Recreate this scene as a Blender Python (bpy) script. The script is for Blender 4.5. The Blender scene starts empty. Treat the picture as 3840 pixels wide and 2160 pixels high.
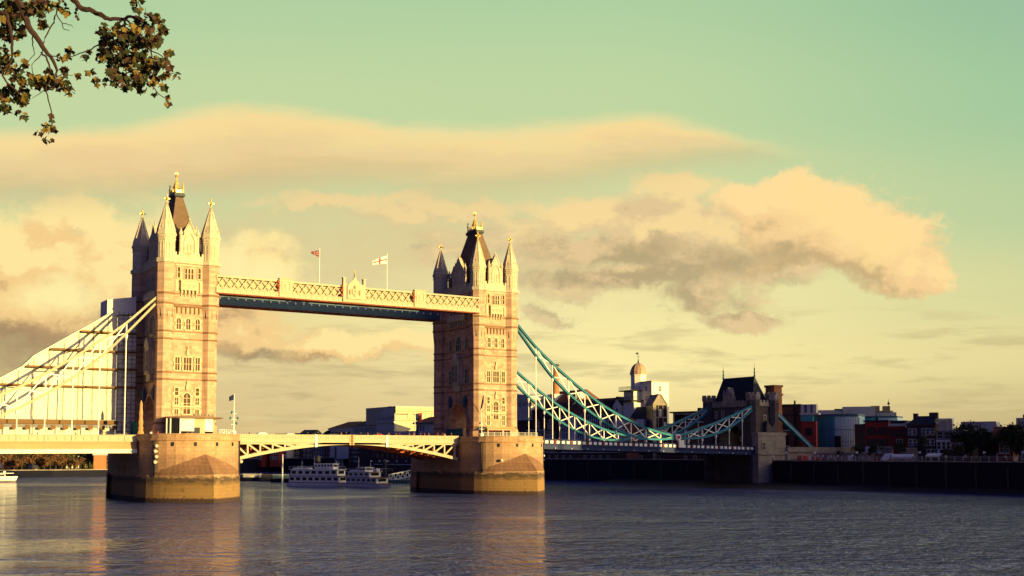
import bpy, math, random
from mathutils import Vector, Matrix
random.seed(7)
R = math.radians
scene = bpy.context.scene
COL = scene.collection

# ------------------------------------------------------------------ camera
CAM = Vector((-79.877, -266.462, 10.352))
YAW, PITCH, ROLL = 0.57933, 0.067646, -0.00142
FPX, CYPX = 4300.66, 1408.83           # focal length and principal row, in 3840 x 2160 pixels
_f = Vector((math.sin(YAW)*math.cos(PITCH), math.cos(YAW)*math.cos(PITCH), math.sin(PITCH)))
_r = Vector((math.cos(YAW), -math.sin(YAW), 0))
_u = _r.cross(_f)
_r2 = _r*math.cos(ROLL) + _u*math.sin(ROLL)
_u2 = _u*math.cos(ROLL) - _r*math.sin(ROLL)
cd = bpy.data.cameras.new('camera')
cam = bpy.data.objects.new('camera', cd); COL.objects.link(cam)
m = Matrix.Identity(4)
for i in range(3):
    m[i][0] = _r2[i]; m[i][1] = _u2[i]; m[i][2] = -_f[i]; m[i][3] = CAM[i]
cam.matrix_world = m
cd.sensor_width = 36; cd.lens = FPX/3840*36
cd.shift_y = (CYPX-1080)/3840
cd.clip_start = 0.5; cd.clip_end = 9000
scene.camera = cam

# ------------------------------------------------------------------ light and exposure
scene.view_settings.view_transform = 'Standard'
scene.view_settings.look = 'None'
scene.view_settings.gamma = 1.0
EXPO = 0.9
scene.view_settings.exposure = EXPO
EXM = 2**EXPO
SUN_AZ, SUN_EL = R(17), R(7)            # azimuth measured from -Y towards +X
SDIR = Vector((math.sin(SUN_AZ)*math.cos(SUN_EL), -math.cos(SUN_AZ)*math.cos(SUN_EL), math.sin(SUN_EL)))
sl = bpy.data.lights.new('sun', 'SUN'); sl.energy = 4.6; sl.angle = R(0.5); sl.color = (1.0, 0.745, 0.245)
sun = bpy.data.objects.new('sun', sl); COL.objects.link(sun)
sun.rotation_euler = (-SDIR).to_track_quat('-Z', 'Y').to_euler()

def lin(c, k=1.0):
    out = []
    for v in c:
        v /= 255.0
        out.append((v/12.92 if v <= 0.04045 else ((v+0.055)/1.055)**2.4)*k)
    return tuple(out)

# ------------------------------------------------------------------ world: a sky with clouds, fixed to compass directions
world = bpy.data.worlds.new('World'); scene.world = world
world.use_nodes = True
wt = world.node_tree; wt.nodes.clear()

class Nx:                                # tiny expression wrapper over node sockets
    def __init__(s, tree): s.t = tree
    def math(s, op, *a, clamp=False):
        n = s.t.nodes.new('ShaderNodeMath'); n.operation = op; n.use_clamp = clamp
        for i, x in enumerate(a):
            if isinstance(x, (int, float)): n.inputs[i].default_value = x
            else: s.t.links.new(x, n.inputs[i])
        return n.outputs[0]
    def add(s, a, b): return s.math('ADD', a, b)
    def sub(s, a, b): return s.math('SUBTRACT', a, b)
    def mul(s, a, b): return s.math('MULTIPLY', a, b)
    def smooth(s, lo, hi, x):
        n = s.t.nodes.new('ShaderNodeMapRange'); n.interpolation_type = 'SMOOTHSTEP'
        s.t.links.new(x, n.inputs[0])
        if lo <= hi:
            n.inputs[1].default_value = lo; n.inputs[2].default_value = hi
            n.inputs[3].default_value = 0; n.inputs[4].default_value = 1
        else:
            n.inputs[1].default_value = hi; n.inputs[2].default_value = lo
            n.inputs[3].default_value = 1; n.inputs[4].default_value = 0
        return n.outputs[0]
    def mix(s, f, a, b):
        n = s.t.nodes.new('ShaderNodeMix'); n.data_type = 'RGBA'
        ins = [n.inputs[0], n.inputs[6], n.inputs[7]]
        for q, x in zip(ins, (f, a, b)):
            if isinstance(x, (int, float)): q.default_value = x
            elif isinstance(x, tuple): q.default_value = (*x[:3], 1)
            else: s.t.links.new(x, q)
        return n.outputs[2]
    def vec(s, x, y, z=0.0):
        n = s.t.nodes.new('ShaderNodeCombineXYZ')
        for i, q in enumerate((x, y, z)):
            if isinstance(q, (int, float)): n.inputs[i].default_value = q
            else: s.t.links.new(q, n.inputs[i])
        return n.outputs[0]
    def noise(s, v, scale, detail=4, rough=0.55, dist=0.0):
        n = s.t.nodes.new('ShaderNodeTexNoise'); n.noise_dimensions = '3D'
        s.t.links.new(v, n.inputs['Vector']); n.inputs['Scale'].default_value = scale
        n.inputs['Detail'].default_value = detail; n.inputs['Roughness'].default_value = rough
        n.inputs['Distortion'].default_value = dist
        return n.outputs[0]
    def ramp(s, x, stops, interp='EASE'):
        n = s.t.nodes.new('ShaderNodeValToRGB'); s.t.links.new(x, n.inputs[0])
        cr = n.color_ramp; cr.interpolation = interp
        while len(cr.elements) < len(stops): cr.elements.new(0.5)
        for e, (p, c) in zip(cr.elements, stops): e.position = p; e.color = (*c, 1)
        return n.outputs[0]
    def curve(s, x, pts):
        n = s.t.nodes.new('ShaderNodeFloatCurve'); c = n.mapping.curves[0]
        while len(c.points) < len(pts): c.points.new(0.5, 0.5)
        for p, (a, b) in zip(c.points, pts): p.location = (a, b)
        n.mapping.update()
        s.t.links.new(x, n.inputs[1]); return n.outputs[0]

W = Nx(wt)
tc = wt.nodes.new('ShaderNodeTexCoord')
def wdot(v):
    n = wt.nodes.new('ShaderNodeVectorMath'); n.operation = 'DOT_PRODUCT'
    wt.links.new(tc.outputs['Generated'], n.inputs[0]); n.inputs[1].default_value = v
    return n.outputs['Value']
# azimuth frame of the sky (a horizontal heading of the place, not of the lens)
df = wdot((math.sin(YAW), math.cos(YAW), 0)); dr = wdot((math.cos(YAW), -math.sin(YAW), 0)); dz = wdot((0, 0, 1))
dfc = W.math('MAXIMUM', df, 0.08)
U0 = W.add(W.mul(W.math('DIVIDE', dr, dfc), FPX/1000), 1.92)         # sky longitude, tan scale
V0 = W.sub(1.70, W.mul(W.math('DIVIDE', dz, dfc), FPX/1000))         # sky height, tan scale (1.70 = horizon)
EK = 1/EXM
def S(r, g, b): return lin((r, g, b), EK)
# clear-sky gradient
gv = W.math('MULTIPLY_ADD', V0, 1/1.8, 0.05)
left = W.ramp(gv, [(0.0, S(178, 208, 161)), (0.25, S(196, 215, 162)), (0.42, S(200, 214, 160)), (0.60, S(222, 214, 156)), (0.78, S(236, 216, 150)), (0.92, S(216, 186, 126)), (1.0, S(200, 165, 112))])
midc = W.ramp(gv, [(0.0, S(176, 208, 161)), (0.25, S(193, 214, 162)), (0.46, S(210, 218, 162)), (0.66, S(244, 232, 166)), (0.82, S(253, 236, 166)), (0.93, S(242, 216, 148)), (1.0, S(215, 185, 124))])
rght = W.ramp(gv, [(0.0, S(152, 192, 156)), (0.25, S(164, 201, 158)), (0.48, S(188, 208, 158)), (0.66, S(216, 215, 156)), (0.80, S(228, 215, 152)), (0.93, S(200, 182, 132)), (1.0, S(188, 165, 118))])
base = W.mix(W.smooth(0.6, 2.1, U0), left, midc)
base = W.mix(W.smooth(2.2, 4.1, U0), base, rght)
# domain warp for ragged edges, billow noise for the relief of the clouds
pv = W.vec(U0, V0, 0.0)
w1 = W.sub(W.noise(pv, 3.0, 8, 0.70), 0.5); w2 = W.sub(W.noise(W.vec(W.add(U0, 7.3), V0, 2.0), 3.0, 8, 0.70), 0.5)
U1 = W.add(U0, W.mul(w1, 0.34)); V1 = W.add(V0, W.mul(w2, 0.26))
def fbm(z, scale, sx=1.0, sy=1.0, oct_=6, du=0.0, dv=0.0): return W.sub(W.noise(W.vec(W.math('MULTIPLY_ADD', U0, sx, du*sx), W.math('MULTIPLY_ADD', V0, sy, dv*sy), z), scale, oct_, 0.62, 0.15), 0.5)
def blobs(u, v, lst):
    out = None
    for cx, cy, rx, ry in lst:
        a = W.math('MULTIPLY_ADD', u, 1/rx, -cx/rx); b = W.math('MULTIPLY_ADD', v, 1/ry, -cy/ry)
        d = W.sub(1.0, W.math('SQRT', W.add(W.mul(a, a), W.mul(b, b))))
        out = d if out is None else W.math('SMOOTH_MAX', out, d, 0.35)
    return out
def cloud(col, lst, z, lit, mid, dark, e0, e1, off, k, amp, vshade, opac=1.0, sy=1.4):
    """billowing cloud: bright where its relief faces the sun (off = towards the sun), dark below"""
    n0 = fbm(z, 4.2, 1, sy); n1 = fbm(z, 4.2, 1, sy, du=off[0], dv=off[1])
    f = W.add(blobs(U1, V1, lst), W.mul(n0, amp))
    a = W.mul(W.smooth(e0, e1, f), opac)
    g = blobs(W.add(U1, off[0]*2), W.add(V1, off[1]*2), lst)
    sh = W.add(W.mul(W.sub(n0, n1), 2.3), W.mul(W.sub(blobs(U1, V1, lst), g), k))
    sh = W.add(sh, W.add(W.mul(W.smooth(*vshade, V1), 0.55), 0.22))
    return W.mix(a, col, W.ramp(sh, [(0.0, dark), (0.42, mid), (0.62, mid), (1.0, lit)], 'LINEAR'))
def tint(col, lst, z, c, e0, e1, amp, opac, scale=4.0, sy=1.5):
    f = W.add(blobs(U1, V1, lst), W.mul(fbm(z, scale, 1, sy), amp)); return W.mix(W.mul(W.smooth(e0, e1, f), opac), col, c)
# middle veil with streaks of clear sky, then low bands
base = tint(base, [(1.5, 0.90, 0.95, 0.22), (0.75, 0.62, 0.85, 0.10), (2.1, 0.98, 0.5, 0.18), (1.15, 1.45, 0.95, 0.2)], 2.0, S(222, 201, 148), -0.40, 0.95, 2.0, 0.75, 2.4, 2.6)
st = fbm(3.0, 1.9, 1.1, 8.0); st2 = fbm(4.0, 1.5, 1.0, 14.0)
band = W.mul(W.smooth(1.05, 1.32, V0), W.smooth(1.74, 1.62, V0))
lowc = W.mix(W.smooth(0.9, 2.3, U0), S(184, 166, 120), S(198, 182, 132))
base = W.mix(W.mul(W.mul(W.smooth(-0.02, 0.15, st), band), 0.58), base, lowc)
base = W.mix(W.mul(W.mul(W.smooth(0.02, 0.2, st2), band), 0.40), base, S(240, 222, 158))
# soft cumulus on the left
LL_ = [(0.05, 0.95, 0.44, 0.22), (0.40, 1.0, 0.42, 0.28), (0.92, 1.04, 0.26, 0.17), (1.02, 1.02, 0.15, 0.12), (0.12, 1.18, 0.52, 0.18), (0.85, 1.24, 0.32, 0.12), (0.30, 0.80, 0.22, 0.08), (1.28, 1.29, 0.32, 0.06), (1.56, 1.28, 0.20, 0.05)]
base = cloud(base, LL_, 21.0, S(255, 230, 158), S(246, 207, 140), S(204, 166, 116), -0.12, 0.45, (0.05, -0.05), 0.7, 1.4, (1.34, 0.98))
base = tint(base, [(0.0, 1.32, 0.48, 0.10), (0.0, 1.27, 0.3, 0.07), (0.95, 1.33, 0.25, 0.03)], 23.0, S(150, 128, 98), -0.35, 0.85, 1.3, 0.66, 3.0, 2.4)
base = tint(base, [(0.98, 1.03, 0.16, 0.10), (0.86, 0.99, 0.12, 0.10), (0.22, 1.12, 0.24, 0.09)], 25.0, S(255, 240, 168), -0.15, 0.9, 1.0, 0.9)
# small mid clouds
base = cloud(base, [(1.25, 0.75, 0.40, 0.05), (1.62, 0.80, 0.45, 0.06), (1.95, 0.90, 0.35, 0.08), (2.15, 1.06, 0.28, 0.07), (2.35, 1.02, 0.18, 0.05), (2.05, 1.2, 0.13, 0.05), (1.68, 0.93, 0.16, 0.05)], 31.0,
             S(244, 214, 152), S(224, 198, 148), S(190, 172, 132), -0.05, 0.55, (0.04, -0.04), 0.5, 1.6, (1.1, 0.75), 0.85, 2.2)
# the tall cumulus on the right
RL_ = [(2.72, 0.90, 0.30, 0.19), (2.48, 0.86, 0.32, 0.13), (2.27, 0.81, 0.22, 0.07), (2.54, 0.69, 0.14, 0.06), (2.68, 1.02, 0.24, 0.12), (2.62, 1.10, 0.16, 0.08), (2.80, 1.20, 0.16, 0.04), (2.25, 0.93, 0.40, 0.07), (2.30, 1.04, 0.30, 0.05), (2.90, 1.0, 0.16, 0.08)]
base = cloud(base, RL_, 47.0, S(250, 218, 154), S(228, 198, 148), S(184, 164, 124), -0.34, 0.42, (0.05, -0.06), 0.6, 2.1, (1.02, 0.70), 0.92)
RR_ = [(3.00, 0.71, 0.16, 0.09), (3.12, 0.83, 0.31, 0.19), (3.34, 0.91, 0.22, 0.15), (3.44, 1.00, 0.16, 0.11), (3.52, 1.05, 0.10, 0.06), (2.87, 0.76, 0.14, 0.09), (2.95, 0.88, 0.16, 0.12)]
base = cloud(base, RR_, 41.0, S(255, 222, 156), S(246, 208, 148), S(206, 178, 128), -0.12, 0.26, (0.06, -0.06), 0.6, 1.5, (1.12, 0.70))
base = tint(base, [(3.14, 0.80, 0.22, 0.12), (3.30, 0.90, 0.18, 0.11), (3.02, 0.69, 0.1, 0.06)], 43.0, S(255, 222, 152), -0.15, 0.7, 1.2, 0.9)
base = tint(base, [(2.72, 0.98, 0.26, 0.09), (2.92, 0.95, 0.14, 0.07), (2.45, 0.93, 0.2, 0.05)], 45.0, S(186, 165, 122), -0.15, 0.9, 1.6, 0.7)
# long bank of cloud across the top, fibrous along its length
Un = W.math('MULTIPLY_ADD', U0, 1/4.0, 0.0)
fib = fbm(51.0, 1.7, 1.0, 6.0); fib2 = fbm(53.0, 2.6, 1.0, 2.2)
Vn = W.add(V0, W.add(W.mul(fib, 0.07), W.mul(fib2, 0.07)))
top = W.curve(Un, [(0, 0.47), (0.08, 0.465), (0.14, 0.425), (0.19, 0.385), (0.235, 0.372), (0.29, 0.395), (0.36, 0.43), (0.45, 0.455), (0.53, 0.44), (0.61, 0.42), (0.66, 0.445), (0.71, 0.515), (0.76, 0.56), (1, 0.6)])
bot = W.curve(Un, [(0, 0.73), (0.1, 0.72), (0.25, 0.67), (0.35, 0.66), (0.45, 0.69), (0.52, 0.67), (0.60, 0.62), (0.66, 0.575), (0.72, 0.545), (0.78, 0.50), (1, 0.5)])
at_ = W.sub(Vn, top); ab_ = W.sub(bot, Vn)
la = W.mul(W.smooth(-0.03, 0.055, at_), W.smooth(-0.12, 0.10, ab_))
lsh = W.math('DIVIDE', at_, W.math('MAXIMUM', W.sub(bot, top), 0.04))
lsh = W.add(lsh, W.add(W.mul(fib, 0.5), W.mul(w2, 0.35)))
lc = W.ramp(lsh, [(0.0, S(253, 224, 158)), (0.25, S(252, 219, 152)), (0.55, S(240, 208, 150)), (0.85, S(224, 196, 142)), (1.0, S(212, 192, 142))])
base = W.mix(W.mul(la, W.add(0.86, W.mul(fib, 0.5))), base, lc)
# rest of the dome: Nishita sky, deep blue overhead and behind
sky = wt.nodes.new('ShaderNodeTexSky'); sky.sky_type = 'NISHITA'; sky.sun_disc = False
sky.sun_elevation = SUN_EL; sky.sun_rotation = math.pi - SUN_AZ
def vscale(c, v):
    n = wt.nodes.new('ShaderNodeVectorMath'); n.operation = 'MULTIPLY'
    wt.links.new(c, n.inputs[0]); n.inputs[1].default_value = v; return n.outputs[0]
NISH = (0.008, 0.013, 0.070)
skyc = vscale(sky.outputs[0], NISH)
upper = W.mix(W.smooth(0.36, 0.52, dz), base, S(104, 122, 160))
front = W.mul(W.smooth(0.70, 0.88, df), W.smooth(0.85, 0.55, dz))
# afterglow on the sun's side of the sky, behind the viewer
ds = wdot((math.sin(R(60)), -math.cos(R(60)), 0))
glow = W.mul(W.smooth(0.25, 0.95, ds), W.smooth(0.95, 0.20, dz))
skyc = W.mix(glow, skyc, vscale(W.mix(0.0, S(238, 222, 188), (0, 0, 0)), (3.9, 3.8, 3.7)))
lft = W.mul(W.smooth(0.35, 1.0, W.mul(dr, -1.0)), W.smooth(0.9, 0.3, dz))      # pale northern horizon
skyc = W.mix(lft, skyc, S(74, 76, 100))
final = W.mix(front, skyc, upper)
bg = wt.nodes.new('ShaderNodeBackground'); bg.inputs['Strength'].default_value = 1.0
wt.links.new(final, bg.inputs['Color'])
wo = wt.nodes.new('ShaderNodeOutputWorld'); wt.links.new(bg.outputs[0], wo.inputs[0])
world.cycles.sampling_method = 'MANUAL'; world.cycles.sample_map_resolution = 512

# ------------------------------------------------------------------ materials
MATS = {}
def mat(name, rgb, rough=0.7, metal=0.0, var=0.25, vscale_=0.6, fine_=6.0, bump=0.0, brick=None, mortar=0.6, second=None, stretch=(1, 1, 1), spec=0.15, streak=0.0, tone=0.80):
    """Principled paint/stone: two scales of noise in world metres, optional courses of blocks."""
    if name in MATS: return MATS[name]
    mt = bpy.data.materials.new(name); mt.use_nodes = True
    t = mt.node_tree; t.nodes.clear(); N = Nx(t)
    out = t.nodes.new('ShaderNodeOutputMaterial'); p = t.nodes.new('ShaderNodeBsdfPrincipled')
    t.links.new(p.outputs[0], out.inputs[0])
    p.inputs['Roughness'].default_value = rough; p.inputs['Metallic'].default_value = metal
    p.inputs['Specular IOR Level'].default_value = spec
    geo = t.nodes.new('ShaderNodeNewGeometry')
    sx = t.nodes.new('ShaderNodeSeparateXYZ'); t.links.new(geo.outputs['Position'], sx.inputs[0])
    X, Y, Z = sx.outputs
    v = N.vec(N.mul(X, stretch[0]), N.mul(Y, stretch[1]), N.mul(Z, stretch[2]))
    n1 = N.noise(v, vscale_, 4, 0.6); n2 = N.noise(v, fine_, 3, 0.6)
    k = N.add(N.mul(N.sub(n1, 0.5), 2*var), N.mul(N.sub(n2, 0.5), var*1.4))
    if streak:
        n3 = N.noise(N.vec(X, Y, N.mul(Z, 0.10)), 1.3, 4, 0.65); k = N.sub(k, N.mul(N.smooth(0.46, 0.70, n3), streak))
    if second is not None:
        c = N.mix(N.smooth(0.42, 0.62, n1), tuple(rgb), tuple(second))
    else:
        rg = t.nodes.new('ShaderNodeRGB'); rg.outputs[0].default_value = (*rgb, 1); c = rg.outputs[0]
    h = n2
    if brick:
        b = t.nodes.new('ShaderNodeTexBrick')
        t.links.new(N.vec(N.add(X, Y), Z), b.inputs['Vector'])
        b.inputs['Color1'].default_value = (1, 1, 1, 1); b.inputs['Color2'].default_value = (tone, tone, tone, 1)
        b.inputs['Mortar'].default_value = (mortar, mortar, mortar, 1)
        b.inputs['Scale'].default_value = 1.0; b.inputs['Mortar Size'].default_value = brick[2]
        b.inputs['Brick Width'].default_value = brick[0]; b.inputs['Row Height'].default_value = brick[1]
        b.inputs['Mortar Smooth'].default_value = 0.3
        mm = t.nodes.new('ShaderNodeMix'); mm.data_type = 'RGBA'; mm.blend_type = 'MULTIPLY'
        mm.inputs[0].default_value = 1
        t.links.new(c, mm.inputs[6]); t.links.new(b.outputs['Color'], mm.inputs[7]); c = mm.outputs[2]
    vm = t.nodes.new('ShaderNodeVectorMath'); vm.operation = 'SCALE'
    t.links.new(c, vm.inputs[0]); t.links.new(N.add(1.0, k), vm.inputs['Scale'])
    t.links.new(vm.outputs[0], p.inputs['Base Color'])
    if bump > 0:
        bp = t.nodes.new('ShaderNodeBump'); bp.inputs['Strength'].default_value = bump; bp.inputs['Distance'].default_value = 0.08
        t.links.new(h, bp.inputs['Height']); t.links.new(bp.outputs[0], p.inputs['Normal'])
    MATS[name] = mt
    return mt

M = {}
M['stone'] = mat('tower granite', (0.62, 0.385, 0.255), 0.85, var=0.17, vscale_=0.35, fine_=2.5, brick=(1.6, 0.62, 0.025), mortar=0.70, bump=0.6, streak=0.24, tone=0.64)
M['pale'] = mat('portland stone', (0.62, 0.515, 0.36), 0.8, var=0.16, vscale_=0.5, fine_=3.0, brick=(1.4, 0.6, 0.025), mortar=0.75, bump=0.4, streak=0.25)
M['string'] = mat('shadow-toned string course', (0.24, 0.135, 0.075), 0.85, var=0.2)  # dark tone stands in for thin shadow lines along the courses
M['dress'] = mat('window dressing stone', (0.50, 0.42, 0.27), 0.8, var=0.10, vscale_=0.8)
M['slate'] = mat('roof slate', (0.185, 0.115, 0.070), 0.7, var=0.25, vscale_=0.6, brick=(0.6, 0.45, 0.03), mortar=0.75)
M['lead'] = mat('dark lead', (0.045, 0.05, 0.055), 0.5, var=0.2)
M['gold'] = mat('gilding', (0.90, 0.60, 0.16), 0.35, metal=0.55, var=0.1)
M['cream'] = mat('cream primer paint', (0.43, 0.365, 0.24), 0.5, var=0.07, vscale_=0.25, fine_=2.0)
M['cream2'] = mat('ochre primer paint', (0.43, 0.265, 0.13), 0.6, var=0.2, vscale_=0.5, fine_=3.0, stretch=(0.3, 1, 2))
M['panel'] = mat('pale gallery panel', (0.44, 0.35, 0.21), 0.5, var=0.1, vscale_=0.4)
M['white'] = mat('white paint', (0.78, 0.76, 0.68), 0.45, var=0.07, vscale_=0.4)
M['boatwhite'] = mat('boat white', (0.82, 0.80, 0.73), 0.35, var=0.08, vscale_=0.7, fine_=5)
M['teal'] = mat('teal chain paint', (0.026, 0.20, 0.275), 0.45, var=0.14, vscale_=0.6)
M['navy'] = mat('navy deck paint', (0.018, 0.03, 0.10), 0.45, var=0.2, vscale_=0.6)
M['blue'] = mat('weathered blue paint', (0.065, 0.12, 0.155), 0.5, var=0.2, vscale_=0.5)
M['rust'] = mat('red oxide paint', (0.30, 0.075, 0.035), 0.7, var=0.3, vscale_=0.6)
M['red'] = mat('red paint', (0.50, 0.03, 0.03), 0.45, var=0.1)
M['darkred'] = mat('dark red paint', (0.20, 0.028, 0.026), 0.6, var=0.2)
M['iron'] = mat('dark ironwork', (0.02, 0.022, 0.03), 0.5, var=0.2)
M['glass'] = mat('dark window glass', (0.016, 0.015, 0.02), 0.15, var=0.3, vscale_=0.4, spec=0.35)
M['glassw'] = mat('leaded window glass', (0.105, 0.055, 0.03), 0.6, var=0.5, vscale_=1.1, fine_=4.0, spec=0.05)
M['teglass'] = mat('teal curtain glass', (0.03, 0.33, 0.38), 0.25, var=0.4, vscale_=0.12, stretch=(1, 1, 0.1), spec=0.6)
M['brightglass'] = mat('silver cladding', (0.44, 0.72, 0.66), 0.35, var=0.35, vscale_=0.5, stretch=(1, 1, 0.05))
M['sheet'] = mat('white scaffold sheeting', (0.78, 0.74, 0.57), 0.6, var=0.12, vscale_=0.35, fine_=2.0, bump=0.4, brick=(2.4, 2.05, 0.06), mortar=0.72, tone=0.93)
M['greysheet'] = mat('grey scaffold netting', (0.70, 0.67, 0.62), 0.8, var=0.15, vscale_=0.5)
M['board'] = mat('scaffold boards', (0.20, 0.11, 0.045), 0.85, var=0.3, stretch=(0.3, 1, 1))
M['pole'] = mat('scaffold tube', (0.13, 0.12, 0.10), 0.45, var=0.2)
M['brick'] = mat('brown brick', (0.19, 0.095, 0.06), 0.9, var=0.2, brick=(0.9, 0.35, 0.03), mortar=0.7)
M['brickred'] = mat('red brick', (0.40, 0.055, 0.040), 0.9, var=0.2, brick=(0.9, 0.35, 0.03), mortar=0.8)
M['brickorange'] = mat('orange brick', (0.50, 0.20, 0.085), 0.9, var=0.2, brick=(0.9, 0.35, 0.03), mortar=0.8)
M['brickdark'] = mat('sooty brick', (0.085, 0.055, 0.050), 0.9, var=0.3, brick=(0.9, 0.35, 0.03), mortar=0.7)
M['ston2'] = mat('weathered ashlar', (0.40, 0.33, 0.25), 0.85, var=0.22, vscale_=0.3, brick=(1.5, 0.6, 0.03), mortar=0.72, streak=0.35)
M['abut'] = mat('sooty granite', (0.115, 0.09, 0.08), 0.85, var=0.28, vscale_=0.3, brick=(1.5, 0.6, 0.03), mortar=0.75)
M['render'] = mat('grey render', (0.58, 0.54, 0.45), 0.85, var=0.12, vscale_=0.2)
M['stucco'] = mat('white stucco', (0.80, 0.75, 0.62), 0.8, var=0.08, vscale_=0.3)
M['tile'] = mat('dark roof tile', (0.028, 0.036, 0.05), 0.8, var=0.25, brick=(0.7, 0.4, 0.03), mortar=0.7)
M['redtile'] = mat('red roof tile', (0.19, 0.065, 0.045), 0.85, var=0.25, brick=(0.7, 0.4, 0.03), mortar=0.7)
M['orangetile'] = mat('orange roof tile', (0.34, 0.12, 0.055), 0.85, var=0.25, brick=(0.7, 0.4, 0.03), mortar=0.7)
M['copper'] = mat('copper dome', (0.46, 0.30, 0.19), 0.5, metal=0.1, var=0.3, vscale_=0.8)
M['flank'] = mat('cream washed flank', (0.52, 0.46, 0.28), 0.8, var=0.1, vscale_=0.2)
M['concrete'] = mat('concrete', (0.62, 0.53, 0.43), 0.9, var=0.15, vscale_=0.3)
M['paving'] = mat('paving', (0.16, 0.15, 0.14), 0.9, var=0.2)
M['asphalt'] = mat('asphalt', (0.05, 0.05, 0.052), 0.9, var=0.2)
M['grass'] = mat('grass bank', (0.045, 0.06, 0.022), 0.95, var=0.4)
M['mud'] = mat('river mud', (0.045, 0.037, 0.030), 0.6, var=0.4, vscale_=0.2)
M['wallshade'] = mat('wet river wall in navy shade', (0.006, 0.006, 0.020), 0.7, var=0.4, vscale_=0.3, brick=(1.8, 0.7, 0.04), mortar=0.6)  # dark wet stone, with the navy of deep shade put into its colour
M['bark'] = mat('bark', (0.042, 0.022, 0.019), 0.9, var=0.3, vscale_=3, fine_=20)
M['trunk'] = mat('dark bark', (0.05, 0.038, 0.03), 0.9, var=0.3)
M['leafg'] = mat('leaf green', (0.026, 0.032, 0.012), 0.6, var=0.35, vscale_=5)
M['leafy'] = mat('leaf yellow green', (0.15, 0.10, 0.022), 0.6, var=0.4, vscale_=5)
M['leafb'] = mat('leaf brown', (0.052, 0.026, 0.016), 0.7, var=0.35, vscale_=5)
M['seed'] = mat('seed ball', (0.05, 0.04, 0.03), 0.9)
M['folg'] = mat('foliage dark green', (0.035, 0.047, 0.022), 0.85, var=0.4, vscale_=0.8)
M['fola'] = mat('foliage autumn', (0.15, 0.062, 0.032), 0.85, var=0.4, vscale_=0.5)
M['folo'] = mat('foliage olive', (0.13, 0.095, 0.035), 0.85, var=0.4, vscale_=0.5)
M['tarp'] = mat('wrapped tarpaulin', (0.52, 0.27, 0.12), 0.7, var=0.25, vscale_=0.9)
M['tealboard'] = mat('teal hoarding', (0.012, 0.11, 0.13), 0.6, var=0.2)
M['skin'] = mat('skin', (0.50, 0.28, 0.18), 0.6)
M['hair'] = mat('dark hair', (0.03, 0.02, 0.015), 0.7)
M['cl_red'] = mat('red cloth', (0.45, 0.05, 0.04), 0.9)
M['cl_white'] = mat('white cloth', (0.70, 0.66, 0.58), 0.9)
M['cl_navy'] = mat('navy cloth', (0.025, 0.03, 0.07), 0.9)
M['cl_brown'] = mat('brown cloth', (0.20, 0.10, 0.05), 0.9)
M['cl_black'] = mat('black cloth', (0.015, 0.015, 0.02), 0.9)
M['cl_orange'] = mat('orange cloth', (0.65, 0.22, 0.03), 0.9)
M['cl_denim'] = mat('denim', (0.05, 0.07, 0.14), 0.9)
M['flag_white'] = mat('dimmed flag white', (0.33, 0.26, 0.24), 0.9)  # white dimmed so full sun does not wash out the crosses
M['flag_red'] = mat('flag red', (0.30, 0.02, 0.03), 0.9)
M['flag_navy'] = mat('flag blue', (0.02, 0.018, 0.09), 0.9)
M['car_white'] = mat('white car paint', (0.72, 0.70, 0.64), 0.25, var=0.03)
M['car_dark'] = mat('dark car paint', (0.03, 0.03, 0.04), 0.25, var=0.05)
M['car_silver'] = mat('silver car paint', (0.42, 0.42, 0.42), 0.25, metal=0.5, var=0.03)
M['car_red'] = mat('red car paint', (0.50, 0.05, 0.03), 0.25, var=0.03)
M['tyre'] = mat('tyre rubber', (0.015, 0.015, 0.015), 0.9)
M['chrome'] = mat('hub metal', (0.5, 0.5, 0.5), 0.3, metal=0.8)
M['lampglass'] = mat('opal lamp glass', (0.80, 0.78, 0.72), 0.4, var=0.03)

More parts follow.
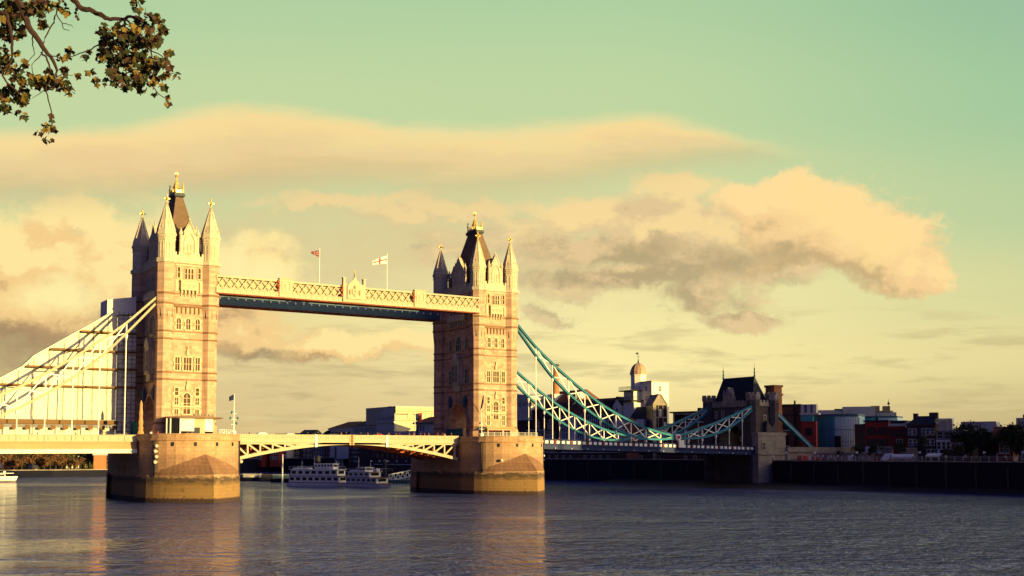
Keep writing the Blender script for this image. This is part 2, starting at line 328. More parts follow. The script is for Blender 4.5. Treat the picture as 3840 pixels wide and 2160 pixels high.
def tidal_granite():
    mt = bpy.data.materials.new('tidal granite'); mt.use_nodes = True
    t = mt.node_tree; t.nodes.clear(); N = Nx(t)
    out = t.nodes.new('ShaderNodeOutputMaterial'); p = t.nodes.new('ShaderNodeBsdfPrincipled')
    t.links.new(p.outputs[0], out.inputs[0]); p.inputs['Roughness'].default_value = 0.8
    geo = t.nodes.new('ShaderNodeNewGeometry'); sx = t.nodes.new('ShaderNodeSeparateXYZ')
    t.links.new(geo.outputs['Position'], sx.inputs[0]); X, Y, Z = sx.outputs
    v = N.vec(X, Y, Z); vs = N.vec(X, Y, N.mul(Z, 0.25))
    n1 = N.noise(v, 0.35, 5, 0.65); n2 = N.noise(v, 2.2, 4, 0.6); n3 = N.noise(vs, 0.7, 4, 0.6)
    b = t.nodes.new('ShaderNodeTexBrick'); t.links.new(N.vec(N.add(N.mul(X, 1.0), N.mul(Y, 0.8)), Z), b.inputs['Vector'])
    b.inputs['Color1'].default_value = (1, 1, 1, 1); b.inputs['Color2'].default_value = (0.84, 0.84, 0.84, 1); b.inputs['Mortar'].default_value = (0.62, 0.62, 0.62, 1)
    b.inputs['Scale'].default_value = 1; b.inputs['Brick Width'].default_value = 2.3; b.inputs['Row Height'].default_value = 0.78; b.inputs['Mortar Size'].default_value = 0.028
    c = N.mix(N.smooth(0.35, 0.65, n1), (0.54, 0.315, 0.165), (0.44, 0.25, 0.125))
    c = N.mix(N.mul(N.smooth(0.55, 0.72, n3), 0.55), c, (0.20, 0.105, 0.06))
    zz = N.add(Z, N.mul(N.sub(n1, 0.5), 2.6))
    zw = N.add(Z, N.mul(N.sub(n2, 0.5), 1.0))
    # tide marks: soft brown below the cap, a ragged green weed line, ochre silt, black foot
    c = N.mix(N.mul(N.mul(N.smooth(11.0, 9.0, zz), N.smooth(6.2, 7.2, zz)), 0.45), c, (0.24, 0.13, 0.075))
    c = N.mix(N.smooth(4.9, 4.3, zz), c, N.mix(N.smooth(0.4, 0.6, n2), (0.36, 0.20, 0.055), (0.27, 0.155, 0.06)))
    n4 = N.noise(N.vec(N.mul(X, 0.5), N.mul(Y, 0.5), N.mul(Z, 1.6)), 1.1, 6, 0.7)
    zq = N.add(Z, N.mul(N.sub(n4, 0.5), 3.0))
    weed = N.mul(N.smooth(5.7, 5.1, zq), N.smooth(3.4, 4.9, zq))
    c = N.mix(N.mul(weed, 0.88), c, (0.048, 0.034, 0.016))
    c = N.mix(N.smooth(1.15, 0.75, zw), c, (0.055, 0.028, 0.02))
    mm = t.nodes.new('ShaderNodeMix'); mm.data_type = 'RGBA'; mm.blend_type = 'MULTIPLY'; mm.inputs[0].default_value = 1
    t.links.new(c, mm.inputs[6]); t.links.new(b.outputs['Color'], mm.inputs[7])
    vm = t.nodes.new('ShaderNodeVectorMath'); vm.operation = 'SCALE'
    t.links.new(mm.outputs[2], vm.inputs[0]); t.links.new(N.add(0.62, N.mul(n2, 0.76)), vm.inputs['Scale'])
    t.links.new(vm.outputs[0], p.inputs['Base Color'])
    bp = t.nodes.new('ShaderNodeBump'); bp.inputs['Strength'].default_value = 0.5; bp.inputs['Distance'].default_value = 0.1
    t.links.new(n2, bp.inputs['Height']); t.links.new(bp.outputs[0], p.inputs['Normal'])
    return mt
M['tidal'] = tidal_granite()

def water_mat():
    mt = bpy.data.materials.new('river water'); mt.use_nodes = True
    t = mt.node_tree; t.nodes.clear(); N = Nx(t)
    out = t.nodes.new('ShaderNodeOutputMaterial'); p = t.nodes.new('ShaderNodeBsdfPrincipled')
    t.links.new(p.outputs[0], out.inputs[0])
    p.inputs['Base Color'].default_value = (0.050, 0.070, 0.22, 1); p.inputs['Roughness'].default_value = 0.05
    p.inputs['IOR'].default_value = 1.33; p.inputs['Specular Tint'].default_value = (0.88, 0.79, 1.0, 1)
    geo = t.nodes.new('ShaderNodeNewGeometry'); sx = t.nodes.new('ShaderNodeSeparateXYZ')
    t.links.new(geo.outputs['Position'], sx.inputs[0]); X, Y, Z = sx.outputs
    # wave fronts lie across the wind, which blows down the river
    a = R(30); c, s = math.cos(a), math.sin(a)
    P = N.add(N.mul(X, c), N.mul(Y, -s)); Q = N.add(N.mul(X, s), N.mul(Y, c))
    h0 = N.noise(N.vec(N.mul(P, 1.35), Q, 2.0), 0.24, 4, 0.6, 0.8)
    h1 = N.noise(N.vec(N.mul(P, 1.25), Q, 0.0), 0.5, 3, 0.6, 0.5)
    h2 = N.noise(N.vec(N.mul(P, 0.7), Q, 4.0), 2.2, 3, 0.6, 0.4)
    pat = N.noise(N.vec(N.mul(P, 0.45), Q, 9.0), 0.035, 6, 0.66, 0.6)      # wind patches
    shel = N.smooth(-35.0, 45.0, N.add(N.mul(N.sub(X, CAM.x), math.cos(YAW)), N.mul(N.sub(Y, CAM.y), -math.sin(YAW))))
    k = N.add(N.mul(N.smooth(0.40, 0.60, pat), 0.85), N.mul(shel, 0.65))
    h = N.add(N.mul(h0, N.add(0.42, N.mul(k, 1.25))), N.add(N.mul(h1, N.add(0.30, N.mul(k, 0.95))), N.mul(h2, N.add(0.06, N.mul(k, 0.14)))))
    bp = t.nodes.new('ShaderNodeBump'); bp.inputs['Strength'].default_value = 1.0; bp.inputs['Distance'].default_value = 0.85
    t.links.new(h, bp.inputs['Height']); t.links.new(bp.outputs[0], p.inputs['Normal'])
    return mt
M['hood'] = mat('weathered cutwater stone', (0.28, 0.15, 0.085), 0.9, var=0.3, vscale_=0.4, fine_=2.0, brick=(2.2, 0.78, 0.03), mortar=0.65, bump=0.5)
M['water'] = water_mat()

# ------------------------------------------------------------------ helpers
def V(*a): return Vector(a)
class MB:
    """collects shapes and links them as ONE mesh object"""
    def __init__(s): s.v = []; s.f = []; s.m = []
    def add(s, vs, fs, m=0):
        n = len(s.v); s.v += [tuple(q) for q in vs]
        for f in fs: s.f.append([i+n for i in f]); s.m.append(m)
    def box(s, x0, y0, z0, x1, y1, z1, m=0):
        vs = [(x, y, z) for z in (z0, z1) for y in (y0, y1) for x in (x0, x1)]
        s.add(vs, [(0, 2, 3, 1), (4, 5, 7, 6), (0, 1, 5, 4), (2, 6, 7, 3), (0, 4, 6, 2), (1, 3, 7, 5)], m)
    def prism(s, poly, z0, z1, m=0):
        n = len(poly); vs = [(x, y, z0) for x, y in poly]+[(x, y, z1) for x, y in poly]
        s.add(vs, [list(range(n))[::-1], list(range(n, 2*n))]+[(i, (i+1) % n, n+(i+1) % n, n+i) for i in range(n)], m)
    def loft(s, rings, m=0, cap0=True, cap1=True, closed=True):
        n = len(rings[0]); vs = [p for r in rings for p in r]; fs = []
        for k in range(len(rings)-1):
            for i in range(n if closed else n-1):
                j = (i+1) % n; fs.append((k*n+i, k*n+j, (k+1)*n+j, (k+1)*n+i))
        if cap0: fs.append(list(range(n))[::-1])
        if cap1: fs.append(list(range((len(rings)-1)*n, len(rings)*n)))
        s.add(vs, fs, m)
    def lathe(s, c, prof, n=12, m=0, rot=0.0, sx=1.0, sy=1.0):
        s.loft([[(c[0]+sx*r*math.cos(rot+2*math.pi*i/n), c[1]+sy*r*math.sin(rot+2*math.pi*i/n), c[2]+z) for i in range(n)] for r, z in prof], m)
    def oct(s, x, y, prof, m=0): s.lathe((x, y, 0), prof, 8, m, math.pi/8)
    def tube(s, pts, r, n=6, m=0):
        pts = [Vector(p) for p in pts]; rs = r if isinstance(r, (list, tuple)) else [r]*len(pts); rings = []
        for i, p in enumerate(pts):
            d = (pts[min(i+1, len(pts)-1)]-pts[max(i-1, 0)]).normalized()
            a = d.cross(V(0, 0, 1)) if abs(d.z) < 0.95 else d.cross(V(1, 0, 0))
            a.normalize(); b = d.cross(a)
            rings.append([p+(a*math.cos(2*math.pi*k/n)+b*math.sin(2*math.pi*k/n))*rs[i] for k in range(n)])
        s.loft(rings, m)
    def beam(s, p, q, w, h, m=0):
        p = Vector(p); q = Vector(q); d = (q-p).normalized()
        a = d.cross(V(0, 0, 1)) if abs(d.z) < 0.98 else V(0, 1, 0)
        a.normalize(); b = a.cross(d)
        off = [(-w/2, -h/2), (w/2, -h/2), (w/2, h/2), (-w/2, h/2)]
        s.loft([[p+a*x+b*y for x, y in off], [q+a*x+b*y for x, y in off]], m)
    def strip(s, pts, w, h, side, m=0):
        """box-section member along a polyline lying in a vertical plane; side = horizontal normal of that plane"""
        pts = [Vector(p) for p in pts]; rings = []
        for i, p in enumerate(pts):
            d = (pts[min(i+1, len(pts)-1)]-pts[max(i-1, 0)]).normalized(); b = side.cross(d)
            if b.z < 0: b = -b
            rings.append([p-side*w/2-b*h/2, p+side*w/2-b*h/2, p+side*w/2+b*h/2, p-side*w/2+b*h/2])
        s.loft(rings, m)
    def ball(s, c, r, n=10, m=0, sq=1.0):
        k = 6; s.lathe(c, [(max(r*math.sin(math.pi*i/k), 0.001), -r*sq*math.cos(math.pi*i/k)) for i in range(k+1)], n, m)
    def fbox(s, F, s0, s1, z0, z1, n0, n1, m=0):
        vs = [F(a, z, n) for z in (z0, z1) for n in (n0, n1) for a in (s0, s1)]
        s.add(vs, [(0, 2, 3, 1), (4, 5, 7, 6), (0, 1, 5, 4), (2, 6, 7, 3), (0, 4, 6, 2), (1, 3, 7, 5)], m)
    def fpoly(s, F, poly, n0, n1, m=0):
        n = len(poly); vs = [F(a, z, n1) for a, z in poly]+[F(a, z, n0) for a, z in poly]
        s.add(vs, [list(range(n)), list(range(n, 2*n))[::-1]]+[(i, n+i, n+(i+1) % n, (i+1) % n) for i in range(n)], m)
    def fring(s, F, outer, inner, n0, n1, m=0):
        """frame between two outlines of equal length"""
        n = len(outer)
        vs = [F(*p, n1) for p in outer]+[F(*p, n1) for p in inner]+[F(*p, n0) for p in outer]+[F(*p, n0) for p in inner]
        fs = []
        for i in range(n):
            j = (i+1) % n
            fs += [(i, j, n+j, n+i), (i, 2*n+i, 2*n+j, j), (n+i, n+j, 3*n+j, 3*n+i)]
        s.add(vs, fs, m)
    def build(s, name, mats, parent=None, smooth=False, loc=None):
        o0 = Vector(loc) if loc else V(0, 0, 0)
        p = parent
        while p is not None: o0 = o0+p.location; p = p.parent
        me = bpy.data.meshes.new(name)
        me.from_pydata([(x-o0.x, y-o0.y, z-o0.z) for x, y, z in s.v], [], s.f)
        for q in (mats if isinstance(mats, (list, tuple)) else [mats]): me.materials.append(M[q] if isinstance(q, str) else q)
        me.polygons.foreach_set('material_index', s.m)
        if smooth: me.polygons.foreach_set('use_smooth', [True]*len(s.f))
        me.validate(); me.update()
        o = bpy.data.objects.new(name, me); COL.objects.link(o)
        if parent: o.parent = parent
        elif loc: o.location = loc
        return o
def tag(o, label, cat, group=None):
    o['label'] = label; o['category'] = cat
    if group: o['group'] = group
    return o
def thing(name, label, cat, loc=(0, 0, 0), group=None):
    o = bpy.data.objects.new(name, None); COL.objects.link(o); o.location = loc
    o.empty_display_size = 0.5
    return tag(o, label, cat, group)
def structure(o): o['kind'] = 'structure'; return o
def kids(o): return [c for c in bpy.data.objects if c.parent == o]
def copy_tree(o, parent=None, _map=None):
    if _map is None:
        _map = {}
        for q in bpy.data.objects:
            if q.parent: _map.setdefault(q.parent.name, []).append(q)
    c = o.copy(); COL.objects.link(c)
    if parent: c.parent = parent
    for ch in _map.get(o.name, []): copy_tree(ch, c, _map)
    return c
def face(o, U, N):
    o = Vector(o); U = Vector(U); N = Vector(N)
    return lambda s, z, n=0.0: (o.x+U.x*s+N.x*n, o.y+U.y*s+N.y*n, o.z+z)
def arch_pts(w, h, rise, n=6, s=0.0, z=0.0, pointed=True):
    """closed outline of an opening w wide, h high, with an arched head"""
    pts = [(s-w/2, z), (s+w/2, z), (s+w/2, z+h-rise)]
    for i in range(1, 2*n):
        t = i/(2*n); x = w/2-w*t
        if pointed: y = rise*(1-abs(2*t-1)**1.6)**0.8
        else: y = rise*math.sqrt(max(0, 1-(2*t-1)**2))
        pts.append((s+x, z+h-rise+y))
    pts.append((s-w/2, z+h-rise)); return pts
def rect(s, z, w, h): return [(s-w/2, z), (s+w/2, z), (s+w/2, z+h), (s-w/2, z+h)]
def window(F, s, z, w, h, parent, frame='dress', glass='glassw', fw=0.28, lights=1, trans=1, sub=True, out=0.22, arched=0.0, quoin=False):
    """stone surround with mullions and transoms (part) round a pane (sub-part)"""
    b = MB()
    if arched:
        b.fring(F, arch_pts(w+2*fw, h+2*fw, arched+fw*0.6, 4, s, z-fw), arch_pts(w, h, arched, 4, s, z), -0.05, out)
    else:
        b.fring(F, rect(s, z-fw, w+2*fw, h+2*fw), rect(s, z, w, h), -0.05, out)
    if quoin:
        k = max(2, int(h/0.8))
        for i in range(k):
            if i % 2 == 0:
                for sg in (-1, 1):
                    a = s+sg*(w/2+fw); b.fbox(F, min(a, a+sg*0.28), max(a, a+sg*0.28), z+i*h/k, z+(i+0.85)*h/k, -0.05, out-0.03)
    for i in range(1, lights):
        x = s-w/2+w*i/lights; b.fbox(F, x-0.07, x+0.07, z, z+h-arched*0.5, -0.03, out-0.06)
    for i in range(1, trans+1):
        y = z+h*i/(trans+1); b.fbox(F, s-w/2, s+w/2, y-0.06, y+0.06, -0.03, out-0.08)
    g = MB(); q = arch_pts(w-0.01, h-0.01, arched, 4, s, z+0.005) if arched else rect(s, z+0.005, w-0.01, h-0.01)
    if sub:
        o = b.build('window', frame, parent); g.fpoly(F, q, -0.02, 0.035); g.build('pane', glass, o)
    else:
        n0 = len(b.f); b.fpoly(F, q, -0.02, 0.035, 1); o = b.build('window', [frame, glass], parent)
    return o
# a spot on the ground plan, found from a pixel column and a distance measured along the heading of the camera
HF = V(math.sin(YAW), math.cos(YAW), 0); HR = V(math.cos(YAW), -math.sin(YAW), 0)
def pray(px, py): return _f+_r2*((px-1920)/FPX)-_u2*((py-CYPX)/FPX)
def at(px, py, D):
    d = pray(px, py); t = D/d.dot(HF); return CAM+d*t
def gp(px, D): q = at(px, 1690, D); return V(q.x, q.y, 0)
def zz(py, D, px=1920): return at(px, py, D).z
ORD = ['first', 'second', 'third', 'fourth', 'fifth', 'sixth', 'seventh', 'eighth', 'ninth', 'tenth', 'eleventh', 'twelfth', 'thirteenth', 'fourteenth', 'fifteenth', 'sixteenth', 'seventeenth', 'eighteenth', 'nineteenth', 'twentieth', 'twenty-first', 'twenty-second', 'twenty-third', 'twenty-fourth', 'twenty-fifth', 'twenty-sixth', 'twenty-seventh', 'twenty-eighth']

# ------------------------------------------------------------------ the setting: river and banks
b = MB(); b.add([(-4000, -2500, 0), (4000, -2500, 0), (4000, 4500, 0), (-4000, 4500, 0)], [(0, 1, 2, 3)])
structure(b.build('river', 'water'))
b = MB(); b.add([(-5000, -3000, -4), (5000, -3000, -4), (5000, 6000, -4), (-5000, 6000, -4)], [(0, 1, 2, 3)])
structure(b.build('river_bed', 'mud'))
shore = [(182, -1500), (182, -400), (182, 322)]
for px, D in ((1010, 655), (880, 640), (640, 560), (420, 535), (200, 520), (-150, 505), (-900, 500)):
    q = gp(px, D); shore.append((q.x, q.y))
shore.append((-700, 420))
GZ = 7.3
b = MB()
b.prism(shore[:6]+[(shore[5][0]+30, 1200), (4500, 3000), (4500, -1500)], -4, GZ)
structure(b.build('south_bank', 'paving'))
b = MB(); b.prism(shore[5:]+[(-3000, 420), (-3000, 5000), (4500, 5000), (shore[5][0]+30, 1200)], -4, 2.7); structure(b.build('far_bank', 'grass'))
b = MB(); nb = [(-60, -1500), (-77, -270), (-79.5, -256), (-82, -240), (-93, -150), (-93, 330), (-300, 380), (-3000, 400), (-3000, -1500)]
b.prism(nb, -4, 8.65); structure(b.build('north_bank', 'paving'))
# sloping foreshore left bare by the low tide
b = MB(); fx = [(166, 60), (158, 20), (160, -25), (170, -60), (178, -100), (181, -160)]
top_ = [(182.5, y) for _, y in fx]
vs = [(x, y, -0.15) for x, y in fx]+[(x, y, 1.5) for x, y in top_]
b.add(vs, [(i, i+1, 7+i, 6+i) for i in range(5)]); structure(b.build('foreshore', 'mud'))
# river wall along the south bank, with its coping
def wall_strip(name, pts, z0, z1, th, mt, label, cat='wall'):
    t = thing(name, label, cat, (pts[0][0], pts[0][1], 0))
    for nm, a, c, w, mm in (('face', z0, z1, th, mt), ('coping', z1, z1+0.35, th+0.3, 'ston2')):
        q = MB(); ring = []
        for i, p in enumerate(pts):
            p = V(*p); d = (V(*pts[min(i+1, len(pts)-1)])-V(*pts[max(i-1, 0)])); d.normalize(); n = V(d.y, -d.x)
            ring.append([(p.x-n.x*w/2, p.y-n.y*w/2, a), (p.x+n.x*w/2, p.y+n.y*w/2, a), (p.x+n.x*w/2, p.y+n.y*w/2, c), (p.x-n.x*w/2, p.y-n.y*w/2, c)])
        q.loft(ring); q.build(nm, mm, t)
    return t
wall_strip('river_wall', [(181.4, -330), (181.4, -14)], -2, 7.9, 1.0, 'wallshade', 'dark stone river wall along the water right of the abutment tower')
wall_strip('river_wall', [(181.4, 16), (181.4, 321.5)], -2, 8.0, 1.0, 'wallshade', 'dark river wall under the teal chain span, left of the abutment')
wall_strip('river_wall', shore[2:6], -2, 7.6, 1.0, 'wallshade', 'distant dark quay wall below the wharf blocks under the opening span')
wall_strip('river_wall', shore[5:-1], -2, 3.0, 1.0, 'wallshade', 'distant dark quay wall on the far bank under the white deck')

for rw, ys in ((0, range(-112, -20, 9)), (1, range(24, 310, 14))):
    rt = [o for o in bpy.data.objects if o.name.startswith('river_wall') and o.parent is None][rw]
    for i, y in enumerate(ys):
        b = MB()
        if i % 3 == 1:                                         # iron ladder
            for q in (-0.25, 0.25): b.box(180.70, y+q-0.04, -1, 180.78, y+q+0.04, 8.6)
            for k in range(18): b.box(180.71, y-0.25, 0.2+k*0.45, 180.77, y+0.25, 0.26+k*0.45)
            b.build('ladder', 'pole', rt)
        else: b.box(180.55, y-0.2, -2, 180.9, y+0.2, 7.0); b.build('fender_timber', 'brickdark', rt)
t = thing('quay_railing', 'pale blue-grey railing along the top of the river wall right of the gatehouse', 'railing', (181.4, -60, 8.25))
b = MB(); [b.box(181.2, -330, z, 181.28, -16, z+0.06) for z in (8.7, 9.05, 9.4)]; b.build('rail', 'render', t)
b = MB(); [b.box(181.18, -16-2.5*k, 8.2, 181.3, -15.9-2.5*k, 9.46) for k in range(126)]; o = b.build('post', 'render', t)

# ------------------------------------------------------------------ piers
SP = 82.3
PZ = 13.6
def make_pier(x0, label):
    t = thing('bridge_pier', label, 'pier', (x0, 0, 0))
    def plan(r, yc, n=16):
        pts = [(x0+r*math.sin(a), -yc-r*math.cos(a)) for a in [(-90+180*i/n)*math.pi/180 for i in range(n+1)]]
        return pts+[(2*x0-x, -y) for x, y in pts]
    def ring(r, z): return [(x, y, z) for x, y in plan(r, 14)]
    b = MB(); b.loft([ring(10.65, -3.5), ring(10.6, 6), ring(10.5, PZ)]); b.build('wall', 'tidal', t)
    b = MB(); n = len(plan(1, 14))
    o, i_ = ring(10.78, PZ-0.45), ring(10.0, PZ-0.45)
    b.loft([ring(10.5, PZ-0.45), ring(10.85, PZ-0.4), ring(10.85, PZ-0.05), ring(10.55, PZ), ring(10.55, PZ+0.85), ring(10.68, PZ+0.9), ring(10.68, PZ+1.1), ring(9.9, PZ+1.1), ring(9.9, PZ+0.02)], cap0=False, cap1=False)
    b.build('parapet', 'tidal', t)
    for sg in (-1, 1):
        b = MB(); low, hi, bat = [], [], []
        K = 24
        for k in range(K+1):
            q = -1+2*k/K; a = math.asin(max(-1, min(1, q*0.985)))
            x = 11.5*q; y = 12+18.2*(1-abs(q))**0.52 if abs(q) < 1 else 12
            y = max(y, 12)
            low.append((x0+x, sg*y, -3.5)); bat.append((x0+x*0.985, sg*(y-0.15), 5.7+0.3*(1-abs(q))))
            hi.append((x0+10.58*math.sin(a), sg*(14+10.58*math.cos(a)), 5.9+4.4*(1-abs(q))**0.85))
        mid = [((p[0]+h[0])/2, (p[1]+h[1])/2, p[2]*0.48+h[2]*0.52) for p, h in zip(bat, hi)]
        b.loft([low, bat], closed=False, cap0=False, cap1=False); cw = b.build('cutwater', 'tidal', t)
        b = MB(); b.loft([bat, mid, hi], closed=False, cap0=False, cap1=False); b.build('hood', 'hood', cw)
    b = MB()
    for a in (-38, -12, 14, 40):
        a = R(a); x, y = x0+10.5*math.sin(a), -14-10.5*math.cos(a); d = V(math.sin(a), -math.cos(a), 0); u = V(math.cos(a), math.sin(a), 0)
        F = face((x, y, 0), u, d); b.fbox(F, -0.3, 0.3, 12.0, 12.85, -0.3, 0.09)
    b.build('scupper', 'iron', t)
    for a in (-62, 62):                                        # iron ladders down the rounded end
        a = R(a); d = V(math.sin(a), -math.cos(a), 0); u = V(math.cos(a), math.sin(a), 0); c = V(x0, -14, 0)+d*10.5; F = face((c.x, c.y, 0), u, d); b = MB()
        for q in (-0.28, 0.28): b.fbox(F, q-0.05, q+0.05, 5.5, 13.4, 0.1, 0.3)
        for k in range(17): b.fbox(F, -0.28, 0.28, 5.7+k*0.45, 5.77+k*0.45, 0.15, 0.25)
        b.build('ladder', 'iron', t)
    return t
pierL = make_pier(0, 'nearer granite bridge pier with pointed cutwater under the left tower')
pierR = make_pier(SP, 'farther granite bridge pier with pointed cutwater under the right tower')

# ------------------------------------------------------------------ towers
def make_tower():
    t = thing('bridge_tower', 'gothic stone bridge tower nearer the viewer, beside the sheeted scaffold', 'tower', (0, 0, PZ))
    A, B = 5.1, 9.9
    # main body with the road arch through it
    b = MB()
    for sg in (-1, 1):
        b.box(-5.0, min(sg*4.7, sg*10.6), PZ, 5.0, max(sg*4.7, sg*10.6), 26.0)
    b.box(-5.0, -10.6, 26.0, 5.0, 10.6, 44.0)
    for sg in (-1, 1):
        F = face((sg*5.0, 0, 0), (0, sg, 0), (sg, 0, 0))
        poly = [(-4.69, 18.6)]
        for i in range(0, 17):
            q = -1+2*i/16; poly.append((4.68*q, 18.6+5.2*(1-abs(q)**1.9)**0.72 if abs(q) < 1 else 18.6))
        poly += [(4.69, 18.6), (4.69, 25.99), (-4.69, 25.99)]
        b.fpoly(F, poly, -2.0, -0.02)
    b.build('wall', 'stone', t)
    b = MB(); b.box(-5.1, -10.7, 44.0, 5.1, 10.7, 53.6); b.build('upper_wall', 'stone', t)
    for sg in (-1, 1):                                        # arch mouldings
        F = face((sg*5.0, 0, 0), (0, sg, 0), (sg, 0, 0)); b = MB()
        def arc(w, h): return [(w*(-1+i/8), 18.6+h*max(0, 1-abs(-1+i/8)**1.9)**0.72) for i in range(17)]
        for w, h, n in ((5.5, 6.3, 0.25), (4.95, 5.6, 0.4)):
            o = [(-w, PZ)]+arc(w, h)+[(w, PZ)]; i_ = [(-w+0.42, PZ)]+arc(w-0.42, h-0.45)+[(w-0.42, PZ)]
            b.fring(F, o, i_, -0.05, n)
        b.build('arch_moulding', 'stone', t)
    # corner turrets
    for sx in (-1, 1):
        for sy in (-1, 1):
            x, y = sx*A, sy*B
            b = MB()
            b.oct(x, y, [(2.15, PZ), (2.15, 16.4), (1.82, 17.0), (1.80, 40.2), (2.12, 43.8), (2.12, 53.5)])
            for k in range(8):                                # gun-loops on the corbel
                a = k*math.pi/4
                d = V(math.cos(a), math.sin(a), 0); u = V(-math.sin(a), math.cos(a), 0)
            tr = b.build('turret', 'stone', t)
            g = MB()
            for k in range(8):
                a = k*math.pi/4; d = V(math.cos(a), math.sin(a), 0); u = V(-math.sin(a), math.cos(a), 0)
                F = face((x, y, 0), u, d)
                g.fpoly(F, [(-0.14, 42.9), (-0.04, 42.9), (0.16, 41.0), (0.10, 41.0)], 1.6, 1.88)
            g.build('arrow_slit', 'iron', tr)
            b = MB(); b.oct(x, y, [(2.02, 53.5), (2.02, 58.2), (2.14, 58.4), (2.14, 58.7), (2.02, 58.8), (2.02, 59.1), (2.32, 59.5), (2.32, 59.9)])
            for k in range(8):
                a = k*math.pi/4; d = V(math.cos(a), math.sin(a), 0); u = V(-math.sin(a), math.cos(a), 0); F = face((x, y, 0), u, d)
                for q in (-0.36, 0.36): b.fbox(F, q-0.07, q+0.07, 54.2, 57.8, 1.7, 1.97)
                b.fbox(F, -0.66, 0.66, 58.9, 59.5, 1.8, 2.02)
            b.build('turret_head', 'pale', tr)
            b = MB(); b.oct(x, y, [(2.24, 59.9), (2.0, 60.8), (0.30, 66.5), (0.22, 66.7)])
            for k in range(8):
                a = math.pi/8+k*math.pi/4
                b.beam((x+2.02*math.cos(a), y+2.02*math.sin(a), 60.7), (x+0.26*math.cos(a), y+0.26*math.sin(a), 66.6), 0.14, 0.14)
                a = k*math.pi/4; d = V(math.cos(a), math.sin(a), 0); u = V(-math.sin(a), math.cos(a), 0); F = face((x, y, 0), u, d)
                b.fpoly(F, [(-0.34, 60.3), (0.34, 60.3), (0, 61.5)], 1.4, 1.86)
            b.build('spire', 'pale', tr)
            b = MB(); b.lathe((x, y, 0), [(0.24, 66.6), (0.34, 66.8), (0.14, 67.0), (0.12, 68.9), (0.02, 69.2)], 8)
            for d in ((1, 0), (0, 1)):
                b.box(x-0.62*d[0]-0.1, y-0.62*d[1]-0.1, 67.75, x+0.62*d[0]+0.1, y+0.62*d[1]+0.1, 68.02)
                for sg in (-1, 1): b.ball((x+sg*0.66*d[0], y+sg*0.66*d[1], 67.88), 0.2, 6)
            b.ball((x, y, 67.9), 0.32, 8); b.build('finial', 'gold', tr)
    # string courses round body and turrets
    for z, h, pr in ((17.0, 0.35, 0.12), (26.9, 0.2, 0.14), (28.5, 0.2, 0.16), (36.0, 0.2, 0.14), (37.7, 0.2, 0.16), (43.9, 0.22, 0.16), (46.2, 0.22, 0.2), (53.3, 0.75, 0.34)):
        b = MB(); e = 0.1 if z > 43 else 0.0
        if z > 20: b.box(-5.0-e-pr, -10.6-e-pr, z, 5.0+e+pr, 10.6+e+pr, z+h)
        r = (1.82 if z < 40 else 2.12)+pr
        for sx in (-1, 1):
            for sy in (-1, 1): b.oct(sx*A, sy*B, [(r-0.1, z-0.12), (r, z+0.02), (r, z+h-0.02), (r-0.15, z+h+0.1)])
        b.build('string_course', 'pale' if z > 53 else 'string', t)
    # parapets between the turrets
    for sg in (-1, 1):
        for F, L in ((face((0, sg*10.75, 0), (1, 0, 0), (0, sg, 0)), 3.4), (face((sg*5.15, 0, 0), (0, 1, 0), (sg, 0, 0)), 8.2)):
            b = MB(); b.fbox(F, -L, L, 54.05, 55.2, -0.5, 0.0); s = -L
            while s < L-0.3:
                b.fbox(F, s, min(s+0.55, L), 55.2, 55.85, -0.45, -0.03); s += 1.05
            b.build('parapet', 'pale', t)
    # gables
    for nm, F, w, top, lights in (('front', face((0, -10.72, 0), (1, 0, 0), (0, -1, 0)), 2.1, 63.0, 3), ('back', face((0, 10.72, 0), (-1, 0, 0), (0, 1, 0)), 2.1, 63.0, 3),
                                  ('w', face((-5.12, 0, 0), (0, -1, 0), (-1, 0, 0)), 3.3, 63.4, 2), ('e', face((5.12, 0, 0), (0, 1, 0), (1, 0, 0)), 3.3, 63.4, 2)):
        b = MB(); deep = 4.6 if w < 3 else 2.6
        sh = 59.6
        poly = [(-w, 54.0), (w, 54.0), (w, 57.6), (w*0.86, 57.9), (w*0.86, sh), (w*0.64, sh+0.2), (w*0.60, sh+0.9), (0.22, top), (-0.22, top), (-w*0.60, sh+0.9), (-w*0.64, sh+0.2), (-w*0.86, sh), (-w*0.86, 57.9), (-w, 57.6)]
        b.fpoly(F, poly, -0.8, 0.06)
        b.fpoly(F, [(-w*0.6, 54.0), (w*0.6, 54.0), (w*0.6, sh+0.5), (0, top-0.5), (-w*0.6, sh+0.5)], -deep, -0.7, 1)
        for sg in (-1, 1):
            p0 = F(sg*w*0.93, 57.0, -0.2); b.oct(p0[0], p0[1], [(0.32, 55.0), (0.32, 59.9), (0.44, 60.0), (0.44, 60.2), (0.05, 61.6)])
            b.fring(F, [(sg*w*0.62, sh+0.6), (sg*w*0.62+sg*0.14, sh+0.9), (0, top+0.35), (0, top+0.05)], [(sg*w*0.55, sh+0.6), (sg*w*0.56, sh+0.8), (0, top-0.25), (0, top-0.4)], 0.0, 0.16)
        pk = F(0, top, -0.3); b.lathe((pk[0], pk[1], 0), [(0.3, top-0.1), (0.16, top+0.3), (0.25, top+0.5), (0.05, top+1.0)], 6)
        gb = b.build('gable', ['pale', 'slate'], t)
        b = MB(); b.fring(F, arch_pts(2*w*0.62, 4.9, 2.2, 5, 0, 55.6), arch_pts(2*w*0.62-0.34, 4.6, 2.1, 5, 0, 55.75), 0.0, 0.24); b.build('blind_arch', 'pale', gb)
        if lights == 3:
            for s in (-0.72, 0, 0.72): window(F, s, 55.9, 0.44, 2.0, gb, fw=0.12, trans=1, sub=False, out=0.16, arched=0.4)
        else:
            for s in (-1.1, 1.1): window(F, s, 55.7, 0.8, 2.9, gb, fw=0.18, trans=1, sub=False, out=0.16, arched=0.5)
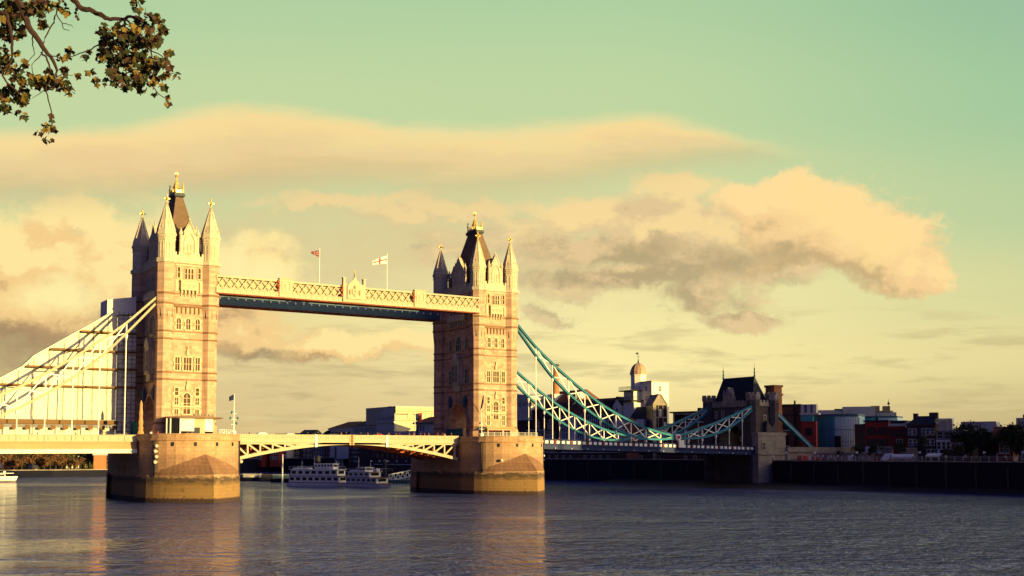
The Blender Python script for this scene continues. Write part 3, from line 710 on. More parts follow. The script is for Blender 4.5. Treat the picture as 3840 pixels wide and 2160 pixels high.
    # roof
    b = MB()
    def rr(hx, hy, z): return [(-hx, -hy, z), (hx, -hy, z), (hx, hy, z), (-hx, hy, z)]
    b.loft([rr(4.6, 8.9, 54.6), rr(3.9, 7.9, 55.9), rr(2.25, 5.0, 63.4), rr(0.85, 2.5, 70.2)])
    rf = b.build('roof', 'slate', t)
    b = MB(); b.loft([rr(0.85, 2.5, 70.1), rr(1.25, 2.85, 70.5), rr(1.25, 2.85, 71.0), rr(1.05, 2.6, 71.05), rr(1.05, 2.6, 71.3)]); b.build('roof_platform', 'lead', rf)
    b = MB()
    for sx in (-1, 1):
        for sy in (-1, 1): b.lathe((sx*0.85, sy*2.2, 0), [(0.24, 71.2), (0.24, 72.4), (0.34, 72.5), (0.12, 73.2), (0.22, 73.5), (0.02, 74.0)], 8)
        for k in range(5): b.lathe((sx*0.85, -1.5+k*0.75, 0), [(0.16, 71.2), (0.16, 71.9), (0.03, 72.5)], 6)
        b.box(sx*0.85-0.08, -2.2, 71.2, sx*0.85+0.08, 2.2, 71.75)
    for sy in (-1, 1): b.box(-0.85, sy*2.2-0.08, 71.2, 0.85, sy*2.2+0.08, 72.0)
    b.lathe((0, 0, 0), [(0.8, 71.2), (0.75, 72.6), (0.95, 72.8), (0.45, 73.9), (0.5, 74.1), (0.16, 74.6), (0.14, 75.4), (0.42, 75.7), (0.14, 76.0), (0.10, 76.6), (0.02, 77.2)], 8)
    b.box(-0.42, -0.08, 76.2, 0.42, 0.08, 76.4); b.box(-0.08, -0.42, 76.2, 0.08, 0.42, 76.4)
    b.build('crown', 'gold', rf)
    # west front windows
    F = face((0, -10.6, 0), (1, 0, 0), (0, -1, 0)); Fu = face((0, -10.7, 0), (1, 0, 0), (0, -1, 0))
    for s in (-0.72, 0, 0.72): window(Fu, s, 49.8, 0.46, 2.4, t, fw=0.15, trans=1, arched=0.35)
    for s in (-2.35, 2.35): window(Fu, s, 50.0, 0.55, 2.5, t, fw=0.2, trans=1, arched=0.35)
    for z0 in (52.75, 49.2): b = MB(); b.fbox(Fu, -3.1, 3.1, z0, z0+0.33, -0.1, 0.2); b.build('window_band', 'dress', t)
    b = MB(); b.fpoly(Fu, [(-1.95, 47.2), (1.95, 47.2), (1.95, 49.3), (-1.95, 49.3)], 0, 0.75); b.fbox(Fu, -2.1, 2.1, 49.2, 49.5, 0.1, 0.9)
    for s in (-1.15, 0, 1.15): b.fring(Fu, [(s+0.42*math.cos(i*math.pi/4), 48.25+0.42*math.sin(i*math.pi/4)) for i in range(8)], [(s+0.24*math.cos(i*math.pi/4), 48.25+0.24*math.sin(i*math.pi/4)) for i in range(8)], 0.7, 0.86)
    for s in (-1.7, -0.85, 0, 0.85, 1.7): b.fpoly(Fu, [(s-0.17, 47.25), (s-0.17, 46.5), (s+0.17, 46.5), (s+0.17, 47.25)], 0, 0.62); b.fbox(Fu, s-0.12, s+0.12, 45.8, 46.5, 0, 0.3)
    for s in (-2.8, 2.8): b.fbox(Fu, s-0.32, s+0.32, 46.8, 49.2, 0, 0.3)
    b.build('balcony', 'dress', t)
    b = MB()
    for k in range(6):
        s = -2.5+k*1.0; b.fpoly(F, [(s-0.14, 43.4), (s+0.14, 43.4), (s+0.14, 42.9), (s+0.08, 41.9), (s-0.08, 41.9), (s-0.14, 42.9)], 0, 0.3)
    b.fbox(F, -3.2, 3.2, 43.4, 43.75, 0, 0.45); b.build('corbel_table', 'string', t)
    for s in (-2.15, 0, 2.15): window(F, s, 38.35, 0.95, 2.5, t, lights=2, quoin=True, arched=0.4)
    window(F, 0, 29.1, 1.75, 2.9, t, lights=3, quoin=True)
    for s in (-2.3, 2.3): window(F, s, 29.1, 0.95, 2.9, t, lights=2, quoin=True)
    window(F, 0, 19.3, 1.5, 4.7, t, lights=2, trans=3, quoin=True, arched=0.6)
    for s in (-2.35, 2.35):
        window(F, s, 23.5, 0.75, 1.6, t, quoin=True); window(F, s, 21.4, 0.8, 1.5, t, quoin=True, lights=2); window(F, s, 17.8, 0.8, 2.5, t, quoin=True, lights=2)
    b = MB(); b.fbox(F, -3.3, 3.3, 20.75, 21.15, -0.05, 0.28); b.build('window_band', 'dress', t)
    for z0 in (32.5, 24.7):
        b = MB(); b.fpoly(F, [(-0.28, z0), (0.28, z0), (0.28, z0+0.9), (0.1, z0+1.3), (0.1, z0+2.0), (-0.1, z0+2.0), (-0.1, z0+1.3), (-0.28, z0+0.9)], 0, 0.4); b.build('niche', 'dress', t)
    # road fronts
    for sg in (-1, 1):
        F = face((sg*5.0, 0, 0), (0, sg, 0), (sg, 0, 0)); Fu = face((sg*5.1, 0, 0), (0, sg, 0), (sg, 0, 0))
        for s in (-3.6, -1.8, 0, 1.8, 3.6): window(Fu, s, 48.0, 0.9, 3.6, t, fw=0.25, trans=1, arched=0.4, glass='glass')
        b = MB(); b.fpoly(Fu, [(-4.6, 46.0), (4.6, 46.0), (4.6, 47.6), (-4.6, 47.6)], 0, 0.9)
        for k in range(8): b.fbox(Fu, -4.4+k*1.25-0.2, -4.4+k*1.25+0.2, 44.7, 46.0, 0, 0.6)
        b.build('balcony', 'pale', t)
        window(F, 0, 37.9, 2.6, 3.9, t, fw=0.4, lights=3, glass='glass', arched=1.2)
        for s in (-4.2, 4.2): window(F, s, 38.2, 1.3, 3.0, t, lights=2, glass='glass', arched=0.5); window(F, s, 29.0, 1.5, 3.8, t, lights=2, trans=2, glass='glass')
        b = MB(); b.fpoly(F, [(-1.7, 28.6), (1.7, 28.6), (1.7, 35.0), (-1.7, 35.0)], 0, 1.2)
        b.fpoly(F, [(-2.0, 35.0), (2.0, 35.0), (1.2, 36.4), (0, 37.2), (-1.2, 36.4)], 0, 1.35); b.fpoly(F, [(-1.3, 27.0), (1.3, 27.0), (1.7, 28.6), (-1.7, 28.6)], 0, 0.8)
        for s in (-2.2, 2.2): b.fbox(F, s-0.3, s+0.3, 28.8, 34.0, 0, 0.5)
        bay = b.build('oriel_bay', 'pale', t)
        Fb = face((sg*6.2, 0, 0), (0, sg, 0), (sg, 0, 0))
        for s in (-0.8, 0.8): window(Fb, s, 29.4, 0.9, 4.6, bay, trans=2, fw=0.2, sub=False, glass='glass')
        for s in (-4.0, 4.0):                                  # pale bronze lanterns by the arch
            b = MB(); q = F(s, 25.0, 0.5); b.lathe((q[0], q[1], 0), [(0.1, 22.4), (0.55, 23.2), (0.65, 24.6), (0.3, 25.4), (0.1, 26.0)], 6); b.build('lantern', 'blue', t)
    return t
towerL = make_tower()
towerR = copy_tree(towerL); towerR.location.x = SP
towerR['label'] = 'gothic stone bridge tower farther off, between the high walkways and the teal chains'

# ------------------------------------------------------------------ high walkways
def make_walkway(sy, label, detail):
    x0, x1 = 5.9, 76.5; ym = sy*10.2; F = face((0, sy*12.05, 0), (1, 0, 0), (0, sy, 0))   # outer face
    t = thing('high_walkway', label, 'walkway', (SP/2, ym, 47))
    b = MB(); b.box(x0, ym-1.75, 47.3, x1, ym+1.75, 47.6); b.box(x0, ym-1.75, 50.75, x1, ym+1.75, 51.0); b.box(x0, ym-0.2, 51.0, x1, ym+0.2, 51.15)
    b.build('gallery_floor_and_roof', 'blue', t)
    G = face((0, ym, 0), (1, 0, 0), (0, sy, 0))
    b = MB(); b.fbox(G, x0, x1, 47.5, 50.8, 1.0, 1.2); b.fbox(G, x0, x1, 47.5, 50.8, -1.2, -1.0); b.build('gallery_wall', 'panel' if detail else 'blue', t)
    for nn in ((1.85,) if not detail else (1.85, -1.85)):
        d = 1 if nn > 0 else -1
        b = MB(); b.fbox(G, x0, x1, 47.2, 48.25, nn-0.15, nn+0.05)
        b.fbox(G, x0, x1, 48.15, 48.35, nn-0.2, nn+0.16); b.fbox(G, x0, x1, 47.12, 47.3, nn-0.3, nn+0.2)
        k = x0
        while k < x1: b.fbox(G, k, k+0.10, 47.3, 48.15, nn, nn+0.12); k += 1.45
        b.build('bottom_chord', 'cream' if detail else 'blue', t)
        b = MB(); b.fbox(G, x0, x1, 50.72, 51.15, nn-0.25, nn+0.16); b.build('top_chord', 'cream' if detail else 'blue', t)
        b = MB(); n = 38; st = (x1-x0)/n
        for i in range(n):
            for a, c in ((48.3, 50.75), (50.75, 48.3)):
                w = 0.13; b.fpoly(G, [(x0+i*st-w, a), (x0+i*st+w, a), (x0+(i+1)*st+w, c), (x0+(i+1)*st-w, c)], nn-0.1 if a < c else nn-0.02, nn+0.02 if a < c else nn+0.08)
        b.build('lattice', 'cream' if detail else 'blue', t)
    if detail:
        for s0, s1, tp in ((21.0, 24.3, 51.5), (57.0, 60.2, 51.5)):
            b = MB(); b.fbox(F, s0, s1, 47.25, tp, -0.4, 0.35); b.fbox(F, s0-0.12, s1+0.12, tp, tp+0.2, -0.5, 0.5); b.fbox(F, s0-0.1, s1+0.1, 48.2, 48.4, -0.4, 0.45)
            b.fring(F, rect((s0+s1)/2, 48.7, 2.2, 2.3), rect((s0+s1)/2, 48.9, 1.8, 1.9), 0.3, 0.45); b.fbox(F, (s0+s1)/2-0.3, (s0+s1)/2+0.3, 49.3, 50.4, 0.3, 0.46)
            b.build('panel_pylon', 'cream', t)
            b = MB()
            for z, rr_ in ((50.8, 0.42), (49.8, 0.52), (48.8, 0.36)): b.ball((s0-0.25, sy*12.2, z), rr_, 8)
            b.build('scroll_bracket', 'rust', t)  # dark red scrolls stand in for the panel's shaded left side
        b = MB(); b.fbox(F, 37.3, 43.3, 47.25, 51.7, -0.4, 0.45)
        for s in (37.3, 42.7): b.fbox(F, s, s+0.6, 51.7, 52.9, -0.3, 0.5); b.fbox(F, s-0.12, s+0.72, 52.9, 53.15, -0.35, 0.6)
        ogee = [(38.3, 48.0), (42.3, 48.0), (42.3, 51.0), (41.9, 51.8), (41.0, 52.5), (40.5, 53.2), (40.3, 54.0), (40.1, 53.2), (39.6, 52.5), (38.7, 51.8), (38.3, 51.0)]
        b.fpoly(F, ogee, 0.3, 0.75)
        cr = b.build('crest_panel', 'cream', t)
        b = MB(); b.fpoly(F, [(39.5, 50.5), (41.1, 50.5), (41.1, 49.4), (40.3, 48.6), (39.5, 49.4)], 0.7, 0.95); b.fbox(F, 40.2, 40.4, 48.6, 50.5, 0.9, 1.02); b.fbox(F, 39.5, 41.1, 49.7, 49.9, 0.9, 1.02)
        q = F(40.3, 50.9, 0.8); b.ball(q, 0.4, 8)
        for s in (39.0, 41.6): q = F(s, 49.6, 0.75); b.ball(q, 0.36, 8, sq=2.0)
        b.build('shield_relief', 'panel', cr)
        b = MB(); q = F(40.3, 54.0, 0.5); b.lathe((q[0], q[1], 0), [(0.1, 53.7), (0.3, 54.0), (0.1, 54.3), (0.18, 54.6), (0.03, 55.2)], 8); b.build('finial', 'gold', cr)
        b = MB(); q = F(37.0, 49.6, 0.2)
        for z, rr_ in ((51.0, 0.36), (50.0, 0.5), (48.8, 0.45)): b.ball((37.0, sy*12.25, z), rr_, 8)
        b.build('scroll_bracket', 'rust', t)  # same dark red for the shaded left side of the crest
    else:
        b = MB()
        for k in range(32):                                    # white bosses along the inner girder face
            x = x0+1.2+k*(x1-x0-2.4)/31; q = G(x, 48.5, -1.3); b.ball(q, 0.26, 6)
        b.fbox(G, x0, x1, 47.2, 50.9, -1.9, -1.75); b.fbox(G, x0, x1, 47.1, 47.35, -2.05, -1.7)
        b.build('inner_girder', 'blue', t)
        for k in range(32):
            b = MB(); x = x0+1.2+k*(x1-x0-2.4)/31; q = G(x, 48.7, -2.0); b.ball(q, 0.3, 6); b.build('boss', 'white', t)
    b = MB()
    for k in range(24):
        x = x0+1.5+k*(x1-x0-3)/23; b.box(x-0.12, ym-1.7, 46.98, x+0.12, ym+1.7, 47.28)
    for yy in (-1.5, 0, 1.5): b.box(x0, ym+yy-0.2, 46.9, x1, ym+yy+0.2, 47.27)
    b.build('soffit_girder', 'rust', t)
    return t
make_walkway(-1, 'cream high walkway with lattice sides and a central crest, nearer of the pair', True)
make_walkway(1, 'blue high walkway half hidden behind and below the cream crested one', False)

# ------------------------------------------------------------------ flags
def flag_mesh(x, y, ztop, L, H, sag, side, paint):
    """paint(u, v) -> material slot; the cloth streams towards -x from its pole"""
    nu, nv = 18, 12; b = MB()
    P = lambda i, j: (x-(i/nu)*L, y+0.22*math.sin(i*0.8+j*0.12)*(i/nu), ztop-sag*(i/nu)**1.2-(j/nv)*(H*(1-side*(i/nu))))
    for i in range(nu):
        for j in range(nv):
            q = [P(i, j), P(i+1, j), P(i+1, j+1), P(i, j+1)]; b.add(q+[(a, c+0.03, d) for a, c, d in q], [(0, 1, 2, 3), (7, 6, 5, 4)], paint((i+0.5)/nu, (j+0.5)/nv))
    return b
def union(u, v):
    du, dv = abs(u-0.5), abs(v-0.5)
    if du < 0.07 or dv < 0.11: return 1
    if du < 0.10 or dv < 0.15: return 0
    d = min(abs(u-v), abs(u+v-1))
    return 1 if d < 0.06 else 0 if d < 0.10 else 2
def george(u, v): return 1 if abs(u-0.5) < 0.06 or abs(v-0.5) < 0.10 else 0
def flagpole(x, y, z0, z1, label, L, H, sag, side, paint, mats, flabel, pw=0.1):
    t = thing('flagpole', label, 'flagpole', (x, y, z0))
    b = MB(); b.tube([(x, y, z0), (x, y, z1)], [pw, pw*0.7], 8); b.ball((x, y, z1+0.08), 0.15, 8); b.build('pole', 'white', t)
    f = flag_mesh(x-0.08, y, z1-0.35, L, H, sag, side, paint).build('flag', mats, t); f['label'] = flabel
    return t
flagpole(32.1, -10.0, 51.0, 60.0, 'tall white flagpole with a furled union flag on the high walkway, left of the crest', 2.1, 1.75, 0.55, 0.75, union, ['flag_white', 'flag_red', 'flag_navy'], 'blue flag with red and white crosses, half furled')
flagpole(50.4, -10.0, 51.0, 60.4, 'tall white flagpole with a red cross flag on the high walkway, right of the crest', 3.9, 2.1, 1.7, 0.5, george, ['cl_white', 'cl_red'], 'white flag with a red cross')

# ------------------------------------------------------------------ bascules
def make_leaf(side, label):
    """side -1 = leaf hinged at the left pier; built as mirror images about midspan"""
    xm = SP/2
    mx = (lambda x: x) if side < 0 else (lambda x: 2*xm-x)
    xs, xe = 10.9, 40.75
    t = thing('bascule_leaf', label, 'bascule', (mx(xs), 0, 13))
    def zb(x): u = (x-xs)/(xe-xs); return 8.7+4.0*(1-(1-u)**1.75)
    N_ = 20
    ys = (-9.3, -3.1, 3.1, 9.3)
    for gi, y in enumerate(ys):
        b = MB(); side_v = V(0, 1, 0)
        b.strip([(mx(xs+(xe-xs)*k/N_), y, zb(xs+(xe-xs)*k/N_)+0.2) for k in range(N_+1)], 0.6, 0.75, side_v)
        b.box(min(mx(xs), mx(xe)), y-0.3, 12.55, max(mx(xs), mx(xe)), y+0.3, 13.1)
        # web plate near the nose
        xw = xe-7.0
        pts = [(xw+(xe-xw)*k/6) for k in range(7)]
        F = face((0, y, 0), (1, 0, 0), (0, -1, 0))
        b.fpoly(F, [(mx(x), zb(x)) for x in pts]+[(mx(xe), 13.0), (mx(xw), 13.0)], -0.12, 0.12)
        g = b.build('main_girder', 'cream' if gi == 0 else 'rust', t)
        b = MB(); px = [xs+0.9+i*3.05 for i in range(9)]
        for i, x in enumerate(px):
            if x > xw+0.6: continue
            b.box(min(mx(x-0.2), mx(x+0.2)), y-0.24, zb(x), max(mx(x-0.2), mx(x+0.2)), y+0.24, 12.7)
            if i+1 < len(px):
                xn = min(px[i+1], xw+0.5)
                b.beam((mx(x+0.1), y, 12.6), (mx(xn), y, zb(xn)+0.3), 0.42, 0.42)
        b.build('web_member', 'cream' if gi == 0 else 'rust', g)
    b = MB()
    for k in range(14):
        x = xs+1.4+k*2.15
        b.box(min(mx(x-0.14), mx(x+0.14)), -9, zb(x)+0.25, max(mx(x-0.14), mx(x+0.14)), 9, zb(x)+0.75)
    for k in range(10):
        x = xs+2+k*3; b.beam((mx(x), -9, zb(x)+0.3), (mx(min(x+3, xe)), 0, zb(min(x+3, xe))+0.3), 0.25, 0.25); b.beam((mx(x), 9, zb(x)+0.3), (mx(min(x+3, xe)), 0, zb(min(x+3, xe))+0.3), 0.25, 0.25)
    b.build('cross_girder', 'rust', t)
    b = MB(); b.box(min(mx(xs), mx(xe)), -9.2, 13.1, max(mx(xs), mx(xe)), 9.2, 13.9); b.build('roadway', 'asphalt', t)
    for y, mt in ((-9.75, 'cream'), (9.75, 'cream')):
        sg = -1 if y < 0 else 1
        F = face((0, y, 0), (1, 0, 0), (0, sg, 0)); b = MB()
        a, c = min(mx(xs), mx(xe)), max(mx(xs), mx(xe))
        b.fbox(F, a, c, 13.05, 14.75, -0.2, 0.1); b.fbox(F, a, c, 14.7, 14.9, -0.3, 0.25); b.fbox(F, a, c, 13.0, 13.2, -0.25, 0.22); b.fbox(F, a, c, 13.5, 13.6, -0.1, 0.16)
        n = 14
        for k in range(n):
            s = a+(c-a)*(k+0.5)/n; w = (c-a)/n
            b.fring(F, rect(s, 13.72, w*0.9, 0.86), rect(s, 13.82, w*0.78, 0.66), 0.08, 0.17)
            for q in (-0.35, 0.35): b.ball(F(s+q, 14.15, 0.1), 0.17, 6)
        b.build('parapet', mt, t)
    b = MB(); x = mx(xe-9.0 if side < 0 else xe-9.2); b.box(x-0.32, -9.98, zb(xe-9)-0.25, x+0.32, -9.4, 14.95); b.build('fender_post', 'white', t)
    b = MB(); x = mx(xe); b.box(x-0.25, -9.95, 12.4, x+0.25, -9.3, 14.98); b.build('nose_post', 'cream2', t)
    return t
make_leaf(-1, 'cream trussed bascule leaf hinged at the nearer pier, left half of the opening span')
make_leaf(1, 'cream trussed bascule leaf with red oxide underside, right half of the opening span')

# ------------------------------------------------------------------ side spans
def zS(x): return 14.25-(x-93)*0.0222        # parapet top, falling to the shore
def make_span(north):
    if north: xa, xb, zt, lab = -120.0, -10.9, (lambda x: 14.42+0.003*(x+11)), 'cream deck span with panelled parapet on the left, under the scaffold'
    else: xa, xb, zt, lab = 93.0, 177.6, zS, 'navy deck span with white parapet panels on the right, under the teal chains'
    t = thing('deck_span', lab, 'bridge deck', ((xa+xb)/2, 0, 12))
    def run(b, y0, y1, d0, d1, m=0, a=None, c=None):
        a = xa if a is None else a; c = xb if c is None else c
        b.loft([[(x, y0, zt(x)+d0), (x, y1, zt(x)+d0), (x, y1, zt(x)+d1), (x, y0, zt(x)+d1)] for x in (a, c)], m)
    b = MB(); run(b, -10.4, 10.4, -1.7, -1.0); b.build('roadway', 'asphalt', t)
    for sg in (-1, 1):
        F = lambda s, z, n: (s, sg*(10.9+n), z)
        base_m = 'cream2' if north else 'navy'; pm = 'cream' if north else 'white'
        b = MB()
        lo, hi = sorted((sg*10.6, sg*10.95)); run(b, lo, hi, -1.25, 0.0)
        lo, hi = sorted((sg*10.5, sg*11.15)); run(b, lo, hi, -0.06, 0.1); run(b, lo, hi, -1.42, -1.25)
        b.build('parapet', 'cream' if north else 'navy', t)
        b = MB(); lo, hi = sorted((sg*10.3, sg*10.85)); run(b, lo, hi, -2.95 if north else -2.55, -1.42); b.build('edge_girder', base_m, t)
        b = MB(); lo, hi = sorted((sg*10.2, sg*11.25))
        if north: run(b, lo, hi, -3.35, -2.98); run(b, lo, hi, -3.9, -3.45); run(b, lo, sorted((sg*10.2, sg*11.0))[1], -3.45, -3.35)
        else: run(b, lo, hi, -2.62, -2.45)
        b.build('flange', 'sheet' if north else 'navy', t)
        bays = [(95.7+5.5*k) for k in range(-1, 16)] if not north else [(SP-95.7-5.5*k) for k in range(-1, 14)]
        if sg < 0 or north is False:
            P = MB(); Z = MB()
            for x in bays:
                if not (xa+1 < x < xb-0.5): continue
                Q = MB(); Q.box(x-0.2, min(sg*10.9, sg*11.12), zt(x)-1.22, x+0.2, max(sg*10.9, sg*11.12), zt(x)-0.08); Q.build('parapet_post', 'cream' if north else 'darkred', t)
                
                if not north: Z = MB(); Z.ball((x, sg*11.2, zt(x)-2.3), 0.17, 6); Z.build('lamp', 'lampglass', t)
            for x in bays:
                for k in range(3):
                    s = x+1.05+k*1.7
                    if not (xa+1 < s < xb-1.2): continue
                    P = MB(); P.box(s-0.5, min(sg*10.9, sg*11.06), zt(s)-1.05, s+0.5, max(sg*10.9, sg*11.06), zt(s)-0.28); P.build('parapet_panel', pm, t)
        if sg < 0 and not north:
            b = MB(); b.box(145.4, -11.6, 12.0, 147.4, -10.9, 14.2); b.build('plaque_post', 'white', t)
    b = MB()
    x = xa+1
    while x < xb: b.box(x-0.2, -10.2, zt(x)-2.6, x+0.2, 10.2, zt(x)-1.75); x += 2.75
    b.build('cross_girder', 'navy' if not north else 'rust', t)
    return t
make_span(True); make_span(False)

# ------------------------------------------------------------------ suspension chains
UP = [(87.2, 46.9), (89.7, 44.9), (95.7, 39.2), (101.2, 34.9), (106.7, 31.0), (112.2, 27.4), (117.7, 24.2), (123.2, 21.6), (128.7, 19.4), (134.2, 17.6), (139.7, 16.3), (146.0, 15.2)]
LO = [(87.2, 46.4), (89.7, 43.6), (95.7, 36.9), (101.2, 31.2), (106.7, 26.7), (112.2, 23.0), (117.7, 19.8), (123.2, 17.2), (128.7, 15.4), (134.2, 14.55), (139.7, 14.4), (146.0, 14.8)]
UL = [(146.0, 15.2), (150.5, 16.4), (156.0, 17.9), (161.5, 19.4), (167.0, 21.3), (172.5, 23.3), (177.6, 25.3)]
LL = [(146.0, 14.8), (150.5, 14.75), (156.0, 15.1), (161.5, 16.2), (167.0, 18.1), (172.5, 21.1), (177.6, 24.3)]
def make_chain(y, north, label):
    fx = (lambda x: SP-x) if north else (lambda x: x)
    t = thing('suspension_chain', label, 'suspension chain', (fx(146), y, 14))
    mt = 'cream' if north else 'teal'; S_ = V(0, 1, 0)
    for pts, nm in ((UP, 'upper_chord'), (LO, 'lower_chord'), (UL, 'upper_chord'), (LL, 'lower_chord')):
        if north and pts in (UL, LL): continue
        b = MB()
        fine_ = []
        for i in range(len(pts)-1):                            # Catmull-Rom smoothing
            p0 = pts[max(i-1, 0)]; p1 = pts[i]; p2 = pts[i+1]; p3 = pts[min(i+2, len(pts)-1)]
            for k in range(4):
                u = k/4
                fine_.append(tuple(0.5*((2*p1[j])+(-p0[j]+p2[j])*u+(2*p0[j]-5*p1[j]+4*p2[j]-p3[j])*u*u+(-p0[j]+3*p1[j]-3*p2[j]+p3[j])*u**3) for j in (0, 1)))
        fine_.append(pts[-1])
        P3 = [(fx(x), y, z) for x, z in fine_]
        b.strip(P3, 0.62, 0.50, S_); o_ = [(a, c, d+0.30) for a, c, d in P3]
        b.strip([(a, c, d+0.24) for a, c, d in P3], 0.95, 0.12, S_); b.strip([(a, c, d-0.24) for a, c, d in P3], 0.95, 0.12, S_)
        ch = b.build(nm, mt, t)
    for U_, L_, r0 in ((UP, LO, 2), (UL, LL, 1)):
        if north and U_ is UL: continue
        for i in range(r0, len(U_)-1):
            x, zu = U_[i]; zl = L_[i][1]
            if zu-zl > 0.8:
                b = MB(); b.beam((fx(x), y, zl), (fx(x), y, zu), 0.26, 0.26); b.build('post', 'white', t)
            if i+1 < len(U_) and i+1 < len(U_)-0:
                x2, zu2 = U_[i+1]; zl2 = L_[i+1][1]
                if min(zu-zl, zu2-zl2) > 0.35 or zu-zl > 0.9:
                    b = MB(); b.beam((fx(x), y-0.1, zu), (fx(x2), y-0.1, zl2), 0.16, 0.26); b.beam((fx(x), y+0.1, zl), (fx(x2), y+0.1, zu2), 0.16, 0.26)
                    b.build('brace', 'white', t)
            zd = (14.4 if north else zS(x)) - 1.3
            if zl-zd > 1.0:
                b = MB(); b.tube([(fx(x), y, zl), (fx(x), y, zd)], 0.13, 6); b.lathe((fx(x), y, zl-1.1), [(0.12, -0.5), (0.34, 0.2), (0.34, 0.8)], 6); b.build('hanger', 'white', t)
    if not north:
        b = MB()
        for sg in (-1, 1):
            q = [(146.0+0.98*math.cos(i*math.pi/10), 15.0+0.98*math.sin(i*math.pi/10)) for i in range(20)]
            b.loft([[(x, y+sg*0.2, z) for x, z in q], [(x, y+sg*0.75, z) for x, z in q]])
        pc = b.build('pin_plate', 'white', t)
        for sg in (-1, 1):
            b = MB(); q = [(146.0+0.5*math.cos(i*math.pi/8), 15.0+0.5*math.sin(i*math.pi/8)) for i in range(16)]
            b.loft([[(x, y+sg*0.6, z) for x, z in q], [(x, y+sg*0.95, z) for x, z in q]]); b.build('pin', 'red', pc)
    return t
make_chain(-9.9, True, 'cream trussed chain rising in front of the white scaffold sheeting to the left tower')
make_chain(-9.9, False, 'nearer teal suspension chain with white bracing, from the right tower to the abutment')
make_chain(9.9, False, 'farther teal suspension chain with white bracing, behind the nearer one')

# ------------------------------------------------------------------ sheeted scaffold round the far-side chain, north span
def make_scaffold():
    t = thing('scaffold', 'tall scaffold wrapped in white sheeting with brown boards, beside the left tower', 'scaffold', (-30, 9.9, 13))
    def top(x):
        pts = [(-75, 19.0), (-60, 19.0), (-40, 24.9), (-29.6, 31.2), (-29.4, 32.4), (-12.2, 43.6), (-10.6, 43.8)]
        for (a, za), (c, zc) in zip(pts, pts[1:]):
            if a <= x <= c: return za+(zc-za)*(x-a)/(c-a)
        return pts[0][1] if x < pts[0][0] else pts[-1][1]
    lv = [17.9, 25.8, 30.0, 34.1, 38.5]
    xr = -11.3
    tiers = [(18.2, 25.4), (25.9, 29.7), (30.2, 33.8), (34.4, 38.1), (38.7, 42.6)]
    y0 = 6.9
    for zb_, zt_ in tiers:
        xs = [-75+i*1.6 for i in range(int((75+xr)/1.6)+1)]+[xr]
        cols = [x for x in xs if top(x) > zb_+0.2]
        b = MB(); rng = random.Random(int(zb_*10)); vs = []
        for x in cols:
            zt2 = min(zt_, top(x)-0.1)
            for j in range(6):
                u = j/5; vs.append((x, y0+rng.uniform(-0.16, 0.16), zb_+(zt2-zb_)*u))
        n = len(cols)
        b.add(vs, [(i*6+j, (i+1)*6+j, (i+1)*6+j+1, i*6+j+1) for i in range(n-1) for j in range(5)])
        b.add([(x, yy+0.12, z) for x, yy, z in vs], [(i*6+j+1, (i+1)*6+j+1, (i+1)*6+j, i*6+j) for i in range(n-1) for j in range(5)])
        b.build('sheet', 'sheet', t, smooth=True)
    b = MB(); pts = [-75+i*2.4 for i in range(27)]           # sloping sheeted roof along the chain
    pts = [x for x in pts if x < -12]+[-12.0]
    b.loft([[(x, y0-0.4, top(x)-0.7), (x, y0-0.5, top(x)), (x, 8.4, top(x)+0.05), (x, 8.4, top(x)-0.6)] for x in pts]); b.build('sloping_roof', 'sheet', t)
    for z in lv[1:]:
        xl = next(x/2 for x in range(-150, -20) if top(x/2) > z+0.6)
        b = MB(); b.box(xl-0.5, 5.9, z-0.24, -6.7, 12.6, z+0.02); b.box(xl-0.5, 5.7, z-0.3, -6.7, 5.9, z+0.12); b.build('board', 'board', t)
    b = MB(); b.box(-75, 5.9, 17.2, -10.8, 12.6, 17.8); b.box(-75, 5.7, 17.1, -10.8, 5.9, 18.0); b.build('board', 'board', t)
    for k in range(24): b = MB(); b.box(-74+k*2.7, 6.2, 15.9, -73.0+k*2.7, 6.5, 16.9); b.build('ledger_block', 'board', t)
    b = MB(); b.box(-75, 7.5, 13.2, -11.2, 7.7, 16.3); b.build('hoarding', 'sheet', t)
    # bare bay next to the tower
    b = MB()
    for x in (-11.0, -9.9, -8.9, -7.9, -6.9):
        for y in (6.0, 12.4): b.tube([(x, y, 13.2), (x, y, 43.5)], 0.055, 5)
    z = 14.5
    while z < 43:
        for y in (6.0, 12.4): b.tube([(-11.2, y, z), (-6.8, y, z)], 0.055, 5)
        z += 1.05
    for k in range(7):
        z = 15+4*k; b.tube([(-11, 5.9, z), (-7, 5.9, z+4)], 0.05, 5)
    for k in range(20):
        x = -74+k*3.2
        if top(x) > 18.5: b.tube([(x, 6.5, 13.2), (x, 6.5, top(x)-0.3)], 0.06, 5)
    b.build('pole', 'pole', t)
    b = MB(); b.box(-11.2, 6.3, 15, -6.8, 6.36, 42.4); b.build('netting', 'greysheet', t)
    b = MB(); b.loft([[(-13.6, 6.6, 42.4), (-7.0, 6.6, 43.2), (-7.0, 12.9, 43.2), (-13.6, 12.9, 42.4)], [(-13.6, 6.6, 46.2), (-7.0, 6.6, 47.3), (-7.0, 12.9, 47.3), (-13.6, 12.9, 46.2)]]); b.build('top_box', 'greysheet', t)
    return t
make_scaffold()

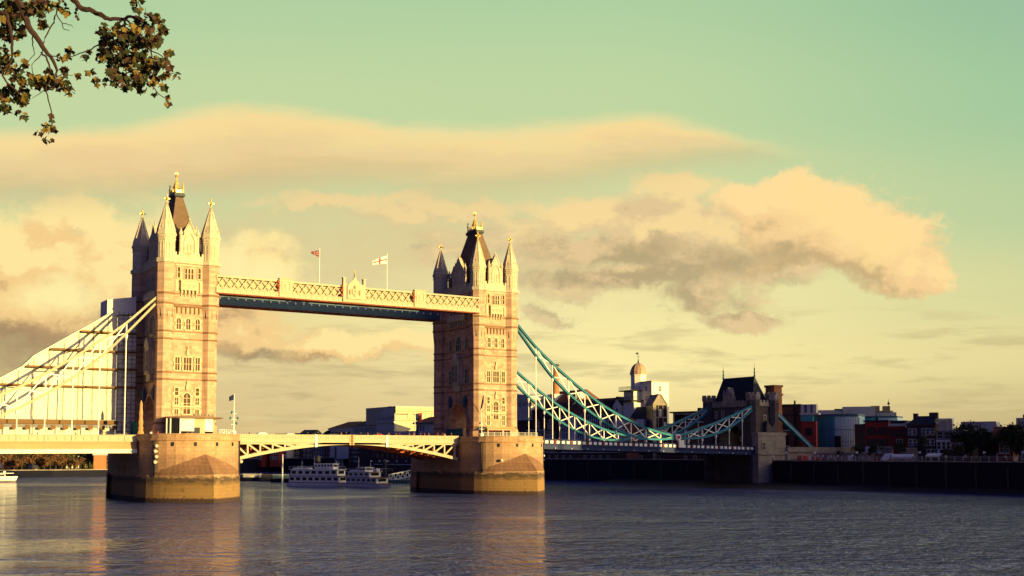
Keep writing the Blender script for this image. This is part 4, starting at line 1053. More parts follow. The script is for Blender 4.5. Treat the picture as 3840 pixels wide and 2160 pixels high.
# ------------------------------------------------------------------ south abutment tower
def make_abutment():
    t = thing('abutment_tower', 'squat stone gatehouse tower with a steep dark roof where the teal chains land', 'tower', (182, 0.8, GZ))
    x0, x1, yc, B = 178.0, 187.2, 0.9, 10.2
    b = MB()
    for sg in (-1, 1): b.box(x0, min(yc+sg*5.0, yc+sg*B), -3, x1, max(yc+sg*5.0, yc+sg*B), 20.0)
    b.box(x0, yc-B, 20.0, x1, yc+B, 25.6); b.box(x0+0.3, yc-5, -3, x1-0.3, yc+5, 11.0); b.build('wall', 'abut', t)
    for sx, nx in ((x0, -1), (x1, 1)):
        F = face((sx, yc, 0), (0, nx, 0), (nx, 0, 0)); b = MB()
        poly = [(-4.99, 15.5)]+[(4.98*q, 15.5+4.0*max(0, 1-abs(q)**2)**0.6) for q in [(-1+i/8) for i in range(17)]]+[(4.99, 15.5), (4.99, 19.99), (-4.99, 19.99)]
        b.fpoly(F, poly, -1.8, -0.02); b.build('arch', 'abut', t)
    # battlements
    for F, L in ((face((x0, yc, 0), (0, -1, 0), (-1, 0, 0)), 8.2), (face((x0+4.6, yc-B, 0), (1, 0, 0), (0, -1, 0)), 3.4)):
        b = MB(); b.fbox(F, -L, L, 25.3, 26.2, -0.5, 0.25); s = -L
        b.fbox(F, -L, L, 25.0, 25.3, -0.3, 0.4)
        while s < L: b.fbox(F, s, s+0.8, 26.2, 26.95, -0.45, 0.2); s += 1.5
        b.build('battlement', 'ston2', t)
    for x, y, zt_ in ((x0+0.2, yc-B+0.3, 29.2), (x0+0.2, yc+B-0.3, 29.0), (x1-0.6, yc-B+0.3, 29.4), (x1-0.6, yc+B-0.3, 29.2)):
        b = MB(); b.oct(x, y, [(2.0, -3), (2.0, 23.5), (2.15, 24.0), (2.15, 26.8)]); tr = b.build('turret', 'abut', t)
        b = MB(); b.oct(x, y, [(2.15, 26.8), (2.4, 27.3), (2.4, zt_-0.7), (2.1, zt_-0.7), (2.1, 26.9)])
        for k in range(8):
            a = k*math.pi/4; F = face((x, y, 0), (-math.sin(a), math.cos(a), 0), (math.cos(a), math.sin(a), 0)); b.fbox(F, -0.55, 0.55, zt_-0.7, zt_, 1.75, 2.2)
        b.build('turret_head', 'ston2', tr)
        g = MB()
        for k in range(8):
            a = k*math.pi/4; F = face((x, y, 0), (-math.sin(a), math.cos(a), 0), (math.cos(a), math.sin(a), 0)); g.fbox(F, -0.1, 0.1, 24.6, 26.2, 1.7, 2.03); g.fbox(F, -0.12, 0.12, 27.5, 28.0, 1.9, 2.25)
        g.build('arrow_slit', 'iron', tr)
    # roof with ridge and two finials, dormer gable
    b = MB(); xr = 182.0
    b.loft([[(x0+0.9, yc-B+1.4, 25.6), (x1-0.9, yc-B+1.4, 25.6), (x1-0.9, yc+B-1.4, 25.6), (x0+0.9, yc+B-1.4, 25.6)], [(xr-0.12, yc-6.9, 34.3), (xr+0.12, yc-6.9, 34.3), (xr+0.12, yc+7.1, 34.3), (xr-0.12, yc+7.1, 34.3)]])
    rf = b.build('roof', 'tile', t)
    b = MB(); b.box(xr-0.2, yc-6.9, 34.2, xr+0.2, yc+7.1, 34.55); b.build('ridge', 'lead', rf)
    for y in (yc-6.9, yc+7.1):
        b = MB(); b.lathe((xr, y, 0), [(0.3, 34.2), (0.3, 34.9), (0.14, 35.3), (0.28, 35.8), (0.11, 36.2), (0.22, 36.9), (0.07, 37.2), (0.03, 38.6)], 8); b.build('finial', 'iron', rf)
    F = face((x0, yc+0.8, 0), (0, -1, 0), (-1, 0, 0)); b = MB()
    b.fpoly(F, [(-1.9, 25.6), (1.9, 25.6), (1.9, 28.2), (1.3, 28.4), (0.2, 31.2), (-0.2, 31.2), (-1.3, 28.4), (-1.9, 28.2)], -2.0, 0.3)
    for s in (-1.9, 1.9):
        q = F(s, 0, 0); b.oct(q[0], q[1], [(0.4, 25.6), (0.4, 29.2), (0.05, 30.8)])
    gb = b.build('gable', 'ston2', t); window(F, 0, 26.6, 1.5, 1.4, gb, fw=0.2, lights=2, sub=False, out=0.45, glass='glass')
    for s in (-6.2, -3.2, 3.2, 6.2): window(face((x0, yc, 0), (0, -1, 0), (-1, 0, 0)), s, 21.6, 0.9, 2.0, t, fw=0.25, trans=1, glass='glass', lights=2)
    Fw = face((x0+4.6, yc-B, 0), (1, 0, 0), (0, -1, 0))
    for z in (20.0, 16.0): window(Fw, 0.2, z, 0.9, 2.0, t, fw=0.25, glass='glass', lights=2)
    # ashlar base block and buttress on the river side
    b = MB(); b.box(176.6, yc-B-3.2, -3, 188.6, yc-B+0.5, 15.7); b.box(176.4, yc-B-3.4, 15.7, 188.8, yc-B+0.3, 16.7); b.box(176.3, yc-B-3.5, 9.8, 188.9, yc-B+0.2, 10.4)
    b.build('base_block', 'ston2', t)
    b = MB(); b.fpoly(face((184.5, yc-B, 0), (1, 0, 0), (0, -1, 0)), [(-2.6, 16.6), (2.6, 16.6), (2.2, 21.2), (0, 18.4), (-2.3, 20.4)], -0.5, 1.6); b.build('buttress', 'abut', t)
    window(face((179, yc-B-3.2, 0), (1, 0, 0), (0, -1, 0)), 0, 11.3, 1.1, 2.3, t, fw=0.25, glass='glass', lights=2)
    return t
make_abutment()
# chimney stack behind the abutment roof
t = thing('chimney_stack', 'orange brick chimney stack rising behind the gatehouse tower', 'chimney', (191.5, -6.5, 16))
b = MB(); b.box(188.2, -8.4, 8, 191.6, -4.6, 28.6); b.build('shaft', 'brickorange', t)
b = MB(); b.box(187.9, -8.7, 28.6, 191.9, -4.3, 29.2); b.box(188.2, -8.4, 29.2, 191.6, -4.6, 31.2); b.box(187.9, -8.7, 31.2, 191.9, -4.3, 31.9); b.build('cap', 'brickorange', t)
# land ties
for y, lab in ((-10.0, 'straight white and teal land tie slanting down right of the gatehouse tower'), (10.8, 'straight white and teal land tie seen through the far side of the gatehouse')):
    t = thing('land_tie', lab, 'tie bar', (203, y, 11))
    for dz_, mt, w, h, nm in ((0, 'white', 0.9, 0.62, 'web'), (0.5, 'teal', 1.2, 0.42, 'top_flange'), (-0.5, 'teal', 1.2, 0.42, 'bottom_flange')):
        b = MB(); b.beam((186.0, y, 23.6+dz_), (204.5, y, 10.8+dz_), w, h); b.build(nm, mt, t)
# approach viaduct south of the abutment
t = thing('approach_viaduct', 'low stone approach viaduct with an arch, right of the gatehouse tower', 'viaduct', (230, -11, GZ))
Fv = face((188.7, -13.0, 0), (1, 0, 0), (0, -1, 0)); b = MB()
def archhole(c, w, zs, h): return [(c+w*(-1+i/8), zs+h*math.sqrt(max(0, 1-(-1+i/8)**2))) for i in range(17)]
pl = [(0, 6)]
for c in (6.5,): pl += [(c-3.4, 6)]+archhole(c, 3.4, 6.8, 2.6)+[(c+3.4, 6)]
pl += [(60, 6), (60, 10.9), (0, 11.3)]
b.fpoly(Fv, pl, -1.2, 0)
b.build('arch_wall', 'ston2', t)
b = MB(); b.fbox(Fv, 0, 60, 10.95, 12.2, -1.0, 0.25); b.fbox(Fv, 0, 60, 10.6, 10.9, -1.0, 0.4); b.build('parapet', 'ston2', t)
b = MB(); b.box(188.8, -11.9, 10.3, 250, 12.0, 10.6); b.build('road_deck', 'asphalt', t)
b = MB(); b.fring(Fv, [(2.6, 6)]+archhole(6.5, 3.9, 6.8, 3.1)+[(10.4, 6)], [(3.1, 6)]+archhole(6.5, 3.4, 6.8, 2.6)+[(9.9, 6)], -0.1, 0.2); b.build('arch_ring', 'ston2', t)

# ------------------------------------------------------------------ things on the piers
t = thing('control_cabin', 'low round-fronted cabin with cream panels and a thin disc roof on the nearer pier', 'cabin', (0, -15, PZ))
cx, cy, rx, ry = -0.3, -14.6, 5.4, 3.6
el = lambda a, k=1.0: (cx+rx*k*math.sin(a), cy-ry*k*math.cos(a))
wall_specs = [(-95, -62, 'glass', 'window'), (-62, -36, 'glass', 'window'), (-34, -3, 'white', 'wall_panel'), (-3, 24, 'panel', 'wall_panel'), (24, 55, 'white', 'wall_panel'), (55, 95, 'panel', 'wall_panel')]
for a0, a1, mt, nm in wall_specs:
    b = MB(); r0 = [el(R(a0+(a1-a0)*k/4)) for k in range(5)]; r1 = [el(R(a0+(a1-a0)*k/4), 0.93) for k in range(5)]
    b.prism(r0+r1[::-1], PZ+0.1 if mt != 'white' else PZ+1.7, PZ+4.5); b.build(nm, mt, t)
for a0, a1 in ((-34, -3), (24, 55)):
    b = MB(); r0 = [el(R(a0+(a1-a0)*k/4), 0.99) for k in range(5)]; r1 = [el(R(a0+(a1-a0)*k/4), 0.93) for k in range(5)]; b.prism(r0+r1[::-1], PZ+0.1, PZ+1.66); b.build('window', 'glass', t)
b = MB(); r0 = [el(R(-3+27*k/4), 1.01) for k in range(3)]; r1 = [el(R(-3+27*k/4), 0.95) for k in range(3)]; b.prism(r0+r1[::-1], PZ+0.1, PZ+2.5); b.build('door', 'iron', t)
for a in (-78, -62, -35): b = MB(); x, y = el(R(a), 1.04); b.lathe((x, y, 0), [(0.16, PZ), (0.16, PZ+4.6)], 8); b.build('column', 'white', t)
b = MB(); b.lathe((cx+0.6, cy, 0), [(0.5, PZ+4.45), (1.0, PZ+4.5), (1.12, PZ+4.75), (1.0, PZ+4.95), (0.5, PZ+5.15), (0.1, PZ+5.25)], 32, 0, 0, rx*1.12, ry*1.2); b.build('roof', 'copper', t)
b = MB()
for k in range(6): b.box(cx+0.5+k*0.8, cy-1.2, PZ+5.1, cx+0.9+k*0.8, cy-0.8, PZ+5.55)
b.build('roof_vent', 'pole', t)
t = thing('pier_kiosk', 'small flat-roofed kiosk with a dark window strip on the farther pier', 'kiosk', (80.6, -15, PZ))
Fk = face((80.9, -14.8, 0), (1, 0, 0), (0, -1, 0)); b = MB(); b.fbox(Fk, -3.7, 3.7, PZ, PZ+3.2, -2.5, 0); b.build('wall', 'panel', t)
b = MB(); b.fbox(Fk, -4.3, 4.5, PZ+3.2, PZ+3.5, -3, 0.5); b.fbox(Fk, -4.0, 4.2, PZ+3.5, PZ+3.65, -2.8, 0.3); b.build('roof', 'cream2', t)
window(Fk, -1.3, PZ+1.15, 3.9, 1.5, t, frame='darkred', glass='glass', lights=4, trans=0, fw=0.15, out=0.12)
window(Fk, 2.3, PZ+1.15, 1.6, 1.5, t, frame='darkred', glass='glass', lights=2, trans=0, fw=0.15, out=0.12)
def railing(x0, y0, x1, y1, z, label):
    t = thing('railing', label, 'railing', (x0, y0, z)); p = V(x0, y0, z); q = V(x1, y1, z); L = (q-p).length
    b = MB(); n = int(L/1.5)
    for i in range(n+1): c = p+(q-p)*(i/n); b.tube([c, c+V(0, 0, 2.1)], 0.06, 5)
    b.build('post', 'white', t)
    b = MB()
    for h in (1.35, 1.7, 2.05): b.tube([p+V(0, 0, h), q+V(0, 0, h)], 0.04, 5)
    b.build('rail', 'white', t)
railing(SP-8.5, -17.5, SP+5.5, -22.0, PZ, 'white pipe railing on the farther pier in front of the kiosk')
railing(3.5, -23.0, 10.0, -14.5, PZ, 'white pipe railing on the nearer pier right of the cabin')
t = thing('gate_hoarding', 'teal board hoarding closing part of the road arch on the left tower', 'hoarding', (-8.0, 1.5, PZ))
b = MB(); b.box(-7.9, -0.6, PZ, -7.7, 5.4, PZ+4.2); b.build('board', 'tealboard', t)
b = MB(); [b.box(-7.7, y, PZ, -7.5, y+0.15, PZ+4.2) for y in (-0.6, 1.8, 5.2)]; b.build('strut', 'iron', t)
t = thing('road_gate', 'teal gates across the foot of the road arch on the right tower', 'gate', (SP-6.2, 0, PZ))
for y in (-4.3, 0.1): b = MB(); b.box(SP-6.5, y, PZ, SP-6.35, y+4.2, PZ+3.4); b.box(SP-6.56, y, PZ+1.5, SP-6.3, y+4.2, PZ+1.7); b.build('leaf', 'tealboard', t)
t = thing('wrapped_column', 'tall lamp column wrapped in orange sheeting before the left tower arch', 'lamp column', (-9.4, -8.2, PZ))
b = MB(); b.lathe((-9.4, -8.2, 0), [(0.85, PZ), (0.7, PZ+1.6), (0.5, PZ+2.0), (0.62, PZ+2.5), (0.45, PZ+2.9), (0.55, PZ+3.8), (0.36, PZ+5.0), (0.45, PZ+5.8), (0.30, PZ+7.0), (0.33, PZ+7.8), (0.1, PZ+8.6)], 7); b.build('wrapping', 'tarp', t)
b = MB(); b.lathe((-9.4, -8.2, 0), [(1.1, PZ), (1.1, PZ+0.5), (0.9, PZ+0.7)], 8); b.build('base', 'white', t)
def mast(x, y, z0, z1, label, flag=True):
    t = thing('signal_mast', label, 'mast', (x, y, z0))
    b = MB(); b.tube([(x, y, z0), (x, y, z1)], [0.16, 0.08], 8); b.box(x-0.45, y-0.3, z0, x+0.45, y+0.3, z0+1.9); b.build('pole', 'white', t)
    b = MB(); zc = z0+(z1-z0)*0.44
    for dz_, l in ((0, 0.9), (1.3, 0.6), (-1.2, 0.7)): b.tube([(x-l, y, zc+dz_), (x+l, y, zc+dz_)], 0.06, 5)
    b.build('cross_arm', 'white', t)
    b = MB()
    for dx, dz_ in ((-0.8, 0.2), (0.85, 0.2), (-0.5, 1.5), (0.6, -1.0)): b.lathe((x+dx, y, zc+dz_-0.25), [(0.05, 0), (0.25, 0.1), (0.25, 0.5), (0.1, 0.65)], 8)
    b.build('lamp', 'blue', t)
    if flag: flag_mesh(x-0.1, y, z1-0.1, 1.05, 1.3, 0.6, 0.2, lambda u, v: 0).build('flag', 'cl_navy', t)
mast(10.2, -13.0, PZ, 24.0, 'slim white signal mast with small dark flag on the nearer pier')
mast(SP-6.9, -14.8, PZ, 20.4, 'slim white signal mast with lamps beside the kiosk on the farther pier', False)
t = thing('furled_flag', 'dark furled flag on a slanting staff above the kiosk of the right tower', 'flag', (SP-6.0, -13.5, 21))
b = MB(); b.tube([(SP-5.4, -12.0, 20.4), (SP-6.2, -14.6, 25.8)], 0.06, 5); b.build('staff', 'white', t)
b = MB(); b.tube([(SP-6.15, -14.5, 25.4), (SP-6.3, -14.4, 23.8), (SP-6.6, -14.2, 22.2), (SP-6.9, -14.1, 21.4)], [0.1, 0.28, 0.22, 0.06], 6); b.build('flag', 'cl_navy', t)
def fenders(x0, a, label, n=4):
    t = thing('fender_cluster', label, 'mooring fittings', (x0, -24, 8)); a = R(a)
    d = V(math.sin(a), -math.cos(a), 0); c = V(x0+10.6*math.sin(a), -14-10.6*math.cos(a), 0)
    for k in range(n):
        b = MB(); q = c+d*0.55; b.ball((q.x+0.25*(k % 2), q.y, 8.6+k*1.15), 0.40, 8); b.tube([c+V(0, 0, 8.6+k*1.15)-d*0.3, q+V(0, 0, 8.6+k*1.15)], 0.18, 6); b.build('bollard', 'concrete', t)
fenders(0, -58, 'column of four pale mooring bollards on the left flank of the nearer pier')
fenders(SP, -34, 'single pale mooring bollard on the front of the farther pier', 1)
fenders(SP, 76, 'stack of pale mooring bollards on the right edge of the farther pier', 3)
fenders(0, 80, 'single pale mooring bollard on the right edge of the nearer pier', 1)

# ------------------------------------------------------------------ people
def person_mesh(name, J):
    """one skinned body; J: joint -> (x, y, z, radius)"""
    names = list(J); idx = {n: i for i, n in enumerate(names)}
    E_ = [('pelvis', 'belly'), ('belly', 'chest'), ('chest', 'neck'), ('neck', 'head0'), ('head0', 'head1')]
    for s in 'LR': E_ += [('pelvis', 'hip'+s), ('hip'+s, 'knee'+s), ('knee'+s, 'ank'+s), ('ank'+s, 'toe'+s), ('chest', 'sho'+s), ('sho'+s, 'elb'+s), ('elb'+s, 'wri'+s), ('wri'+s, 'hand'+s)]
    me = bpy.data.meshes.new('tmp'); me.from_pydata([J[n][:3] for n in names], [(idx[a], idx[c]) for a, c in E_], [])
    o = bpy.data.objects.new('tmp', me); COL.objects.link(o)
    o.modifiers.new('s', 'SKIN'); 
    for n in names:
        sv = me.skin_vertices[0].data[idx[n]]; sv.radius = (J[n][3], J[n][3]*0.85); sv.use_root = (n == 'pelvis')
    ss = o.modifiers.new('d', 'SUBSURF'); ss.levels = 1; ss.render_levels = 1
    bpy.context.view_layer.update()
    dg = bpy.context.evaluated_depsgraph_get(); res = bpy.data.meshes.new_from_object(o.evaluated_get(dg))
    bpy.data.objects.remove(o); res.name = name
    res.materials.clear()
    for q in ('skin', 'cl_red', 'cl_denim', 'hair'): res.materials.append(M[q])
    for p in res.polygons:
        c = p.center
        p.material_index = 3 if c.z > 1.66 or (c.z > 1.58 and c.y > 0.02) else 0 if c.z > 1.44 else 1 if c.z > 0.86 else 2
        if 0.68 < c.z < 0.86 and abs(c.x) > 0.2: p.material_index = 0
        if c.z < 0.07: p.material_index = 3
        p.use_smooth = True
    return res
def pose(step, arm):
    J = {'pelvis': (0, 0, 0.95, .145), 'belly': (0, -0.01, 1.1, .135), 'chest': (0, 0, 1.33, .155), 'neck': (0, 0.0, 1.49, .055), 'head0': (0, -0.015, 1.58, .085), 'head1': (0, -0.015, 1.70, .085)}
    for s, q in (('L', -1), ('R', 1)):
        st = step*q
        J['hip'+s] = (q*.10, 0, .90, .095); J['knee'+s] = (q*.11, -st*0.5-0.02, .49, .062); J['ank'+s] = (q*.11, -st*0.9+0.03, .08, .042); J['toe'+s] = (q*.12, -st*0.9-0.12, .035, .035)
        J['sho'+s] = (q*.20, 0, 1.39, .065); J['elb'+s] = (q*.25, st*0.5*arm+0.02, 1.12, .047); J['wri'+s] = (q*.25, st*arm-0.05, .86, .033); J['hand'+s] = (q*.245, st*arm-0.08, .76, .036)
    return J
PM = [person_mesh('person', pose(0.02, 0.3)), person_mesh('person', pose(0.24, 0.9))]
CW = {'cl_red': 'red', 'cl_white': 'white', 'cl_navy': 'navy', 'cl_brown': 'brown', 'cl_black': 'black', 'cl_orange': 'orange', 'cl_denim': 'denim blue'}
def person(x, y, z, rot, top, legs, label, group, walk=0):
    o = bpy.data.objects.new('person', PM[walk]); COL.objects.link(o); o.location = (x, y, z); o.rotation_euler.z = rot
    o.scale = (1, 1, random.uniform(0.95, 1.05))
    for i, q in ((1, top), (2, legs)): o.material_slots[i].link = 'OBJECT'; o.material_slots[i].material = M[q]
    return tag(o, label, 'person', group)
tops = ['cl_red', 'cl_white', 'cl_orange', 'cl_navy', 'cl_brown', 'cl_red', 'cl_black', 'cl_white', 'cl_red', 'cl_orange']
bx = [15.5, 30.2, 33.0, 38.8, 40.3, 44.4, 46.0, 48.8, 49.6, 51.8, 54.0, 55.2, 57.6, 59.0, 61.2, 62.0, 63.4, 66.2, 67.4, 68.1, 70.3]
for i, x in enumerate(bx):
    tp = tops[(i*3+i//4) % 10]; lg = ['cl_denim', 'cl_black', 'cl_navy'][i % 3]
    person(x, -8.7+(i % 3)*0.3, 13.92, R(90 if i % 2 else -90), tp, lg, f'{ORD[i]} person from the left on the bascule footway, in {CW[tp]} top', 'people walking on the opening span', i % 2)
for i, x in enumerate([-32.2, -31.0, -23.4, -17.9, -17.2, -12.6]):
    tp = ['cl_brown', 'cl_black', 'cl_brown', 'cl_navy', 'cl_brown', 'cl_black'][i]
    person(x, -9.2+(i % 2)*0.4, 13.38, R(90 if i % 2 else -90), tp, 'cl_denim', f'{ORD[i]} person from the left before the white hoarding on the cream deck, in {CW[tp]} top', 'people walking past the scaffold', (i+1) % 2)
for i, (x, y, tp) in enumerate([(-8.6, -13.5, 'cl_white'), (-7.6, -15.2, 'cl_red'), (-4.4, -20.2, 'cl_white'), (-3.0, -21.0, 'cl_brown'), (4.6, -22.0, 'cl_white'), (6.2, -21.0, 'cl_white'), (7.6, -19.5, 'cl_brown')]):
    person(x, y, PZ+0.02, R(40*i), tp, 'cl_denim', f'{ORD[i]} person from the left standing by the cabin on the nearer pier, in {CW[tp]} top', 'people standing on the nearer pier', 0)
for i, (x, tp) in enumerate([(98, 'cl_white'), (104, 'cl_red'), (113, 'cl_navy'), (121, 'cl_white'), (133, 'cl_black'), (151, 'cl_white')]):
    person(x, -9.0, zS(x)-1.0, R(90 if i % 2 else -90), tp, 'cl_denim', f'{ORD[i]} person from the left on the navy deck under the teal chains, in {CW[tp]} top', 'people walking under the teal chains', i % 2)

# ------------------------------------------------------------------ vehicles
def make_car(label, paint, x, y, z, van=False, rot=0.0, group='vehicles crossing the bridge', bus=False):
    t = thing('van' if van else 'car', label, 'van' if van else 'car', (0, 0, 0), group)
    L, w, h = (5.2, 0.98, 2.25) if van else (4.3, 0.87, 1.45)
    if van: prof = [(-L/2, 0.35), (L/2, 0.35), (L/2, 1.0), (L/2-0.55, 1.25), (L/2-1.1, 2.1), (L/2-1.4, h), (-L/2+0.1, h), (-L/2, h-0.2)]
    else: prof = [(-L/2, 0.35), (L/2, 0.35), (L/2, 0.72), (L/2-0.2, 0.85), (L/2-1.15, 0.98), (L/2-1.85, h), (-L/2+1.0, h), (-L/2+0.3, 1.0), (-L/2, 0.9)]
    F = face((0, 0, 0), (1, 0, 0), (0, -1, 0)); b = MB()
    cz = 1.0
    rings = []
    for n, s in ((w, 0.94), (w*0.97, 1.0), (-w*0.97, 1.0), (-w, 0.94)):
        rings.append([F(a*(0.985 if abs(n) == w else 1), z_ if z_ < cz else cz+(z_-cz)*(0.96 if abs(n) == w else 1), n*(1 if z_ < cz+0.05 else 0.86)) for a, z_ in prof])
    b.loft(rings); b.build('body', paint, t)
    g = MB()
    for sg in (-1, 1):
        if van: q = [(L/2-1.6, 1.25), (L/2-0.75, 1.25), (L/2-1.2, 1.95), (L/2-1.6, 1.95)]
        else: q = [(-L/2+0.55, 1.0), (L/2-1.3, 1.0), (L/2-1.85, h-0.1), (-L/2+1.05, h-0.1)]
        F2 = face((0, 0, 0), (1, 0, 0), (0, sg, 0)); g.fpoly(F2, q, 0.3, w*0.88)
    g.build('side_window', 'glass', t)
    b = MB()
    p = [(L/2-0.62, 1.28), (L/2-1.08, 2.05)] if van else [(L/2-1.2, 1.0), (L/2-1.82, h-0.06)]
    b.add([(p[0][0]+0.04, -0.7, p[0][1]), (p[0][0]+0.04, 0.7, p[0][1]), (p[1][0]+0.04, 0.62, p[1][1]), (p[1][0]+0.04, -0.62, p[1][1])], [(0, 1, 2, 3)]); b.build('windscreen', 'glass', t)
    for sx in (-1, 1):
        for sy in (-1, 1):
            b = MB(); cx_, cy_ = sx*L*0.31, sy*(w-0.1)
            ring = lambda r, y: [(cx_+r*math.cos(i*math.pi/8), y, 0.32+r*math.sin(i*math.pi/8)) for i in range(16)]
            b.loft([ring(0.32, cy_-0.1), ring(0.32, cy_+0.1)]); wl = b.build('wheel', 'tyre', t)
            b = MB(); b.loft([ring(0.18, cy_-0.115), ring(0.18, cy_+0.115)]); b.build('rim', 'chrome', wl)
    for sy in (-1, 1):
        b = MB(); b.box(L/2-0.06, sy*0.55-0.16, 0.62, L/2+0.03, sy*0.55+0.16, 0.76); b.build('headlight', 'lampglass', t)
        b = MB(); b.box(-L/2-0.03, sy*0.6-0.12, 0.65, -L/2+0.06, sy*0.6+0.12, 0.85); b.build('tail_light', 'red', t)
    t.location = (x, y, z); t.rotation_euler.z = rot
    return t
make_car('white car near the left end of the opening span', 'car_white', 20.5, -4.5, 13.92)
make_car('silver car left of the middle of the opening span', 'car_silver', 28.6, -2.0, 13.92)
make_car('dark car at the middle of the opening span', 'car_dark', 41.0, 1.5, 13.92, rot=math.pi)
make_car('red car right of the middle of the opening span', 'car_red', 53.5, 1.5, 13.92, False, math.pi)
make_car('red van parked under the stone arch right of the gatehouse', 'car_red', 192.8, -16.0, GZ+0.01, True, 0.3, 'vehicles on the south quay')
make_car('red car beside the van near the stone arch', 'car_red', 196.5, -18.5, GZ+0.01, False, 0.2, 'vehicles on the south quay')
make_car('white van on the quay between two lamp posts', 'car_white', 204.0, -27.0, GZ+0.01, True, -0.6, 'vehicles on the south quay')

# ------------------------------------------------------------------ boats and moorings
def local(o, ang):
    """frame with x forward along ang, returned as function to world points"""
    c, s = math.cos(ang), math.sin(ang); o = Vector(o)
    return lambda x, y, z: (o.x+x*c-y*s, o.y+x*s+y*c, o.z+z)
def hull(b, T, L, w, z0, z1, bow=0.25, m=0, stern=0.92):
    def outl(k, z, lean):
        pts = []
        for i in range(9):
            u = i/8; x = -L/2+L*u+lean*(u**3); ww = w*k*(1 if u < 1-bow else math.sqrt(max(0.0, 1-((u-(1-bow))/bow)**2))*0.98+0.02)
            if u < 0.1: ww *= stern
            pts.append((x, ww, z))
        return [T(*p) for p in pts]+[T(x, -y, z) for x, y, z in pts[::-1]]
    b.loft([outl(0.86, z0, -0.5), outl(1.0, (z0+z1)/2, 0.0), outl(1.03, z1, 0.4)], m)
def tbox(b, T, x0, x1, y0, y1, z0, z1, m=0):
    vs = [T(x, y, z) for z in (z0, z1) for y in (y0, y1) for x in (x0, x1)]
    b.add(vs, [(0, 2, 3, 1), (4, 5, 7, 6), (0, 1, 5, 4), (2, 6, 7, 3), (0, 4, 6, 2), (1, 3, 7, 5)], m)
def passenger_boat(label, c, ang, L, w, decks, house, dark=False):
    t = thing('passenger_boat', label, 'boat', c, 'boats moored beyond the bridge'); T = local(c, ang)
    b = MB(); hull(b, T, L, w, -0.5, 1.1); b.build('hull', 'boatwhite', t)
    b = MB(); hull(b, T, L*1.01, w*1.03, 1.1, 1.28); b.build('rubbing_strake', 'darkred', t)
    z = 1.28
    for k, (x0, x1, h) in enumerate(decks):
        b = MB(); tbox(b, T, x0, x1, -w*0.9, w*0.9, z, z+h); b.build('saloon', 'boatwhite', t)
        n = max(3, int((x1-x0)/2.1))
        for sg in (-1, 1):
            for i in range(n):
                a = x0+(x1-x0)*(i+0.5)/n; g = MB(); tbox(g, T, a-0.72, a+0.72, sg*w*0.9-0.03, sg*w*0.9+0.03, z+h*0.34, z+h*0.80); g.build('window', 'glass', t)
        for q in (x0, x1): g = MB(); tbox(g, T, q-0.03, q+0.03, -w*0.6, w*0.6, z+h*0.34, z+h*0.80); g.build('end_window', 'glass', t)
        b = MB(); tbox(b, T, x0-0.6, x1+0.6, -w*0.98, w*0.98, z+h, z+h+0.12); b.build('deck_edge', 'darkred' if k == 0 else 'boatwhite', t)
        z += h+0.12
    x0, x1, h = house
    b = MB(); tbox(b, T, x0, x1, -w*0.6, w*0.6, z, z+h); tbox(b, T, x0-0.3, x1+0.3, -w*0.68, w*0.68, z+h, z+h+0.14); wh = b.build('wheelhouse', 'boatwhite', t)
    g = MB()
    for sg in (-1, 1):
        for i in range(6):
            a = x0+(x1-x0)*(i+0.5)/6; tbox(g, T, a-0.28, a+0.28, sg*w*0.6-0.03, sg*w*0.6+0.03, z+h*0.45, z+h*0.85)
    for q in (x0, x1): tbox(g, T, q-0.03, q+0.03, -w*0.5, w*0.5, z+h*0.45, z+h*0.85)
    g.build('window', 'glass', wh)
    b = MB()
    for x, hh in ((x0-1.2, 4.4), (x1+0.3, 2.6), (-L*0.3, 2.8)): b.tube([T(x, 0.2, z-0.2), T(x, 0.2, z+hh)], 0.06, 5); b.tube([T(x-0.5, 0.2, z+hh*0.7), T(x+0.5, 0.2, z+hh*0.7)], 0.04, 5)
    b.build('mast', 'white', t)
    b = MB(); 
    for sg in (-1, 1):
        b.tube([T(-L*0.45, sg*w*0.85, z+0.9), T(L*0.4, sg*w*0.85, z+0.9)], 0.035, 5)
        for i in range(12): a = -L*0.45+L*0.85*i/11; b.tube([T(a, sg*w*0.85, z-0.1), T(a, sg*w*0.85, z+0.9)], 0.03, 4)
    b.build('railing', 'white', t)
    b = MB(); tbox(b, T, -L*0.42, -L*0.15, -w*0.5, w*0.5, z, z+0.45); tbox(b, T, L*0.12, L*0.2, -0.7, 0.7, z, z+1.0); b.build('deck_locker', 'boatwhite', t)
    return t
a1 = math.atan2(-16.3, 12.4)
passenger_boat('white double-deck passenger boat with a long wheelhouse, left of the moored pair', (68.9, 73.2, 0), a1, 20.5, 3.0, [(-9.2, 8.6, 1.95), (-8.6, 8.0, 1.95)], (-0.5, 6.0, 1.7))
passenger_boat('white passenger boat with an open stern deck, right of the moored pair', (77.6, 54.2, 0), math.atan2(-18.5, 5.5), 18.5, 2.7, [(-8.4, 5.4, 1.7), (-7.4, 2.2, 1.6)], (-4.2, -0.4, 1.2))
t = thing('small_boat', 'small bright white cabin boat on the water at the left edge', 'boat', (-14, 195, 0)); q = gp(12, 438); T = local((q.x, q.y, 0), R(-14))
b = MB(); hull(b, T, 10.0, 1.7, -0.3, 1.9); b.build('hull', 'boatwhite', t)
b = MB(); hull(b, T, 10.05, 1.74, 0.0, 0.3); b.build('boot_stripe', 'darkred', t)
b = MB(); tbox(b, T, -4.0, 1.0, -1.2, 1.2, 1.9, 2.7); b.build('cabin', 'boatwhite', t); g = MB(); tbox(g, T, -3.8, 0.8, -1.23, 1.23, 2.0, 2.55); g.build('window', 'glass', t)
